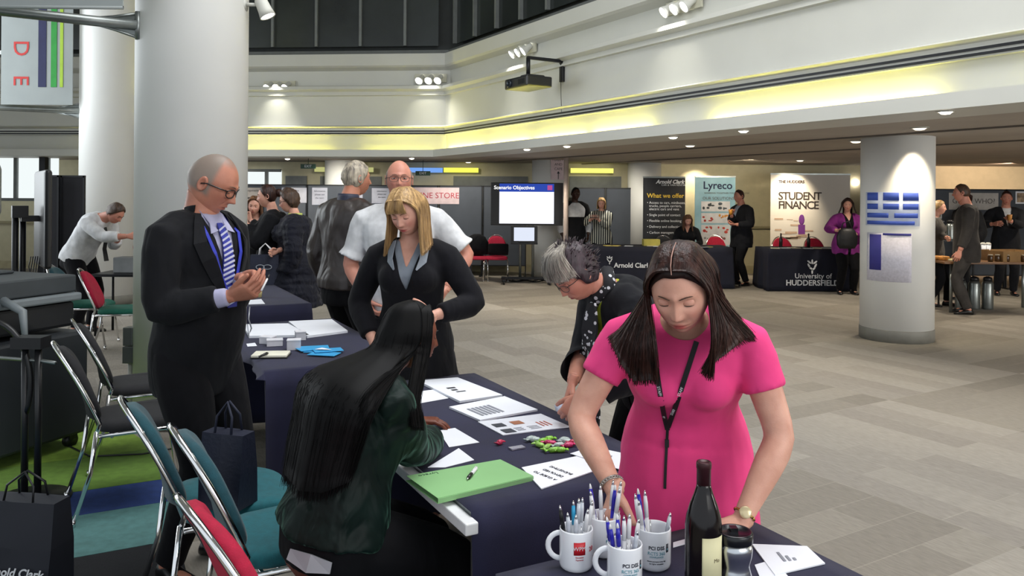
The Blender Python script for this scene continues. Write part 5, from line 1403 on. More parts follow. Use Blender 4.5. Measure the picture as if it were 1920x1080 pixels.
def sidepts(sg, spec): return [[sg * x, y, z] for x, y, z in spec]
# hair: cap plus two long curtains from the centre parting
P.cap(mat('hair_brown_base', '#24110e', .5, spec=.3, var=.1), 1.055, .069, -.035, -.075, (0, -.004, .006), .002, 'hair_cap')
def drop(start, dst): return [HL(*p) for p in start] + [Vector(p) for p in dst]
def curtain(sg, ends, name, n, seed, r=.0012, lenj=.06):
    """locks start along the parting, run over the side of the head and end at the given points"""
    G = []
    for yy, z0, side_y, e0, e1 in ends:
        st = [(sg * .0035, yy * 1.03, z0 * 1.045), (sg * .044, yy * .97 + .002, z0 * .985), (sg * (.080 - .5 * max(0, side_y - .045)), side_y + .3 * max(0, side_y - .03), .045), (sg * (.086 - .6 * max(0, side_y - .045)), side_y - .004, -.01)]
        G.append(drop(st, [LC(*e0), LC(*e1)]))
    return P.strands(HB, G, n, r, .0035, name, seed, lenj=lenj, thick=.010)
# her right side (left in the picture)
curtain(1, [(.072, .092, .055, (1226, 640, 2.02), (1234, 722, 2.04)), (.04, .112, .035, (1195, 650, 2.06), (1190, 722, 2.10)), (.0, .120, .01, (1180, 630, 2.12), (1165, 690, 2.17)), (-.04, .110, -.03, (1172, 610, 2.20), (1140, 635, 2.27)), (-.08, .07, -.06, (1190, 600, 2.28), (1165, 620, 2.33))], 'hair', 1500, 1)
# her left side: wide sweep out to the right of the picture
curtain(-1, [(.072, .092, .055, (1338, 640, 2.02), (1335, 716, 2.05)), (.055, .105, .045, (1345, 640, 2.05), (1312, 700, 2.06)), (.03, .116, .03, (1365, 600, 2.1), (1402, 640, 2.14)), (-.01, .12, .0, (1372, 585, 2.16), (1424, 640, 2.22)), (-.05, .105, -.04, (1362, 570, 2.26), (1400, 612, 2.33)), (-.08, .07, -.06, (1330, 580, 2.32), (1330, 610, 2.36))], 'hair', 1700, 2)
# pale parting line
b = MB(); pts = [HL(.002 * math.sin(i), y, z) for i, (y, z) in enumerate(((.081, .090), (.068, .108), (.046, .1215), (.02, .129), (-.01, .131)))]
ribbon(b, pts, [.0016, .002, .002, .0018, .001], .004, 0, None, [P.A.to_3x3() @ Vector((0, y, z)) for y, z in ((.7, .7), (.55, .8), (.4, .9), (.2, 1), (0, 1))]); P.part('hair_parting', mat('parting_skin', '#b58a7c', .6), b)
# necklace
b = MB()
for i in range(34):
    a = -1.9 + 3.8 * i / 33; c = sk.neck + sk.X * .058 * math.sin(a) + sk.Fw * (.062 * math.cos(a) + .018) + sk.U * (-.010 - .022 * math.cos(a)); b.ball(tuple(c), .0042, 8)
P.part('necklace', mat('pearl_silver', '#a8a29c', .25, .6), b)
# lanyard
LAN = mat('black_strap', '#141318', .6)
DR = [c for c in P.o.children if c.name.startswith('dress')][0]
b = MB()
strap(P, DR, [(1306, 640), (1290, 690), (1272, 745), (1253, 800)], .014, b)
strap(P, DR, [(1231, 690), (1238, 740), (1246, 780), (1252, 805)], .014, b)
strap(P, DR, [(1252, 802), (1250, 840), (1248, 880), (1247, 916)], .008, b)
h, n = cast(P, DR, 1251, 830, .004); b.box(tuple(h), (.012, .008, .022))
LN = P.part('lanyard', LAN, b)
def letters(P, o, px, py, body, size, m, ang, parent, off=.0055):
    h, n = cast(P, o, px, py, off); h2, _ = cast(P, o, px + 4 * math.cos(ang), py - 4 * math.sin(ang), off)
    x = (h2 - h); x = (x - n * x.dot(n)).normalized(); y = n.cross(x)
    M_ = Matrix((x, y, n)).transposed().to_4x4(); M_.translation = h
    return text(body, size, m, M_, parent, ext=.0004)
for px, py, a in ((1276, 733, 1.15), (1262, 770, 1.15), (1244, 775, -1.35), (1236, 732, -1.35)): letters(P, DR, px, py, 'STAFF', .011, LETW, a, LN)
# watch and bracelet
w = sk.wr[-1]; e_ = sk.el[-1]; d = (w - e_).normalized()
def bangle(b, c, d, r, rt, n=20, flat=1.):
    x, y = frame_to(d); b.tube([c + x * r * math.cos(t) + y * r * flat * math.sin(t) for t in [2 * PI * i / n for i in range(n + 1)]], rt, 6)
GOLD = mat('gold', '#c9a25a', .25, .9)
b = MB(); bangle(b, w - d * .012, d, .0275, .0035); wt = P.part('wristwatch', GOLD, b)
c = w - d * .012; o_ = (Vector(to_local(loc, rz, (0, 0, CH))) - c).normalized(); o_ = (o_ - d * o_.dot(d)).normalized(); b = MB()
x, y = frame_to(o_); M_ = Matrix((x, y, o_)).transposed().to_4x4(); M_.translation = c + o_ * .027
b.lathe([(.001, 0), (.015, 0), (.016, .004), (.013, .006), (.001, .006)], 20, 0, M_); f = b.build('watch_face', mat('watch_dial', '#d9c9a0', .2, .3), P.o); f.parent = wt
b = MB(); w = sk.wr[1]; d = (w - sk.el[1]).normalized(); bangle(b, w - d * .01, d, .030, .0022); bangle(b, w - d * .016, d, .031, .0022)
for i in range(24):
    t = 2 * PI * i / 24; x, y = frame_to(d); b.ball(tuple(w - d * .012 + (x * math.cos(t) + y * math.sin(t)) * .032), .0032, 6)
P.part('bracelet', mat('pearl_silver', '#a8a29c', .25, .6), b)
P.shoes(SHOE)
PINKLADY = P

def outfit(P, m, o=.012, frac=1., t0=-.3, name='jacket', cut=None, cuff=.002, belly=0., flare=.03, amp=.0, wr=.0, t1=1.0, label=None, nscale=(9, 9, 5), skirt=None):
    def fn(s, b):
        s.torso(b, o, t0=t0 if skirt is None else -.05, t1=t1, flare=flare, belly=belly)
        if skirt is not None: s.skirt(b, o + .004, skirt, flare)
        if frac > 0: s.arms(b, o, frac, cuff=cuff, wr=wr)
    return P.garment(name, m, fn, cut=cut, amp=amp, label=label, nscale=nscale)
def trousers(P, m, o=.012, name='trousers', label=None, flare=.012):
    return P.garment(name, m, lambda s, b: (s.torso(b, o * .8, t0=-.32, t1=.2), s.legs(b, o, 1., flare=flare)), label=label)
def vcut(sk, depth, w, back=False, top=.03):
    c = sk.neck
    def f(p):
        q = p - c; h = q.dot(sk.U); x = q.dot(sk.X); y = q.dot(sk.Fw)
        if h > -.03 and x * x + (y - .01) ** 2 < .064 ** 2: return True
        return y > .0 and h > -depth and abs(x) < w * (1 + h / depth) ** .9
    return f
TROU = cloth_mat('black_trousers', '#0c0c10', .88, .35, sheen=.02)
def world_pt(P, px, py, Y): return to_local(P.o.location, P.o.rotation_euler.z, aty(px, py, Y))
# ============ 2 man in glasses and dark suit
loc = Vector((-1.38, 3.50, 0)); rz = heading(1, -.42)
wR = LC(428, 556, 3.27); wL = LC(457, 524, 3.43)
sk = Sk(1.86, 'm', lean=3, bulk=1.08, wide=.92, head=(24, 26, 2), R=wR, L=wL, Rp=(.7, -1, -.9), Lp=(-.5, -.6, -1), headoff=(0, -.022, -.032))
P = Person('man in a dark suit and glasses looking down at a pen he holds', loc, rz, sk, SK_G, jaw=.72, nu=110, nv=90, eyes='down', brow='#6d5a4c', age=1., hs=1.05,
    hands={1: dict(dir=LC(496, 540, 3.21) - wR, palm=(-.5, -.1, .6), fingers=[(30, 30, 20), (38, 35, 20), (45, 40, 20), (50, 40, 20)], thumb=(30, 5, 12)), -1: dict(dir=LC(497, 520, 3.35) - wL, palm=(.3, -.6, -.5), fingers=[(40, 50, 25), (55, 55, 30), (60, 60, 30), (62, 60, 30)], thumb=(30, 35, 20))})
SHIRT = cloth_mat('pale_lilac_shirt', '#a9a8c4', .8, .15)
outfit(P, SHIRT, .005, .965, .0, 'shirt', belly=.035)
JK = outfit(P, SUITC, .018, .95, -.34, 'suit_jacket', cut=vcut(sk, .34, .072), belly=.038, flare=.0, cuff=.004, amp=.004)
trousers(P, TROU); P.shoes(SHOE)
SH_ = [c for c in P.o.children if c.name.startswith('shirt')][0]
TIE = mat('blue_tie', '#28308c', .6, var=.1); TIES = mat('pale_tie_stripe', '#c3c6dc', .6)
b = MB(); ct = front_pt(sk, .93, 0, .012, .05); pts = [front_pt(sk, t, 0, .016, .05) for t in (.93, .90, .8, .7, .6, .5, .4, .32)]
ribbon(b, pts, [.028, .038, .046, .056, .064, .070, .074, .05], .006, 0, None, sk.Fw); b.build('tie', TIE, P.o)
tie = [c for c in P.o.children if c.name.startswith('tie')][0]; b = MB()
for i in range(16):
    t = .90 - i * .036; w = .022 + .014 * min(1, (0.93 - t) / .4); o_ = .0205
    ribbon(b, [front_pt(sk, t + .012, -.0, o_, .05) - sk.X * w, front_pt(sk, t - .020, 0, o_, .05) + sk.X * w], .009, .002, 0, None, sk.Fw)
b.build('tie_stripe', TIES, tie)
b = MB()   # blue lanyard round the collar
BLN = mat('blue_lanyard', '#2a35a8', .6)
for sg in (1, -1):
    pts = [sk.neck - sk.Fw * .045 + sk.X * sg * .02 + sk.U * .02, sk.neck + sk.X * sg * .064 + sk.U * .018 - sk.Fw * .01, sk.neck + sk.X * sg * .078 - sk.U * .01 + sk.Fw * .055, front_pt(sk, .86, sg * .42, .026, .05), front_pt(sk, .72, sg * .32, .026, .05), front_pt(sk, .55, sg * .20, .026, .05), front_pt(sk, .36, sg * .05, .030, .05)]
    ribbon(b, pts, .017, .0025, 0, None, [sk.U - sk.Fw, sk.X * sg + sk.U, sk.X * sg * .5 + sk.Fw + sk.U * .3] + [sk.Fw] * 4)
P.part('lanyard', BLN, b)
b = MB()   # collar and lapels
for sg in (1, -1):
    P1 = [sk.neck + sk.X * sg * .058 + sk.Fw * .03 + sk.U * .028, front_pt(sk, .93, sg * .28, .020, .05), front_pt(sk, .86, sg * .30, .022, .05), front_pt(sk, .88, sg * .10, .020, .05)]
    b.add([tuple(q) for q in P1] + [tuple(q - sk.Fw * .004) for q in P1], [(0, 1, 2, 3), (7, 6, 5, 4), (0, 1, 5, 4), (1, 2, 6, 5), (2, 3, 7, 6), (3, 0, 4, 7)], 0, False)
P.part('shirt_collar', SHIRT, b)
b = MB()
for sg in (1, -1):
    L = []
    for t, a, w in ((1.0, .80, .02), (.93, .62, .035), (.80, .62, .05), (.68, .50, .055), (.55, .34, .045), (.42, .18, .02), (.36, .08, .006)):
        L.append((front_pt(sk, t, sg * a, .030, .055), w))
    ribbon(b, [q[0] for q in L], [q[1] * 1.1 for q in L], .005, 0, None, [sk.Fw * .8 + sk.X * sg * .5] * 7)
P.part('lapels', cloth_mat('charcoal_lapel', '#121317', .8, .2, sheen=.02), b)
b = MB(); rg = []
for r, z in ((.080, -.02), (.074, .012), (.070, .030), (.076, .026), (.088, -.02)):
    rg.append([tuple(sk.neck + sk.U * (z - .012 * math.cos(t)) + sk.X * r * math.sin(t) * .98 - sk.Fw * (r * math.cos(t) - .012)) for t in [-1.9 + 3.8 * i / 24 for i in range(25)]])
b.loft(rg, cap=False, closed=False); P.part('jacket_collar', SUITC, b)
glasses(P, mat('dark_frame', '#1a1210', .3), .0026)
MANG = P
# pen in his fingers and the lanyard card at his belt
p0 = aty(490, 545, 3.23); p1 = aty(505, 515, 3.29); b = MB(); d = (p1 - p0)
b.tube([Vector(), d * .55, d * .6, d], [.004, .0045, .0045, .003], 8, 0); b.tube([d * .75, d * 1.0], [.005, .004], 8, 1); o = b.build('pen', [mat('white_plastic', '#e4e4e6', .3), BLACK]); o.location = p0; tag(o, 'white and black pen held by the man in glasses', 'pen')
b = MB(); q = aty(468, 575, 3.26); b.tube([(0, 0, 0), (.005, 0, -.05), (-.012, 0, -.09), (.006, 0, -.12), (.010, 0, -.07)], .003, 6); o = b.build('lanyard_clip', mat('clip_silver', '#b9bcc4', .3, .6), MANG.o); o.matrix_parent_inverse = Matrix(); o.location = to_local(MANG.o.location, MANG.o.rotation_euler.z, q)
# ============ 3 blonde woman
loc = Vector((-.50, 4.10, 0)); rz = heading(-.12, -1)
wL = LC(812, 592, 3.84)
sk = Sk(1.69, 'f', lean=6, bulk=1.06, head=(-14, 24, 4), L=wL, Lp=(-1.2, -.6, -.5), R=LC(700, 640, 4.0), Rp=(1, -.8, 0))
P = Person('blonde woman in a black cardigan standing behind the paper table', loc, rz, sk, SK_F, smile=.5, nu=100, nv=80, eyes='closed', brow='#8a6a48', hs=1.05,
    hands={-1: dict(dir=LC(772, 578, 3.80) - wL, palm=(.3, -.9, -.2), curl=(45, 50, 30)), 1: dict(palm=(-1, 0, 0))})
outfit(P, cloth_mat('grey_blouse', '#7f8791', .8, .2), .007, .0, -.1, 'blouse', cut=vcut(sk, .125, .048))
CARD_ = cloth_mat('black_knit', '#121217', .9, .4)
outfit(P, CARD_, .018, .93, -.25, 'cardigan', cut=vcut(sk, .235, .078), flare=.03)
P.garment('skirt', cloth_mat('black_skirt', '#0f0f13', .9, .5), lambda s, b: s.skirt(b, .02, .35, .10), amp=.012)
b = MB()
for sg in (1, -1):
    b = MB(); ribbon(b, [front_pt(sk, 1.0, sg * .9, .02), front_pt(sk, .93, sg * .55, .028), front_pt(sk, .84, sg * .42, .028), front_pt(sk, .76, sg * .25, .028)], [.02, .045, .04, .008], .004, 0, None, [sk.Fw + sk.X * sg * .6] * 4)
    P.part('blouse_collar', mat('grey_collar', '#8b939d', .8), b)
P.cap(HBL, 1.06, .088, -.03, -.075, (0, 0, .004), .002, 'hair_cap')
def bob(P, m, lenf, n, seed, spread=.0, part_x=0., back=True, near=True, fr=.074, r=.0012, name='hair', w=.088):
    """two curtains of straight hair, local to the head then hanging straight down"""
    A = P.A; dn = Vector((0, 0, -1)); S = P.hsz
    for sg in (1, -1):
        G = []
        for yy, z0, sy in ((fr, .090, .056), (.04, .112, .035), (.0, .121, .005), (-.04, .112, -.03), (-.08, .075, -.065)):
            st = [A @ Vector(q) for q in ((part_x + sg * .003, yy * 1.02, z0 * 1.04), (part_x * .5 + sg * .045, yy * .97, z0 * .985), (sg * w * .94, sy, .045), (sg * w, sy - .004, -.015))]
            o = Vector(st[-1]); out = (A.to_3x3() @ Vector((sg, 0, 0))).normalized(); out.z = 0
            L = lenf * (1 + (.04 - abs(yy)) * .5)
            st += [o + dn * L * .5 * S + out * spread * .4, o + dn * L * S + out * spread]
            G.append(st)
        P.strands(m, G, n, r, .0032, name, seed + sg, thick=.010)
    if back:
        G = []
        for k in range(5):
            x = (-1 + .5 * k) * .075; y = -.098 * math.sqrt(max(.05, 1 - (x / .09) ** 2))
            st = [A @ Vector(q) for q in ((x * .2, -.02, .120), (x * .6, y * .6, .095), (x, y * 1.0, .03), (x * 1.05, y * 1.02, -.04))]
            o = Vector(st[-1]); st += [o + dn * lenf * .5 * S, o + dn * lenf * S]
            G.append(st)
        P.strands(m, G, n // 2, r, .0032, name, seed + 7, thick=.012)
bob(P, HBL, .19, 900, 11, .02, part_x=.01, fr=.078)
# fringe
A = P.A; G = []
for k in range(5):
    x = -.05 + .025 * k; G.append([A @ Vector(q) for q in ((x * .3 + .01, .03, .122), (x * .7, .075, .098), (x, .098, .060), (x * 1.08, .099, .034))])
P.strands(HBL, G, 380, .0011, .002, 'fringe', 21, thick=.004)
# ============ 4 man in white short-sleeved shirt
loc = Vector((-.74, 5.30, 0)); rz = heading(-.05, -1)
sk = Sk(1.87, 'm', lean=0, bulk=1.12, wide=1.08, head=(12, -2, 0), R=LC(688, 560, 5.2), L=LC(838, 540, 5.15), Rp=(1, -.5, 0), Lp=(-1, -.5, 0))
P = Person('bald man with glasses in a white short-sleeved shirt', loc, rz, sk, SK_P, smile=.9, jaw=.75, nu=90, nv=70, eyes='open', brow='#7a6354', hands={1: dict(palm=(-1, 0, 0)), -1: dict(palm=(1, 0, 0))})
WSH = cloth_mat('white_shirt', '#cfd0d2', .8, .35, 6)
outfit(P, WSH, .022, .40, -.2, 'shirt', cut=vcut(sk, .09, .035), belly=.05, cuff=.022, flare=.02, amp=.006)
trousers(P, TROU); P.shoes(SHOE); glasses(P, mat('wire_frame', '#4a4440', .3, .6), .0014)
P.cap(mat('cropped_grey_hair', '#857c72', .8), 1.03, .02, -.04, -.08, (0, 0, 0), .001, 'hair', temple=.058, zmax=.052, ymax=.040)
# ============ 5 man in leather jacket, seen from behind
loc = Vector((-1.27, 6.12, 0)); rz = heading(.62, .8)
sk = Sk(1.90, 'm', lean=3, bulk=1.10, wide=1.0, head=(-18, 0, 0), R=LC(668, 560, 5.95), L=None, Rp=(.6, -1, -.2))
P = Person('grey-haired man in a brown leather jacket seen from behind', loc, rz, sk, skin_mat('skin_tan', '#b37a62', '#8f5046'), jaw=.8, nu=80, nv=64, eyes='open', brow='#7a6354', hands={1: dict(dir=(0, .3, -1), palm=(-1, .2, 0), curl=(40, 45, 30))})
LEA = cloth_mat('brown_leather', '#2d2624', .42, .55, 6, var=.03, sheen=0, spec=.6)
outfit(P, LEA, .034, .95, -.12, 'leather_jacket', belly=.04, flare=.0, amp=.009, wr=.012, nscale=(9, 9, 5))
trousers(P, TROU); P.shoes(SHOE)
b = MB(); c = sk.neck + sk.U * .035; b.loft([ell(c + sk.U * z, sk.X, sk.Fw, r, r * .95, 24) for z, r in ((-.04, .088), (-.005, .082), (.018, .078), (.016, .072), (-.03, .074))], cap=False); P.part('collar', mat('navy_collar', '#20243a', .6), b)
P.cap(hair_mat('hair_grey_blond', '#6e655c', '#b3a894', .5, 50), 1.09, .070, -.035, -.082, (0, -.004, .004), .007, 'hair', nsc=45)
# ============ 6 seated woman in green velvet
loc = Vector((-.545, 2.50, 0)); rz = heading(.86, .5)
wR = to_local(loc, rz, atz(812, 826, .775)); wL = to_local(loc, rz, atz(778, 788, .775))
sk = Sk(1.58, 'f', lean=24, bulk=1.2, wide=1.0, seated=True, seat=.50, head=(-4, 6, 0), R=wR, L=wL, Rp=(.6, -.6, -.9), Lp=(-.5, -.4, -.9), foot={1: (.10, .42, .085, 0), -1: (-.12, .36, .085, 0)}, headoff=(0, -.01, -.02))
P = Person('woman with long black hair in green velvet, seated at the paper table', loc, rz, sk, SK_D, jaw=.9, nu=90, nv=70, eyes='down', brow='#120c0a',
    hands={1: dict(dir=to_local(loc, rz, atz(800, 785, .78)) - wR, palm=(-.1, .1, -1), curl=(25, 35, 20)), -1: dict(dir=(.5, .8, 0), palm=(0, 0, -1), curl=(20, 25, 15))})
VEL = cloth_mat('green_velvet', '#0a1a17', .6, 1.0, 9, var=.2, sheen=.4)
_vn = VEL.node_tree.nodes['Principled BSDF']; _vn.inputs['Sheen Tint'].default_value = lin('#7fb8a0'); _vn.inputs['Sheen Roughness'].default_value = .3
outfit(P, VEL, .022, .93, -.02, 'velvet_jacket', flare=.02, amp=.012, cut=neckcut(sk, .062))
P.garment('trousers', TROU, lambda s, b: (s.torso(b, .014, t0=-.2, t1=.05), s.legs(b, .022, 1.)))
P.shoes(SHOE)
b = MB(); ribbon(b, [front_pt(sk, -.10, 1.9, .030), front_pt(sk, -.10, 2.3, .030), front_pt(sk, -.10, 2.75, .030)], [.03, .05, .03], .006, 0, None, [sk.X, sk.X - sk.Fw, -sk.Fw]); P.part('shirt_tail', mat('white_shirt_tail', '#a8adb4', .8), b)
P.cap(HBK, 1.09, .078, -.045, -.08, (0, -.006, .004), .002, 'hair_cap')
A = P.A; dn = Vector((0, 0, -1)); G = []
# curtain from her right cheek, round the back, to the left
bk = lambda t, a, o: front_pt(sk, t, a, o)
for (h1, h2, t1, a1, t2, a2) in (((.086, .000, .02), (.090, -.03, -.06), .90, 2.05, .55, 2.2), ((.082, -.03, .02), (.088, -.045, -.06), .80, 1.95, .34, 1.95), ((.068, -.085, .02), (.080, -.115, -.06), .80, 2.4, .24, 2.3), ((.035, -.115, .02), (.045, -.150, -.06), .80, 2.8, .20, 2.7), ((-.02, -.115, .02), (-.022, -.150, -.06), .80, 3.3, .22, 3.2), ((-.07, -.07, .02), (-.075, -.08, -.06), .80, 3.9, .30, 3.7)):
    x0 = h1[0] * .25; G.append([A @ Vector((x0, .03 if h1[1] > 0 else -.01, .122)), A @ Vector((h1[0] * .75, h1[1] * .7, .095)), A @ Vector(h1), A @ Vector(h2), bk(t1, a1, .085), bk((t1 + t2) / 2, (a1 + a2) / 2, .080), bk(t2, a2, .060)])
P.strands(HBK, G, 2600, .0013, .006, 'hair', 31, lenj=.10, thick=.02)
G = [[A @ Vector((.02, .05, .118)), A @ Vector((.060, y1, .095)), A @ Vector((.081, y1, .03)), A @ Vector((.086, y1 - .005, -.05)), bk(.92, a1, .045), bk(.84, a1, .04), bk(.74, a1 * .95, .035)] for y1, a1 in ((.045, .75), (.02, 1.05), (-.005, 1.3))]
P.strands(HBK, G, 700, .0013, .004, 'hair_front', 33, lenj=.08, thick=.012)
# ============ 7 grey-haired woman bending over the table
loc = Vector((.62, 3.42, 0)); rz = heading(-.93, -.36)
wR = LC(1075, 712, 3.20); wL = LC(1092, 742, 3.08)
sk = Sk(1.60, 'f', lean=46, bulk=1.18, wide=1.0, head=(2, 42, 0), R=wR, L=wL, Rp=(.8, -.4, -.4), Lp=(-.8, -.4, -.5), headoff=(0, -.01, .01), hipback=.03)
P = Person('woman with grey and dark hair bending over the table, in a scarf', loc, rz, sk, SK_P, jaw=.85, nu=100, nv=80, eyes='closed', brow='#6a5a50', age=1., hs=1.08,
    hands={1: dict(dir=(0, .35, -1), palm=(-.5, -.8, 0), curl=(40, 45, 25)), -1: dict(dir=(.25, .45, -.8), palm=(.8, -.5, 0), curl=(45, 50, 30))})
outfit(P, mat('lime_top', '#b5c02c', .8, var=.05), .008, .0, -.1, 'top', cut=neckcut(sk, .06))
outfit(P, cloth_mat('black_cardigan', '#101116', .9, .35), .026, .80, -.35, 'cardigan', cut=vcut(sk, .45, .05), flare=.05, amp=.006, cuff=.012)
trousers(P, TROU, .02); P.shoes(SHOE)
glasses(P, mat('wire_frame', '#4a4440', .3, .6), .0014)
HG1 = hair_mat('hair_silver', '#77706a', '#b8b0a4', .5, 50); HG2 = hair_mat('hair_plum_dark', '#1d171b', '#3c2c33', .5, 50)
P.cap(HG2, 1.15, .075, -.04, -.085, (0, -.012, .010), .008, 'hair_cap', nsc=40)
A = P.A; G = []
for k in range(7):       # silver front swept across the forehead
    a = -1.25 + 2.5 * k / 6; x = .086 * math.sin(a); y = .100 * math.cos(a)
    G.append([A @ Vector((x * .45 + .01, -.045, .138)), A @ Vector((x * .85, y * .45, .136)), A @ Vector((x, y * .92, .090)), A @ Vector((x * 1.10, y * 1.08, .055 - .03 * abs(math.sin(a))))])
P.strands(HG1, G, 2200, .0012, .007, 'hair_front', 41, thick=.012, lenj=.12)
rnh = random.Random(77); b = MB()
for k in range(420):      # short dark tufts on the crown and nape
    th = rnh.uniform(0, 2 * PI); ph = rnh.uniform(-.2, 1.5); n_ = Vector((math.cos(ph) * math.sin(th), math.cos(ph) * math.cos(th), math.sin(ph)))
    if n_.y > -.05: continue
    p = Vector((n_.x * .082, n_.y * .104 - .006, n_.z * .128 + .004)); d = (n_ + Vector((rnh.gauss(0, .35), -.5, rnh.gauss(0, .35) - .1))).normalized() * rnh.uniform(.02, .045)
    b.tube([A @ p, A @ (p + d * .5 + n_ * .004), A @ (p + d)], [.0028, .002, .0006], 4)
P.part('hair_back', HG2, b)
# patterned scarf
def scarf_mat():
    m = mat('scarf_pattern', '#17181c', .85, var=0); nt = m.node_tree; bb = nt.nodes['Principled BSDF']; v = nt.nodes.new('ShaderNodeTexVoronoi'); v.inputs['Scale'].default_value = 42; tc = nt.nodes.new('ShaderNodeTexCoord'); nt.links.new(tc.outputs['Object'], v.inputs['Vector'])
    r = nt.nodes.new('ShaderNodeValToRGB'); r.color_ramp.interpolation = 'CONSTANT'; r.color_ramp.elements[0].color = lin('#c9cbd0'); r.color_ramp.elements[1].position = .34; r.color_ramp.elements[1].color = lin('#15161b'); nt.links.new(v.outputs['Distance'], r.inputs[0]); nt.links.new(r.outputs[0], bb.inputs['Base Color']); return m
SCM = scarf_mat(); b = MB(); nk = sk.neck + sk.U * .02
b.tube([nk - sk.Fw * .06 + sk.U * .025, nk + sk.X * .068, nk + sk.Fw * .07 - sk.U * .02, nk - sk.X * .068, nk - sk.Fw * .06 + sk.U * .03], [.028, .030, .033, .030, .028], 12)
for sg, w_, top in ((1, .085, (1085, 520)), (-1, .10, (1062, 560))):
    s0 = nk + sk.Fw * .07 + sk.X * sg * .03 - sk.U * .02; pts = []
    for i in range(10):
        t = i / 9; pts.append(s0 + Vector((sg * .01 * math.sin(t * 6), .03 * math.sin(t * 3) * (1 - t) + (.03 if sg < 0 else .0), -.50 * t)))
    ribbon(b, pts, [w_ * (.55 + .45 * min(1, i / 4)) for i in range(10)], .012, 0, None, [Vector((.5 * sg * math.sin(i), 1, .1)) for i in range(10)])
    for k in range(11):
        e_ = pts[-1] + Vector((w_ * (-.45 + .09 * k), 0, 0)); b.tube([e_, e_ + Vector((.004, .002, -.035)), e_ + Vector((0, 0, -.07))], .0018, 4)
P.part('scarf', SCM, b)
GREYL = P
# sheet held by her
pA = LC(1046, 752, 3.05); 
vs = []; b = MB(); n = 10
for i in range(n + 1):
    for j in range(5):
        t = i / n; c = aty(1044 + 74 * t, 778 + 34 * t - 30 * math.sin(t * 2.2), 3.36 - .14 * t); vs.append(tuple(c + Vector((0, .05 * j, -.008 * j + .02 * math.cos(t * 3) * j / 4))))
fs = [(i * 5 + j, (i + 1) * 5 + j, (i + 1) * 5 + j + 1, i * 5 + j + 1) for i in range(n) for j in range(4)]
b.add(vs, fs); o = b.build('held_sheet', mat('cool_paper', '#c3cbe0', .6)); q = o.modifiers.new('s', 'SOLIDIFY'); q.thickness = .0012; tag(o, 'curled white sheet in the hands of the grey-haired woman', 'paper')
# ------------------------------------------------------------------ people further away
def stand(label, px, Y, H, sex, hx, hy, lean=0, head=(0, 0, 0), R=None, L=None, skin=SK_F, bulk=1.05, Rp=(.8, -.6, -.5), Lp=(-.8, -.6, -.5), eyes='open', seated=False, vox=.013, hands=None, smile=.2, foot=None, near=False, hair_y=None, side=0, twist=0, z0=0, brow='#3a2a22', **k):
    X = aty(px, 500, Y).x; loc = Vector((X, Y, z0)); rz = heading(hx, hy)
    C = lambda q: None if q is None else (to_local(loc, rz, aty(q[0], q[1], q[2])) if abs(q[0]) > 10 else Vector(q))
    s_ = Sk(H, sex, lean=lean, head=head, R=C(R), L=C(L), bulk=bulk, Rp=Rp, Lp=Lp, seated=seated, foot=foot, side=side, twist=twist, **k)
    P = Person(label, loc, rz, s_, skin, near=near, nu=60, nv=48, eyes=eyes, bodyvox=vox, hands=hands, smile=smile, brow=brow); P.shoes(SHOE) if not seated else None
    return P
BKC = cloth_mat('black_coat', '#0d0e12', .85, .6, sheen=.04); BKN = cloth_mat('navy_coat', '#11131f', .7, .9, 10, sheen=.04)
# women's group
P = stand('dark-haired woman in a long black coat facing left, holding a navy bag', 512, 8.35, 1.74, 'f', -1, -.25, head=(0, 4, 0), R=(497, 490, 8.15), L=(462, 420, 8.2), Rp=(.4, -1, -.5), Lp=(-.6, -.4, -1), bulk=1.2, hands={-1: dict(dir=(.2, .6, .9), palm=(1, 0, 0), curl=(60, 60, 30)), 1: dict(curl=(70, 70, 40), palm=(-.5, 1, 0))})
outfit(P, BKC, .035, .93, -.3, 'coat', flare=.06, skirt=.62, amp=.010, cut=vcut(P.sk, .10, .04)); trousers(P, TROU); P.cap(HB, 1.10, .072, -.04, -.085, (0, -.01, .004), .004)
b = MB(); b.ball(tuple(P.A @ Vector((0, -.125, .03))), (.045, .04, .045), 12); P.part('hair_bun', HB, b)
PB = P
P = stand('pale smiling woman behind the dark-haired one, at the poster', 480, 9.1, 1.62, 'f', -.2, -1, head=(20, 6, -6), L=(470, 412, 8.9), bulk=1.0, smile=1., hands={-1: dict(dir=(.3, .1, 1), palm=(.2, 1, 0), curl=(60, 60, 30))})
outfit(P, cloth_mat('black_top', '#0f0f13', .9, .4), .014, .93, -.3, 'jumper', cut=vcut(P.sk, .14, .06)); trousers(P, mat('grey_skirt', '#55565a', .9)); bob(P, hair_mat('hair_auburn', '#4a3020', '#7a5438', .45), .14, 160, 51, .01, r=.0022); P.cap(_M['hair_auburn'], 1.07, .08)
P = stand('woman with short curly hair and a long quilted navy coat', 553, 8.2, 1.69, 'f', -1, -.12, head=(4, 10, 0), R=(522, 470, 8.0), bulk=1.28, Rp=(.3, -1, -.4))
outfit(P, BKN, .045, .93, -.3, 'quilted_coat', flare=.07, skirt=.50, amp=.016, nscale=(4, 4, 22)); trousers(P, TROU)
P.cap(hair_mat('hair_brown', '#2c1d14', '#4a3322', .5), 1.26, .070, -.045, -.09, (0, -.01, .004), .016, 'hair', nsc=38); glasses(P, mat('dark_frame', '#1a1210', .3), .0018)
b = MB(); b.tube([P.sk.neck + P.sk.X * .05 * math.cos(t) + P.sk.Fw * .06 * math.sin(t) + P.sk.U * .02 for t in [2 * PI * i / 14 for i in range(15)]], .014, 8); P.part('scarf', mat('lime_scarf', '#b9c46a', .8), b)
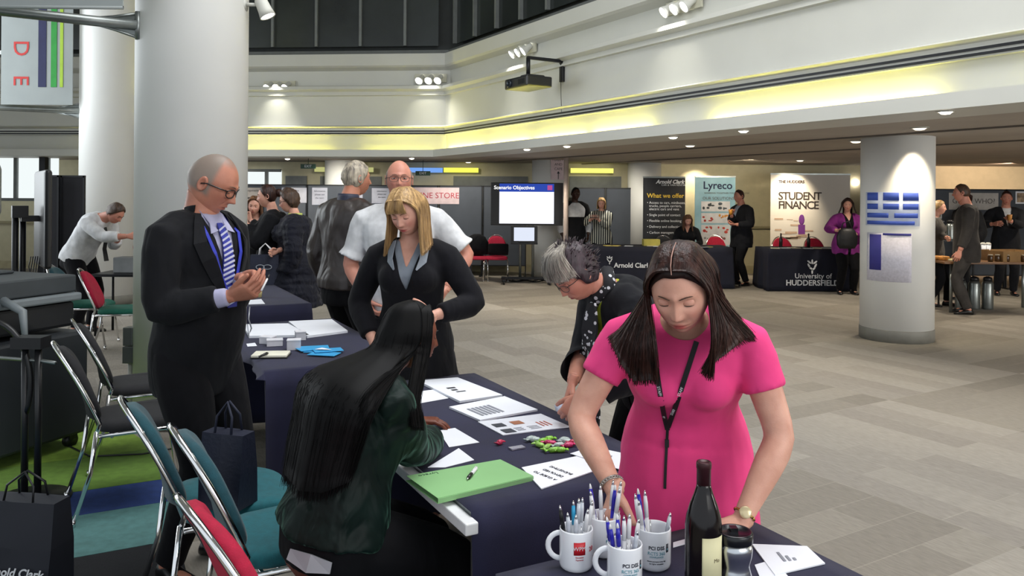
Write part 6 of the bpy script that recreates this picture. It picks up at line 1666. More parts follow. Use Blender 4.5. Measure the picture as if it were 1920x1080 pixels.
# carrier bag she holds
def bag(loc, w, d, h, rz, lab, m, hm, text_=None, rings=False):
    e = empty('carrier_bag', lab, 'bag', loc, rz); b = MB(); r = []
    for z, s in ((0, .94), (h * .5, 1.0), (h, .98)): r.append([(x * s * w / 2, y * s * (d / 2) * (1.1 - .5 * z / h), z) for x, y in ((-1, -1), (0, -1.15), (1, -1), (1, 0), (1, 1), (0, 1.15), (-1, 1), (-1, 0))])
    b.loft(r, smooth=False); b.build('body', m, e)
    for s in (-1, 1):
        b = MB(); b.tube([(-w * .2, s * d * .28, h - .01), (-w * .18, s * d * .2, h + .06), (0, s * d * .05, h + .11), (w * .18, s * d * .2, h + .06), (w * .2, s * d * .28, h - .01)], .005, 6); b.build('handle', hm, e)
    return e
NB = mat('navy_card_bag', '#171c30', .6, bump=.2, bscale=60, scale=10)
q = aty(497, 541, 8.0); e = bag(q, .28, .12, .34, .1, 'navy carrier bag with an oval emblem held by the dark-haired woman', NB, mat('white_plastic', '#e4e4e6', .3))
b = MB()
for sx in (-.035, .035): b.tube([(sx + .04 * math.cos(t), -.068, .22 + .022 * math.sin(t)) for t in [2 * PI * i / 16 for i in range(17)]], .004, 6)
b.build('emblem', mat('bag_silver', '#9aa0a8', .5), e)
# bending man by the far left pillar
P = stand('man in a white shirt and dark tie bending over a grey box', 158, 9.4, 1.76, 'm', 1, -.25, lean=52, head=(0, 38, 0), R=(238, 443, 9.1), L=(222, 446, 9.3), Rp=(.5, -.6, -.8), Lp=(-.5, -.6, -.8), skin=SK_P, hipback=.08, hands={1: dict(curl=(30, 30, 20)), -1: dict(curl=(30, 30, 20))})
outfit(P, WSH, .022, .80, -.15, 'shirt', amp=.008, cuff=.004); trousers(P, TROU, .016); P.cap(hair_mat('hair_brown', '#2c1d14', '#4a3322', .5), 1.12, .078, -.03, -.07, (0, 0, 0), .008)
b = MB(); t0 = P.sk.neck + P.sk.Fw * .065 - P.sk.U * .02; ribbon(b, [t0, t0 + Vector((0, .03, -.14)), t0 + Vector((0, .0, -.30)), t0 + Vector((.0, .03, -.44))], [.03, .05, .06, .07], .006, 0, None, [Vector((0, 1, .2))] * 4); P.part('tie', mat('dark_tie', '#14141a', .6), b)
# far right group etc.
P = stand('blonde woman in a black and white striped blouse behind the long far table', 1127, 15.55, 1.63, 'f', -.15, -1, head=(0, 14, 0), R=(1108, 412, 15.3), L=(1122, 412, 15.3), bulk=1.15, hands={1: dict(dir=(-.4, .8, .3), palm=(-.3, .2, .9)), -1: dict(dir=(.4, .8, .3), palm=(.3, .2, .9))})
def stripes():
    m = mat('striped_cloth', '#d8d8c8', .8, var=0); nt = m.node_tree; bb = nt.nodes['Principled BSDF']; w = nt.nodes.new('ShaderNodeTexWave'); w.wave_type = 'BANDS'; w.bands_direction = 'X'; w.inputs['Scale'].default_value = 7.5; w.inputs['Distortion'].default_value = .6; w.inputs['Detail Scale'].default_value = .5
    tc = nt.nodes.new('ShaderNodeTexCoord'); nt.links.new(tc.outputs['Object'], w.inputs['Vector']); r = nt.nodes.new('ShaderNodeValToRGB'); r.color_ramp.interpolation = 'CONSTANT'; r.color_ramp.elements[0].color = lin('#16161a'); r.color_ramp.elements[1].position = .62; r.color_ramp.elements[1].color = lin('#cfcfbf'); nt.links.new(w.outputs['Fac'], r.inputs[0]); nt.links.new(r.outputs[0], bb.inputs['Base Color']); return m
outfit(P, stripes(), .018, .93, -.3, 'blouse', flare=.04); trousers(P, TROU); bob(P, HBL, .10, 120, 61, .0, r=.0028); P.cap(HBL, 1.08, .07)
q = aty(1114, 408, 15.2); b = MB(); b.box((0, 0, 0), (.15, .08, .012)); o = b.build('phone', BLACK); o.location = q; tag(o, 'dark phone in the hands of the striped blouse woman', 'phone')
P = stand('man in a white shirt and dark waistcoat half hidden by the sign pillar', 1076, 15.5, 1.82, 'm', .3, -1, skin=SK_B, bulk=1.05)
outfit(P, WSH, .02, .93, -.2, 'shirt'); trousers(P, TROU); outfit(P, BKC, .035, .35, -.4, 'waistcoat', t1=.52, flare=.05); P.cap(HBK, 1.03, .08, nz=.001)
P = stand('long-haired woman seated behind the far table beside the charcoal banner', 1288, 15.75, 1.62, 'f', -.2, -1, lean=14, head=(15, 28, 0), seated=True, seat=.46, L=(1300, 460, 15.4), R=(1276, 460, 15.4))
outfit(P, BKC, .018, .93, -.2, 'jacket', cut=vcut(P.sk, .1, .04)); trousers(P, TROU); bob(P, hair_mat('hair_auburn', '#4a3020', '#7a5438'), .20, 150, 71, .01, r=.0028); P.cap(_M['hair_auburn'], 1.08, .07)
def suited(label, px, Y, H, hx, hy, jm, shm, skin=SK_P, hair=HB, tie=None, **k):
    P = stand(label, px, Y, H, 'm', hx, hy, skin=skin, **k); outfit(P, shm, .006, .95, -.2, 'shirt')
    outfit(P, jm, .022, .94, -.40, 'suit_jacket', cut=vcut(P.sk, .34, .07), flare=.05, cuff=.004, amp=.006); trousers(P, jm); P.cap(hair, 1.05, .078, -.03, -.075)
    if tie is not None:
        b = MB(); s_ = P.sk; ribbon(b, [front_pt(s_, t, 0, .012) for t in (.93, .8, .6, .4)], [.03, .045, .06, .06], .006, 0, None, s_.Fw); P.part('tie', tie, b)
    return P
DKS = cloth_mat('dark_suit', '#15161b', .85, .4, sheen=.04)
P = suited('man in a dark suit drinking from a cup beside the pale blue banner', 1390, 15.0, 1.79, -1, -.45, DKS, cloth_mat('blue_shirt', '#8f98a8', .8, .2), R=(1372, 404, 14.75), L=(1380, 421, 14.75), hands={1: dict(dir=(0, .3, 1), palm=(-1, .3, 0), curl=(60, 60, 30)), -1: dict(dir=(.6, .5, 0), palm=(.3, -.3, .9), curl=(40, 40, 20))}, bulk=1.12)
def cup(px, py, Y, lab, m):
    q = aty(px, py, Y); b = MB(); b.lathe([(.028, -.05), (.040, .05), (.037, .05), (.026, -.04)], 16); o = b.build('cup', m); o.location = q; tag(o, lab, 'cup')
cup(1370, 398, 14.66, 'orange drink held by the man beside the pale blue banner', mat('orange_drink', '#c8862e', .4))
P = stand('woman in a purple cardigan holding a black bag beside the university table', 1587, 13.75, 1.64, 'f', -.12, -1, head=(-14, 2, 0), R=(1570, 432, 13.45), L=(1602, 440, 13.45), bulk=1.22, smile=1., Rp=(1, -.4, -.6), Lp=(-1, -.4, -.6))
outfit(P, cloth_mat('black_top', '#0f0f13', .9, .4), .012, 0, -.3, 'top', cut=vcut(P.sk, .12, .06)); trousers(P, TROU, .016); outfit(P, cloth_mat('purple_knit', '#7c2a78', .85, .5), .026, .93, -.34, 'cardigan', cut=vcut(P.sk, .9, .075), flare=.05, amp=.005)
CUR = hair_mat('hair_curly', '#1d1210', '#3a211c', .5); P.cap(CUR, 1.2, .062, -.05, -.09, (0, 0, 0), .014, 'hair', nsc=36); bob(P, CUR, .13, 420, 81, .04, r=.0055, w=.105)
q = aty(1588, 466, 13.35); b = MB(); b.loft([[(x * s * .17, y * .07 * s, z) for x, y in [(math.cos(t), math.sin(t)) for t in [2 * PI * i / 16 for i in range(16)]]] for z, s in ((0, .75), (.06, 1.0), (.2, 1.05), (.30, .8), (.34, .5))]); b.tube([(-.1, 0, .3), (-.08, -.02, .42), (.02, -.02, .46), (.1, 0, .3)], .01, 6); o = b.build('handbag', mat('black_bag', '#16171b', .5, bump=.8, bscale=12)); o.location = q; tag(o, 'black bag held in front of the woman in purple', 'bag')
GRS = cloth_mat('grey_suit', '#3a3735', .85, .4, sheen=.04)
P = suited('tall man in a grey suit at the catering table, seen from the side', 1812, 11.5, 1.86, -.85, .35, GRS, WSH, R=(1800, 478, 11.45), L=(1800, 470, 11.2), bulk=1.08, hair=hair_mat('hair_brown', '#2c1d14', '#4a3322'))
P = stand('woman in a grey top stepping past the timetable pillar', 1752, 12.3, 1.62, 'f', .7, -.5, L=(1776, 446, 12.0), R=(1740, 470, 12.1), foot={1: (.10, -.06, .085, 0), -1: (-.12, .16, .085, 0)})
outfit(P, cloth_mat('grey_knit', '#4d4a47', .9, .4), .018, .93, -.3, 'jumper'); trousers(P, TROU); P.cap(HBL, 1.12, .07)
P = suited('person in black partly hidden behind the grey suit man', 1812, 13.0, 1.78, -.9, -.2, BKC, BKC, R=(1790, 470, 12.8))
b = MB(); b.tube([P.A @ Vector((0, -.09, .05)), P.A @ Vector((0, -.14, .03)), P.A @ Vector((0, -.15, -.04))], [.03, .028, .012], 8); P.part('ponytail', HB, b)
P = suited('man in a dark suit with an open collar holding an orange cup', 1885, 13.75, 1.79, -.35, -1, DKS, WSH, L=(1893, 414, 13.4), R=(1862, 420, 13.5), head=(-10, 4, 0), hands={-1: dict(dir=(.2, .5, .8), palm=(.3, .9, 0), curl=(60, 60, 30))}, smile=.6, bulk=1.1)
cup(1893, 408, 13.3, 'orange cup held by the man in the dark suit on the right', mat('orange_cup', '#c88a44', .5))
# black coats on the far chairs
for px, Y, lab, w in ((893, 15.35, 'black coat hung over the far red chair by the table', .24), (934, 15.2, 'black cover over the back of the far red chair', .2)):
    q = aty(px, 460, Y); b = MB()
    b.loft([[(w * s * math.cos(t) , .10 * s2 * math.sin(t), z) for t in [2 * PI * i / 18 for i in range(18)]] for z, s, s2 in ((.50, .9, .9), (.62, 1.0, 1.1), (.74, .95, 1.), (.84, .7, .8), (.90, .3, .4))] if px < 900 else [[(w * s * math.cos(t), .05 * math.sin(t), z) for t in [2 * PI * i / 18 for i in range(18)]] for z, s in ((.50, .95), (.58, 1.0), (.70, .98), (.72, .9))])
    o = b.build('coat', BKC); o.location = (q.x, Y + .30 if px > 900 else Y + .25, 0); tag(o, lab, 'coat')
# ------------------------------------------------------------------ things on the near tables
ZT = .7455
def T1p(u, v): return Vector((T1[0], T1[1], 0)) + WD * u + LD * v
def sheet_px(name, lab, quad, m=PAPER, z=ZT, th=.0016, group=None, curl=0., pages=1, cat='paper'):
    P = [atz(x, y, z) for x, y in quad]; c = sum(P, Vector()) / 4
    o = quadsheet(name, [p - c for p in P], m, None, th * pages, curl); o.location = c; tag(o, lab, cat, group); return o
def lines_on(o, quad, rows, m=INK, z=ZT + .0035, name='print'):
    """rows: list of (u0,u1,v,h) in sheet coordinates"""
    P = [atz(x, y, z) - o.location for x, y in quad]; b = MB()
    def bl(u, v): return P[0] * (1 - u) * (1 - v) + P[1] * u * (1 - v) + P[2] * u * v + P[3] * (1 - u) * v
    for u0, u1, v, h in rows:
        q = [bl(u0, v), bl(u1, v), bl(u1, v + h), bl(u0, v + h)]; b.add([tuple(p + Vector((0, 0, 0))) for p in q] + [tuple(p - Vector((0, 0, .0006))) for p in q], [(0, 1, 2, 3), (7, 6, 5, 4), (0, 4, 5, 1), (1, 5, 6, 2), (2, 6, 7, 3), (3, 7, 4, 0)], 0, False)
    b.build(name, m, o)
def text_px(o, body, px, py, size, ang_dir, m=INK, z=.0045, zz=ZT):
    """flat lettering lying on the table; ang_dir = world direction in which the line reads"""
    c = atz(px, py, zz) - o.location; d = Vector(ang_dir); d.z = 0; d.normalize(); x = d; y = Vector((-d.y, d.x, 0)); z = max(z, .0042)
    M_ = Matrix((x, y, Vector((0, 0, 1)))).transposed().to_4x4(); M_.translation = Vector((c.x, c.y, z)); return text(body, size, m, M_, o, ext=.0003)
GREYI = mat('grey_print', '#8a8d96', .8)
q = [(783, 717), (858, 711), (942, 744), (862, 756)]; o = sheet_px('paper_stack', 'white printed sheets at the far corner of the paper table', q, pages=6); lines_on(o, q, [(.35, .55, .35, .05), (.36, .5, .45, .05), (.38, .6, .55, .03)], INK, ZT + .0110)
q = [(783, 735), (812, 731), (841, 747), (785, 757)]; sheet_px('paper', 'small white sheet behind the seated woman, left of the far sheets', q)
q = [(842, 766), (946, 746), (1008, 771), (900, 791)]; o = sheet_px('paper_stack', 'wide white sheets second from the far end of the paper table', q, pages=5); lines_on(o, q, [(.2 + .07 * i, .24 + .07 * i, .2, .5) for i in range(6)], GREYI, ZT + .0098)
q = [(896, 792), (1014, 777), (1069, 801), (943, 817)]; o = sheet_px('leaflet', 'leaflet with small pictures of equipment and red marks', q, PAPER2, pages=2)
lines_on(o, q, [(.12, .28, .22, .22), (.10, .26, .62, .24)], mat('print_dark', '#3c3f48', .8), ZT + .0050); lines_on(o, q, [(.40, .56, .20, .22)], mat('print_brown', '#a0694c', .8), ZT + .0050, 'print_picture'); lines_on(o, q, [(.72, .74, .42, .3), (.78, .80, .42, .3), (.84, .86, .42, .3)], mat('print_red', '#b55a4a', .8), ZT + .0050, 'print_marks'); lines_on(o, q, [(.3, .42, .62 + .08 * i, .02) for i in range(3)] + [(.5, .66, .62 + .08 * i, .02) for i in range(3)], GREYI, ZT + .0050, 'print_lines')
q = [(822, 808), (853, 803), (899, 830), (842, 839)]; sheet_px('paper', 'white sheet under the sleeve and hand of the seated woman', q)
q = [(802, 877), (860, 841), (889, 863), (834, 877)]; sheet_px('paper', 'white sheet between the velvet sleeve and the green folder', q)
q = [(1069, 851), (1110, 838), (1176, 852), (1172, 884)]; o = sheet_px('leaflet', 'small leaflet lying on the budgeting guide under her arm', q, PAPER, z=ZT + .004); lines_on(o, q, [(.25, .7, .15 + .12 * i, .03) for i in range(5)], GREYI, ZT + .0075)
q = [(978, 878), (1100, 853), (1174, 864), (1015, 918)]; q2 = q
o = sheet_px('guide_booklet', 'white booklet titled a guide to devolved budgeting, upside down to the camera', q, PAPER, pages=2, cat='booklet')
for i, t in enumerate(('A GUIDE TO', 'DEVOLVED', 'BUDGETING')):
    text_px(o, t, 1022 + 15 * i, 894 - 5.0 * i, .0185, atz(1000, 885, ZT) - atz(1042, 902, ZT), z=.0042)
# green folder
q = [(762, 893), (938, 862), (1000, 893), (821, 935)]
P4 = [atz(x, y, ZT + .012) for x, y in q]; c = sum(P4, Vector()) / 4
e = empty('folder', 'green card folder at the near left corner of the paper table', 'folder', c)
GRN = mat('green_card', '#86b87c', .7, var=.04, scale=3)
o = quadsheet('cover', [p - c for p in P4], GRN, e, .0015); o = quadsheet('back_cover', [(p - c) * 1.01 - Vector((0, 0, .0145)) for p in P4], GRN, e, .0015)
b = MB(); a, d = P4[3] - c, P4[2] - c
b.add([tuple(a), tuple(d), tuple(d - Vector((0, 0, .0145))), tuple(a - Vector((0, 0, .0145))), tuple(a - LD * .002), tuple(d - LD * .002), tuple(d - LD * .002 - Vector((0, 0, .0145))), tuple(a - LD * .002 - Vector((0, 0, .0145)))], [(0, 1, 2, 3), (7, 6, 5, 4), (0, 4, 5, 1), (1, 5, 6, 2), (2, 6, 7, 3), (3, 7, 4, 0)], 0, False); b.build('spine', GRN, e)
q = [(775, 893), (930, 866), (980, 890), (822, 926)]; P5 = [atz(x, y, ZT + .010) - c for x, y in q]; quadsheet('paper_block', [p - Vector((0, 0, .009)) for p in P5], PAPER, e, .0095)
b_ = text('Lyreco', .024, mat('dark_green_ink', '#1f4a2c', .7), Matrix.Identity(4), e, ext=.0003); d_ = (P4[0] - P4[1]).normalized(); yv = Vector((-d_.y, d_.x, 0)); M_ = Matrix((d_, yv, Vector((0, 0, 1)))).transposed().to_4x4(); cc = atz(803, 889, ZT + .014) - c; M_.translation = Vector((cc.x, cc.y, .0018)); b_.matrix_basis = M_
def pen_on(px0, py0, px1, py1, z, lab, body, grip, name='pen', g=None):
    p = atz(px0, py0, z); q_ = atz(px1, py1, z); d = q_ - p; e = empty(name, lab, 'pen', p, 0, g); b = MB()
    b.tube([Vector((0, 0, .006)), d * .12 + Vector((0, 0, .006))], [.001, .0045], 8); b.build('tip', CHROME, e)
    b = MB(); b.tube([d * .1 + Vector((0, 0, .006)), d * .42 + Vector((0, 0, .006))], [.0055, .0065], 10); b.build('grip', grip, e)
    b = MB(); b.tube([d * .42 + Vector((0, 0, .006)), d * .92 + Vector((0, 0, .006)), d + Vector((0, 0, .006))], [.0062, .0058, .003], 10); b.tube([d * .55 + Vector((0, 0, .013)), d * .9 + Vector((0, 0, .013))], .0018, 6); b.build('barrel', body, e); return e
PW = mat('white_plastic', '#e4e4e6', .3); PBL = mat('blue_plastic', '#2722a8', .3); PBK = BLACK
pen_on(876, 902, 894, 880, ZT + .0135, 'white pen with a dark grip lying on the green folder', PW, PBK)
# sweets
SW = [('#c8244f', 'pink'), ('#86c83c', 'lime green'), ('#b9c8c4', 'silvery clear'), ('#d02c6a', 'magenta'), ('#9fd060', 'pale green')]
def sweet(px, py, ang, L, ci, lab):
    p = atz(px, py, ZT + .009); e = empty('wrapped_sweet', lab, 'sweet', p, ang, 'wrapped sweets'); m = mat('wrapper_' + SW[ci][1], SW[ci][0], .25, coat=.5, bump=.6, bscale=120, var=.15, scale=60)
    b = MB(); b.tube([(-L * .32, 0, 0), (-L * .22, 0, 0), (0, 0, 0), (L * .22, 0, 0), (L * .32, 0, 0)], [.004, .009, .0095, .009, .004], 10); b.build('middle', m, e)
    for s in (-1, 1):
        b = MB(); b.loft([[(s * (L * .30), .003 * math.cos(t), .003 * math.sin(t)) for t in [2 * PI * i / 10 for i in range(10)]], [(s * (L * .5), .014 * math.cos(t), .004 * math.sin(t) + .002 * math.sin(5 * t)) for t in [2 * PI * i / 10 for i in range(10)]]]); b.build('wrapper_twist', m, e)
rn = random.Random(12)
for i, (px, py, a, L, ci) in enumerate([(1018, 826, .4, .06, 1), (1032, 830, -.5, .07, 3), (1048, 834, .2, .06, 2), (1077, 828, .1, .065, 0), (1003, 824, -.2, .06, 2), (1040, 843, .1, .075, 1), (1025, 838, .9, .06, 4), (1062, 827, -.4, .06, 2), (1052, 843, .0, .05, 1), (994, 822, .6, .05, 2), (1066, 834, .3, .06, 3), (1012, 834, -.9, .06, 4), (1055, 824, .7, .05, 2), (1030, 822, .1, .05, 1)]):
    sweet(px, py, a + .2, L, ci, SW[ci][1] + ' wrapped sweet in the heap near the leaflet')
sweet(937, 829, .9, .035, 0, 'single red sweet lying apart, left of the clear sachet')
b = MB(); b.box((0, 0, .003), (.055, .028, .005), .5); o = b.build('clear_sachet', mat('sachet_foil', '#a9a9b6', .3, .3, bump=.6, bscale=90)); o.location = atz(969, 841, ZT); tag(o, 'silvery flat sachet lying beside the single red sweet', 'sachet')
# ------------------------------------------------------------------ mugs of pens, bottle, flask
MUG = mat('white_glaze', '#f1f3f8', .18, coat=.4, var=.0)
def make_mug(lab, px, py, hang, z=ZT):
    p = atz(px, py, z); e = empty('mug', lab, 'mug', p, 0)
    b = MB(); b.lathe([(.034, 0), (.0385, .004), (.0405, .012), (.0405, .092), (.0395, .0955), (.0375, .094), (.0370, .085), (.0370, .010), (.001, .008)], 36, cap=False); b.add([(.034 * math.cos(2 * PI * k / 36), .034 * math.sin(2 * PI * k / 36), 0) for k in range(36)], [tuple(range(35, -1, -1))]); b.build('body', MUG, e)
    c, s = math.cos(hang), math.sin(hang); b = MB(); b.tube([((.038 + .030 * math.sin(t)) * c, (.038 + .030 * math.sin(t)) * s, .050 - .031 * math.cos(t)) for t in [PI * i / 12 for i in range(13)]], .0052, 8, flat=1.3); b.build('handle', MUG, e)
    return e
def mug_text(e, body, z, size, m, ang, bold=0., sp=1.):
    t = text(body, size, m, Matrix.Identity(4), e, ext=.0004, bold=bold, spacing=sp); R = .0411
    for v in t.data.vertices:
        a = ang + v.co.x / R; rr = R + v.co.z; zz = z + v.co.y; v.co = (rr * math.cos(a), rr * math.sin(a), zz)
def mug_patch(e, a0, a1, z0, z1, m, name):
    R = .0407; n = 10; b = MB(); b.loft([[((r) * math.cos(a0 + (a1 - a0) * i / n), r * math.sin(a0 + (a1 - a0) * i / n), z) for r, rg in ((R + .0002, range(n + 1)), (R - .0008, range(n, -1, -1))) for i in rg] for z in (z0, z1)]); b.build(name, m, e)
MR = mat('logo_red', '#c8202c', .4, var=0); MI = mat('mug_ink', '#2b2e3a', .5, var=0); MC = mat('mug_cyan', '#6aa6b4', .5, var=0); MRD = mat('mug_red_ink', '#c8505a', .5, var=0)
fa = -PI / 2
def pci(e, a, tail=True):
    mug_text(e, 'PCI DSS', .058, .0115, MI, a, .0002); mug_text(e, 'RCTS 365', .045, .0105, MC, a); mug_text(e, 'COMPLIANCE', .037, .0055, MC, a); mug_text(e, 'secure payments every day', .027, .0042, MI, a); mug_text(e, 'for higher education', .021, .0042, MI, a)
    mug_patch(e, a + .62, a + .80, .046, .066, MI, 'badge')
    mug_patch(e, a + .66, a + .76, .050, .055, MC, 'badge_mark')
m1 = make_mug('white mug with a red square logo, leftmost of the four mugs', 1080, 1062, PI * .98)
mug_patch(m1, fa - .22, fa + .48, .044, .074, MR, 'red_logo'); mug_text(m1, 'WPM', .059, .0135, mat('white_lettering', '#d9dce0', .7), fa + .13); mug_text(m1, 'Education', .039, .005, MRD, fa + .13); mug_text(m1, 'Payments', .033, .005, MRD, fa + .13)
mug_text(m1, '20', .054, .016, MRD, fa + .95); 
m2 = make_mug('white mug in the middle front of the four, handle to the left', 1171, 1094, PI * .98); pci(m2, fa + .22)
m3 = make_mug('white mug on the right, with a clear pen leaning out of it', 1226, 1060, 1.2); pci(m3, fa - .02)
m4 = make_mug('white mug behind and between the other three, mostly hidden', 1133, 1036, 1.5); pci(m4, fa + .5)
CLR = mat('clear_plastic', '#c5cad3', .15, var=0, coat=.5); CYP = mat('cyan_plastic', '#2f9cc9', .3)
def mug_pen(mug, ax, ay, tilt, az, L, body, grip, tipm, lab, up=True, g='promotional pens standing in the mugs'):
    base = Vector(mug.location) + Vector((ax * .6, ay * .6, .012)); d = Vector((math.sin(tilt) * math.cos(az), math.sin(tilt) * math.sin(az), math.cos(tilt)))
    rim = Vector(mug.location) + Vector((ax, ay, .093)); d = (rim - base).normalized()
    e = empty('pen', lab, 'pen', base, 0, g); R = .0050
    b = MB(); b.tube([d * 0, d * L * .60], [R * .9, R], 10); b.build('barrel', body, e)
    b = MB(); b.tube([d * L * .60, d * L * .80, d * L * .92], [R * 1.05, R * 1.1, R * .8], 10); b.build('grip', grip, e)
    b = MB(); b.tube([d * L * .92, d * L * .965, d * L], [R * .8, R * .55, R * .25], 8); b.build('tip', tipm, e)
    x, y = frame_to(d); b = MB(); b.tube([d * L * .30 + x * R * 1.5, d * L * .55 + x * R * 1.5], .0014, 5); b.build('clip', tipm, e)
rn = random.Random(4)
def fill(mug, spec):
    for i, (a, r, L, kind, lab) in enumerate(spec):
        bodym, gripm, tipm = {'w': (PW, PW, CHROME), 'b': (PW, PBL, PW), 'B': (PBL, PBL, PW), 'c': (CLR, CLR, CHROME), 'k': (PBK, PBK, CHROME), 'y': (CLR, CYP, CHROME)}[kind]
        mug_pen(mug, r * math.cos(a), r * math.sin(a), 0, 0, L, bodym, gripm, tipm, lab)
fill(m1, [(3.0, .032, .135, 'k', 'dark pen leaning left in the red logo mug'), (3.9, .026, .128, 'c', 'clear pen in the red logo mug'), (4.6, .024, .125, 'c', 'clear pen in the red logo mug'), (2.0, .012, .142, 'y', 'pen with a cyan tip in the red logo mug'), (1.0, .024, .146, 'c', 'clear pen in the red logo mug'), (5.5, .028, .138, 'w', 'white pen in the red logo mug'), (.3, .032, .145, 'w', 'white pen in the red logo mug'), (.9, .008, .150, 'c', 'clear pen in the red logo mug')])
fill(m2, [(2.8, .034, .138, 'b', 'blue gripped pen in the middle front mug'), (3.4, .030, .130, 'b', 'blue gripped pen in the middle front mug'), (3.9, .022, .136, 'b', 'blue gripped pen in the middle front mug'), (2.2, .020, .140, 'B', 'all-blue pen in the middle front mug'), (1.6, .010, .140, 'w', 'white pen in the middle front mug'), (5.6, .028, .120, 'c', 'clear pen in the middle front mug'), (.4, .030, .135, 'w', 'white pen in the middle front mug'), (1.0, .020, .142, 'w', 'white pen in the middle front mug')])
fill(m4, [(2.6, .030, .155, 'B', 'tall blue pen in the hindmost mug'), (2.0, .016, .152, 'w', 'white pen in the hindmost mug'), (.1, .020, .158, 'B', 'tall blue pen in the hindmost mug'), (.9, .030, .162, 'w', 'tall white pen in the hindmost mug'), (5.9, .028, .158, 'w', 'tall white pen in the hindmost mug'), (3.5, .030, .150, 'w', 'white pen in the hindmost mug'), (.4, .034, .165, 'w', 'tall white pen in the hindmost mug')])
fill(m3, [(2.4, .034, .165, 'B', 'tall blue pen on the left of the right-hand mug'), (2.9, .034, .160, 'w', 'white pen in the right-hand mug'), (3.3, .030, .150, 'w', 'white pen in the right-hand mug'), (.2, .036, .115, 'c', 'clear pen leaning right out of the right-hand mug'), (2.0, .030, .158, 'w', 'white pen in the right-hand mug')])
# wine bottle
p = atz(1318, 1122, ZT); e = empty('wine_bottle', 'dark wine bottle with a cream label standing beside the steel flask', 'bottle', p)
GL_ = mat('bottle_glass', '#0f0809', .16, var=0, spec=.4)
b = MB(); b.lathe([(.034, 0), (.040, .006), (.0405, .02), (.0405, .165), (.038, .185), (.030, .212), (.021, .235), (.0165, .25), (.0150, .26)], 40); b.build('glass', GL_, e)
b = MB(); b.lathe([(.0158, .236), (.0156, .29), (.0168, .292), (.0168, .303), (.0155, .306), (.012, .306), (.010, .303)], 28); b.build('neck_foil', mat('plum_foil', '#3a1a1e', .4, .3), e)
b = MB(); n = 16
b.loft([[((r) * math.cos(-PI / 2 - .3 + 1.4 * i / n), r * math.sin(-PI / 2 - .3 + 1.4 * i / n), z) for r, rg in ((.0410, range(n + 1)), (.0403, range(n, -1, -1))) for i in rg] for z in (.02, .150)]); lb = b.build('label', mat('cream_label', '#d8d2a8', .7), e)
t = text('Mo', .012, mat('label_ink', '#6e6548', .7), Matrix.Identity(4), lb, ext=.0004)
for v in t.data.vertices: a = -PI / 2 + .55 + v.co.x / .041; z = .10 + v.co.y; r = .0412 + v.co.z; v.co = (r * math.cos(a), r * math.sin(a), z)
# steel flask
p = atz(1377, 1096, ZT) ; p = atz(1377, 1120, ZT); e = empty('travel_mug', 'wavy steel travel mug with a black lid in front of the pink dress', 'flask', p)
b = MB(); b.lathe([(.028, 0), (.031, .01), (.036, .03), (.038, .05), (.0335, .066), (.032, .076), (.0375, .096), (.039, .112), (.036, .128)], 40); b.build('steel_body', mat('brushed_steel', '#c9ccd0', .25, 1.0, var=.0), e)
b = MB(); b.lathe([(.038, .126), (.0395, .128), (.0395, .146), (.037, .150), (.033, .149), (.030, .145), (.001, .145)], 40); b.box((.0, .012, .149), (.016, .02, .008)); b.build('lid', mat('black_gloss', '#15161a', .25), e)
# paper strip and sheets on this table
q = [(1262, 1018), (1284, 1012), (1284, 1021), (1262, 1027)]; sheet_px('paper_strip', 'narrow printed strip between the mug and the bottle', q)
q = [(1410, 1022), (1513, 1026), (1547, 1058), (1453, 1080)]; o = sheet_px('paper', 'white sheet at the right end of the nearest table', q, pages=2); lines_on(o, q, [(.35, .40, .25, .35), (.45, .50, .4, .2), (.55, .6, .5, .1)], GREYI, ZT + .005)
q = [(1415, 1060), (1450, 1050), (1480, 1084), (1430, 1096)]; sheet_px('paper', 'second white sheet under the first, beside the steel flask', q, z=ZT - .0008)
# ------------------------------------------------------------------ table behind the man in glasses
q = [(455, 612), (540, 610), (580, 632), (467, 634)]; o = sheet_px('paper_stack', 'stack of bright white sheets on the left of the box table', q, pages=9)
q = [(541, 606), (622, 602), (652, 624), (576, 634)]; o = sheet_px('paper_stack', 'stack of bright white sheets on the right of the box table', q, pages=9)
def wbox(px, py, w, d, h, rz, lab, lid=True):
    p = atz(px, py, ZT); e = empty('small_box', lab, 'box', p, rz, 'small white boxes'); b = MB(); b.box((0, 0, h / 2), (w, d, h)); b.build('body', mat('white_card', '#c9c9d0', .6), e, .002)
    b = MB(); b.box((0, 0, h + .001), (w + .004, d + .004, .008)); b.build('lid', mat('lid_card', '#dcdce2', .5), e, .002)
wbox(515, 648, .09, .06, .035, .3, 'flat white box left of the taller white boxes'); wbox(502, 644, .08, .06, .04, -.3, 'flat white box nearest the man in glasses'); wbox(551, 655, .075, .06, .055, .2, 'taller white box nearest the blue leaflets'); wbox(563, 637, .06, .06, .05, .4, 'white box behind the taller one')
for i, (px, py, a) in enumerate(((590, 652, .3), (598, 659, .1), (608, 666, -.2), (585, 657, .6), (615, 661, .4))):
    b = MB(); b.box((0, 0, .002 + .003 * i), (.16, .10, .003), a); o = b.build('blue_leaflet', mat('cyan_card', '#3aa0d8', .5)); o.location = atz(px, py, ZT); tag(o, 'glossy blue leaflet in the fan beside the white boxes', 'leaflet', 'blue leaflets on the box table')
b = MB(); b.add([(0, 0, 0), (.10, -.01, 0), (.03, .05, 0), (0, 0, .001), (.10, -.01, .001), (.03, .05, .001)], [(2, 1, 0), (3, 4, 5), (0, 1, 4, 3), (1, 2, 5, 4), (2, 0, 3, 5)], 0, False); o = b.build('paper_scrap', PAPER); o.location = atz(590, 655, ZT + .02); tag(o, 'white corner of paper lying on the blue leaflets', 'paper')
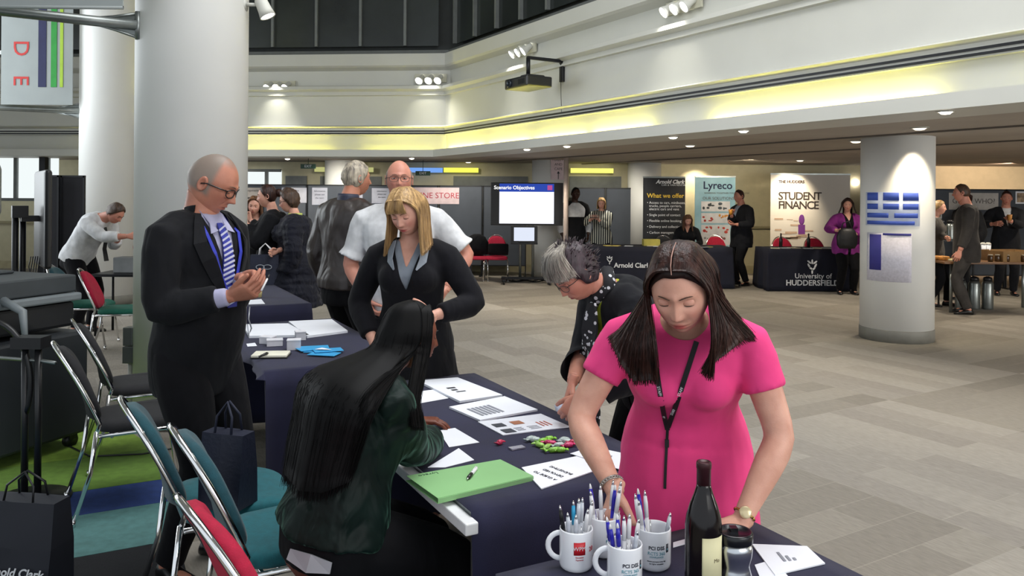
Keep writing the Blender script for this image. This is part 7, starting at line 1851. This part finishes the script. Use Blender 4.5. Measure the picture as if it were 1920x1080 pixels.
p = atz(508, 668, ZT); e = empty('notebook', 'open cream notebook with a dark cover behind the man in glasses', 'notebook', p, .1)
b = MB(); b.box((0, 0, .003), (.20, .14, .005)); b.build('cover', BLACK, e, .002); b = MB(); b.box((0, .0, .012), (.19, .13, .014)); b.build('pages', mat('cream_paper', '#dedccb', .7), e, .004)
pen_on(483, 672, 503, 664, ZT + .020, 'black pen lying on the open notebook', PBK, PBK)
q = [(462, 645), (478, 643), (482, 649), (464, 650)]; sheet_px('paper', 'small white card beside the flat boxes', q)
# further table
q = [(468, 563), (490, 561), (497, 570), (466, 571)]; sheet_px('paper', 'white card on the far blue-clothed table', q)
p = atz(484, 557, ZT); b = MB(); b.lathe([(.03, 0), (.04, .12), (.037, .12), (.028, .01)], 16); o = b.build('paper_cup', mat('cream_cup', '#ecdba0', .6)); o.location = p; tag(o, 'cream cup on the far blue-clothed table behind his hands', 'cup')
# ------------------------------------------------------------------ bags near the chairs
e = bag(Vector((-1.05, 2.98, .487)), .18, .12, .27, -.3, 'plain navy paper bag standing on the teal chair', NB, mat('navy_cord', '#1a1f33', .7))
pB = atz(60, 1010, .008); e = bag(Vector((-2.02, 3.34, .008)), .34, .16, .36, -.15, 'dark bag with a white company name on the floor at the left edge', mat('dark_card_bag', '#1b1e28', .6), BLACK)
text('Arnold Clark', .05, LETW, facing(.02, -.096, .09), e, shear=.3, bold=.001); text('CAR & VAN RENTAL', .022, LETW, facing(.04, -.096, .055), e)
# ------------------------------------------------------------------ big printer at the left
pp = Vector((-3.32, 5.05, 0)); e = empty('office_printer', 'large dark office printer standing at the left edge', 'printer', pp, -.35)
PG = mat('printer_grey', '#22262a', .5, var=.08, scale=3); PL = mat('printer_pale', '#6f7679', .5)
b = MB(); b.box((0, 0, .42), (.95, .70, .66)); b.build('cabinet', PG, e, .02)
b = MB(); b.box((.0, 0, .86), (.80, .62, .16)); b.build('print_unit', mat('printer_black', '#141619', .45), e, .02)
b = MB(); b.box((-.03, 0, .97), (.92, .68, .05)); b.build('scanner_bed', PL, e, .012)
b = MB(); b.box((-.06, .02, 1.055), (.90, .62, .11)); b.box((-.2, .02, 1.12), (.35, .4, .02)); b.build('feeder_lid', mat('printer_lid', '#34393c', .5), e, .03)
b = MB(); b.tube([(.42, -.2, 1.0), (.60, -.22, .95), (.63, -.22, .74)], [.028, .024, .012], 10); b.build('control_arm', PL, e)
b = MB(); b.box((.0, -.365, .70), (.88, .03, .05)); b.build('drawer_handle', mat('printer_strip', '#4d5356', .4), e, .006)
for z in (.56, .36): 
    b = MB(); b.box((0, -.355, z), (.86, .03, .18)); d = b.build('drawer', PG, e, .008); b = MB(); b.box((0, -.375, z + .05), (.3, .02, .025)); b.build('drawer_handle', BLACK, d)
b = MB(); b.box((.15, -.33, .84), (.6, .1, .05)); b.build('output_tray', mat('printer_strip', '#4d5356', .4), e, .008)
for sx in (-.4, .4):
    for sy in (-.28, .28): b = MB(); b.cyl((sx - .02, sy, .045), (sx + .02, sy, .045), .045, 14); b.box((sx, sy, .075), (.06, .06, .04)); b.build('wheel', BLACK, e)
# tall pale cabinet corner above it at the picture edge
e = empty('vending_cabinet', 'tall grey rounded cabinet cut by the left edge of the picture', 'cabinet', (-4.74, 6.6, 0), -.1)
b = MB(); b.box((0, 0, .75), (.66, .6, 1.5)); b.build('body', mat('cabinet_grey', '#4b4f50', .6), e, .05)
b = MB(); b.box((0.02, -.02, 1.66), (.72, .62, .52)); b.build('head', mat('cabinet_pale', '#7c807d', .4), e, .08)
b = MB(); b.box((.18, 0, 1.95), (.18, .3, .12)); b.box((-.1, 0, 2.0), (.2, .3, .25)); b.build('top_box', mat('cabinet_pale', '#7c807d', .4), e, .01)
b = MB(); b.box((.1, -.34, 1.64), (.02, .01, .42)); b.build('seam', BLACK, e)
# tall screen stand seen from the side, behind the printer
q = aty(80, 400, 8.2); e = empty('screen_stand', 'tall dark screen on a stand seen edge-on behind the printer', 'stand', (q.x, 8.2, 0), .63)
b = MB(); b.box((0, 0, 1.38), (.07, .95, .98)); b.build('screen_housing', BLACK, e, .03)
b = MB(); b.cyl((-.24, 0, .1), (-.24, 0, 1.5), .03, 10); b.cyl((-.17, .05, .1), (-.17, .05, 1.5), .03, 10); b.box((-.2, 0, 1.45), (.14, .14, .12)); b.box((-.1, 0, 1.38), (.18, .1, .06)); b.build('upright', DARKM, e)
b = MB(); b.box((-.12, 0, .06), (.7, .08, .06)); b.box((-.12, -.3, .05), (.06, .7, .05)); b.build('base', DARKM, e)
b = MB()
for k in range(5): b.tube([(-.03 - .02 * k, -.1, 1.0), (-.07 - .015 * k, -.12, .7 + .05 * k), (-.03, -.1, .45), (-.1, -.1, .2)], .006, 5)
b.build('cables', BLACK, e)
# black stand in the left foreground
q = atz(30, 890, .1); e = empty('floor_stand', 'black twin-tube stand with round base at the left edge', 'stand', (-2.55, 4.25, .008)); 
b = MB(); b.cyl((-.03, 0, .0), (-.03, 0, .83), .018, 10); b.cyl((.04, 0, .0), (.04, 0, .83), .018, 10); b.build('tubes', BLACK, e)
b = MB(); b.tube([(-.22 + .22 * math.cos(t), .0, .62 + .33 * math.sin(t)) for t in [-.5 + 2.1 * i / 14 for i in range(15)]], .016, 8); b.box((0, 0, .84), (.16, .1, .06)); b.build('top_hoop', BLACK, e)
b = MB(); b.tube([(-.25, 0, .76), (.06, 0, .74), (.16, -.05, .74)], .010, 6); b.build('side_arm', STEEL, e)
b = MB(); b.lathe([(.2, 0), (.2, .012), (.05, .03), (.02, .03)], 28); b.build('base', BLACK, e)
# cable on the carpet
b = MB(); b.tube([Vector(p) + Vector((0, 0, .012)) for p in [(-2.9, 5.2, 0), (-2.6, 4.95, 0), (-2.3, 5.0, 0), (-2.0, 5.25, 0), (-1.95, 5.7, 0), (-1.97, 5.78, .35)]], .006, 6); o = b.build('power_cable', BLACK); tag(o, 'black cable running over the green carpet to the broad pillar', 'cable')
# socket box and conduit on the broad pillar
q = aty(249, 640, 5.75); e = empty('socket_box', 'grey socket boxes and white conduit low on the broad pillar', 'socket', (-2.73, 5.74, 0)); b = MB(); b.box((0, 0, .62), (.07, .09, .13)); b.box((.005, 0, .49), (.08, .1, .12)); b.build('boxes', STEEL, e, .004)
b = MB(); b.cyl((0, 0, .0), (0, 0, .43), .016, 10); b.build('conduit', WHITE, e)
# small table with grey box behind the chairs
e = empty('side_table', 'small dark table under the grey box by the far pillar', 'table', (-4.52, 9.4, 0)); b = MB(); b.box((0, 0, .70), (.6, .5, .03)); b.build('tabletop', DARKM, e)
for sx in (-.26, .26):
    for sy in (-.2, .2): b = MB(); b.cyl((sx, sy, 0), (sx, sy, .69), .015, 8); b.build('leg', DARKM, e)
b = MB(); b.box((0, 0, .09), (.26, .22, .18)); o = b.build('grey_box', mat('box_grey', '#7c7f80', .6), None, .01); o.location = (-4.50, 9.4, .717); tag(o, 'grey box in front of the bending man', 'box')
q = aty(252, 460, 9.3); b = MB(); b.ball((0, 0, 0), (.05, .03, .12), 12); b.ball((-.01, 0, .1), (.03, .025, .05), 10); o = b.build('red_cloth', mat('bright_red', '#c8283a', .7)); o.location = (q.x, 9.3, q.z); o.location = (-4.40, 9.4, 1.01); tag(o, 'bright red bundle on top of the grey box', 'cloth')
q = aty(457, 460, 9.9); b = MB(); b.ball((0, 0, 0), (.08, .05, .17), 14); b.cyl((0, 0, -.9), (0, 0, 0), .02, 8); b.lathe([(.15, -.95), (.15, -.93), (.03, -.9)], 16); o = b.build('yellow_sign', mat('bright_yellow', '#c8d22a', .6)); o.location = (q.x, 9.9, .95); tag(o, 'bright yellow round sign on a foot between pillar and women', 'sign')
# litter bin-like cable box at the trolley
b = MB(); rn = random.Random(2)
pts = [(-.5 + .1 * i, .12 * math.sin(i * 1.7), .012) for i in range(12)]; b.tube(pts, .012, 6); b.tube([(p[0] * .8 + .1, p[1] * -1.2 - .05, .03) for p in pts], .012, 6); o = b.build('floor_cables', BLACK); q = atz(990, 528, 0); o.location = (q.x, q.y, 0); tag(o, 'tangle of black cables on the floor beside the trolley', 'cable')
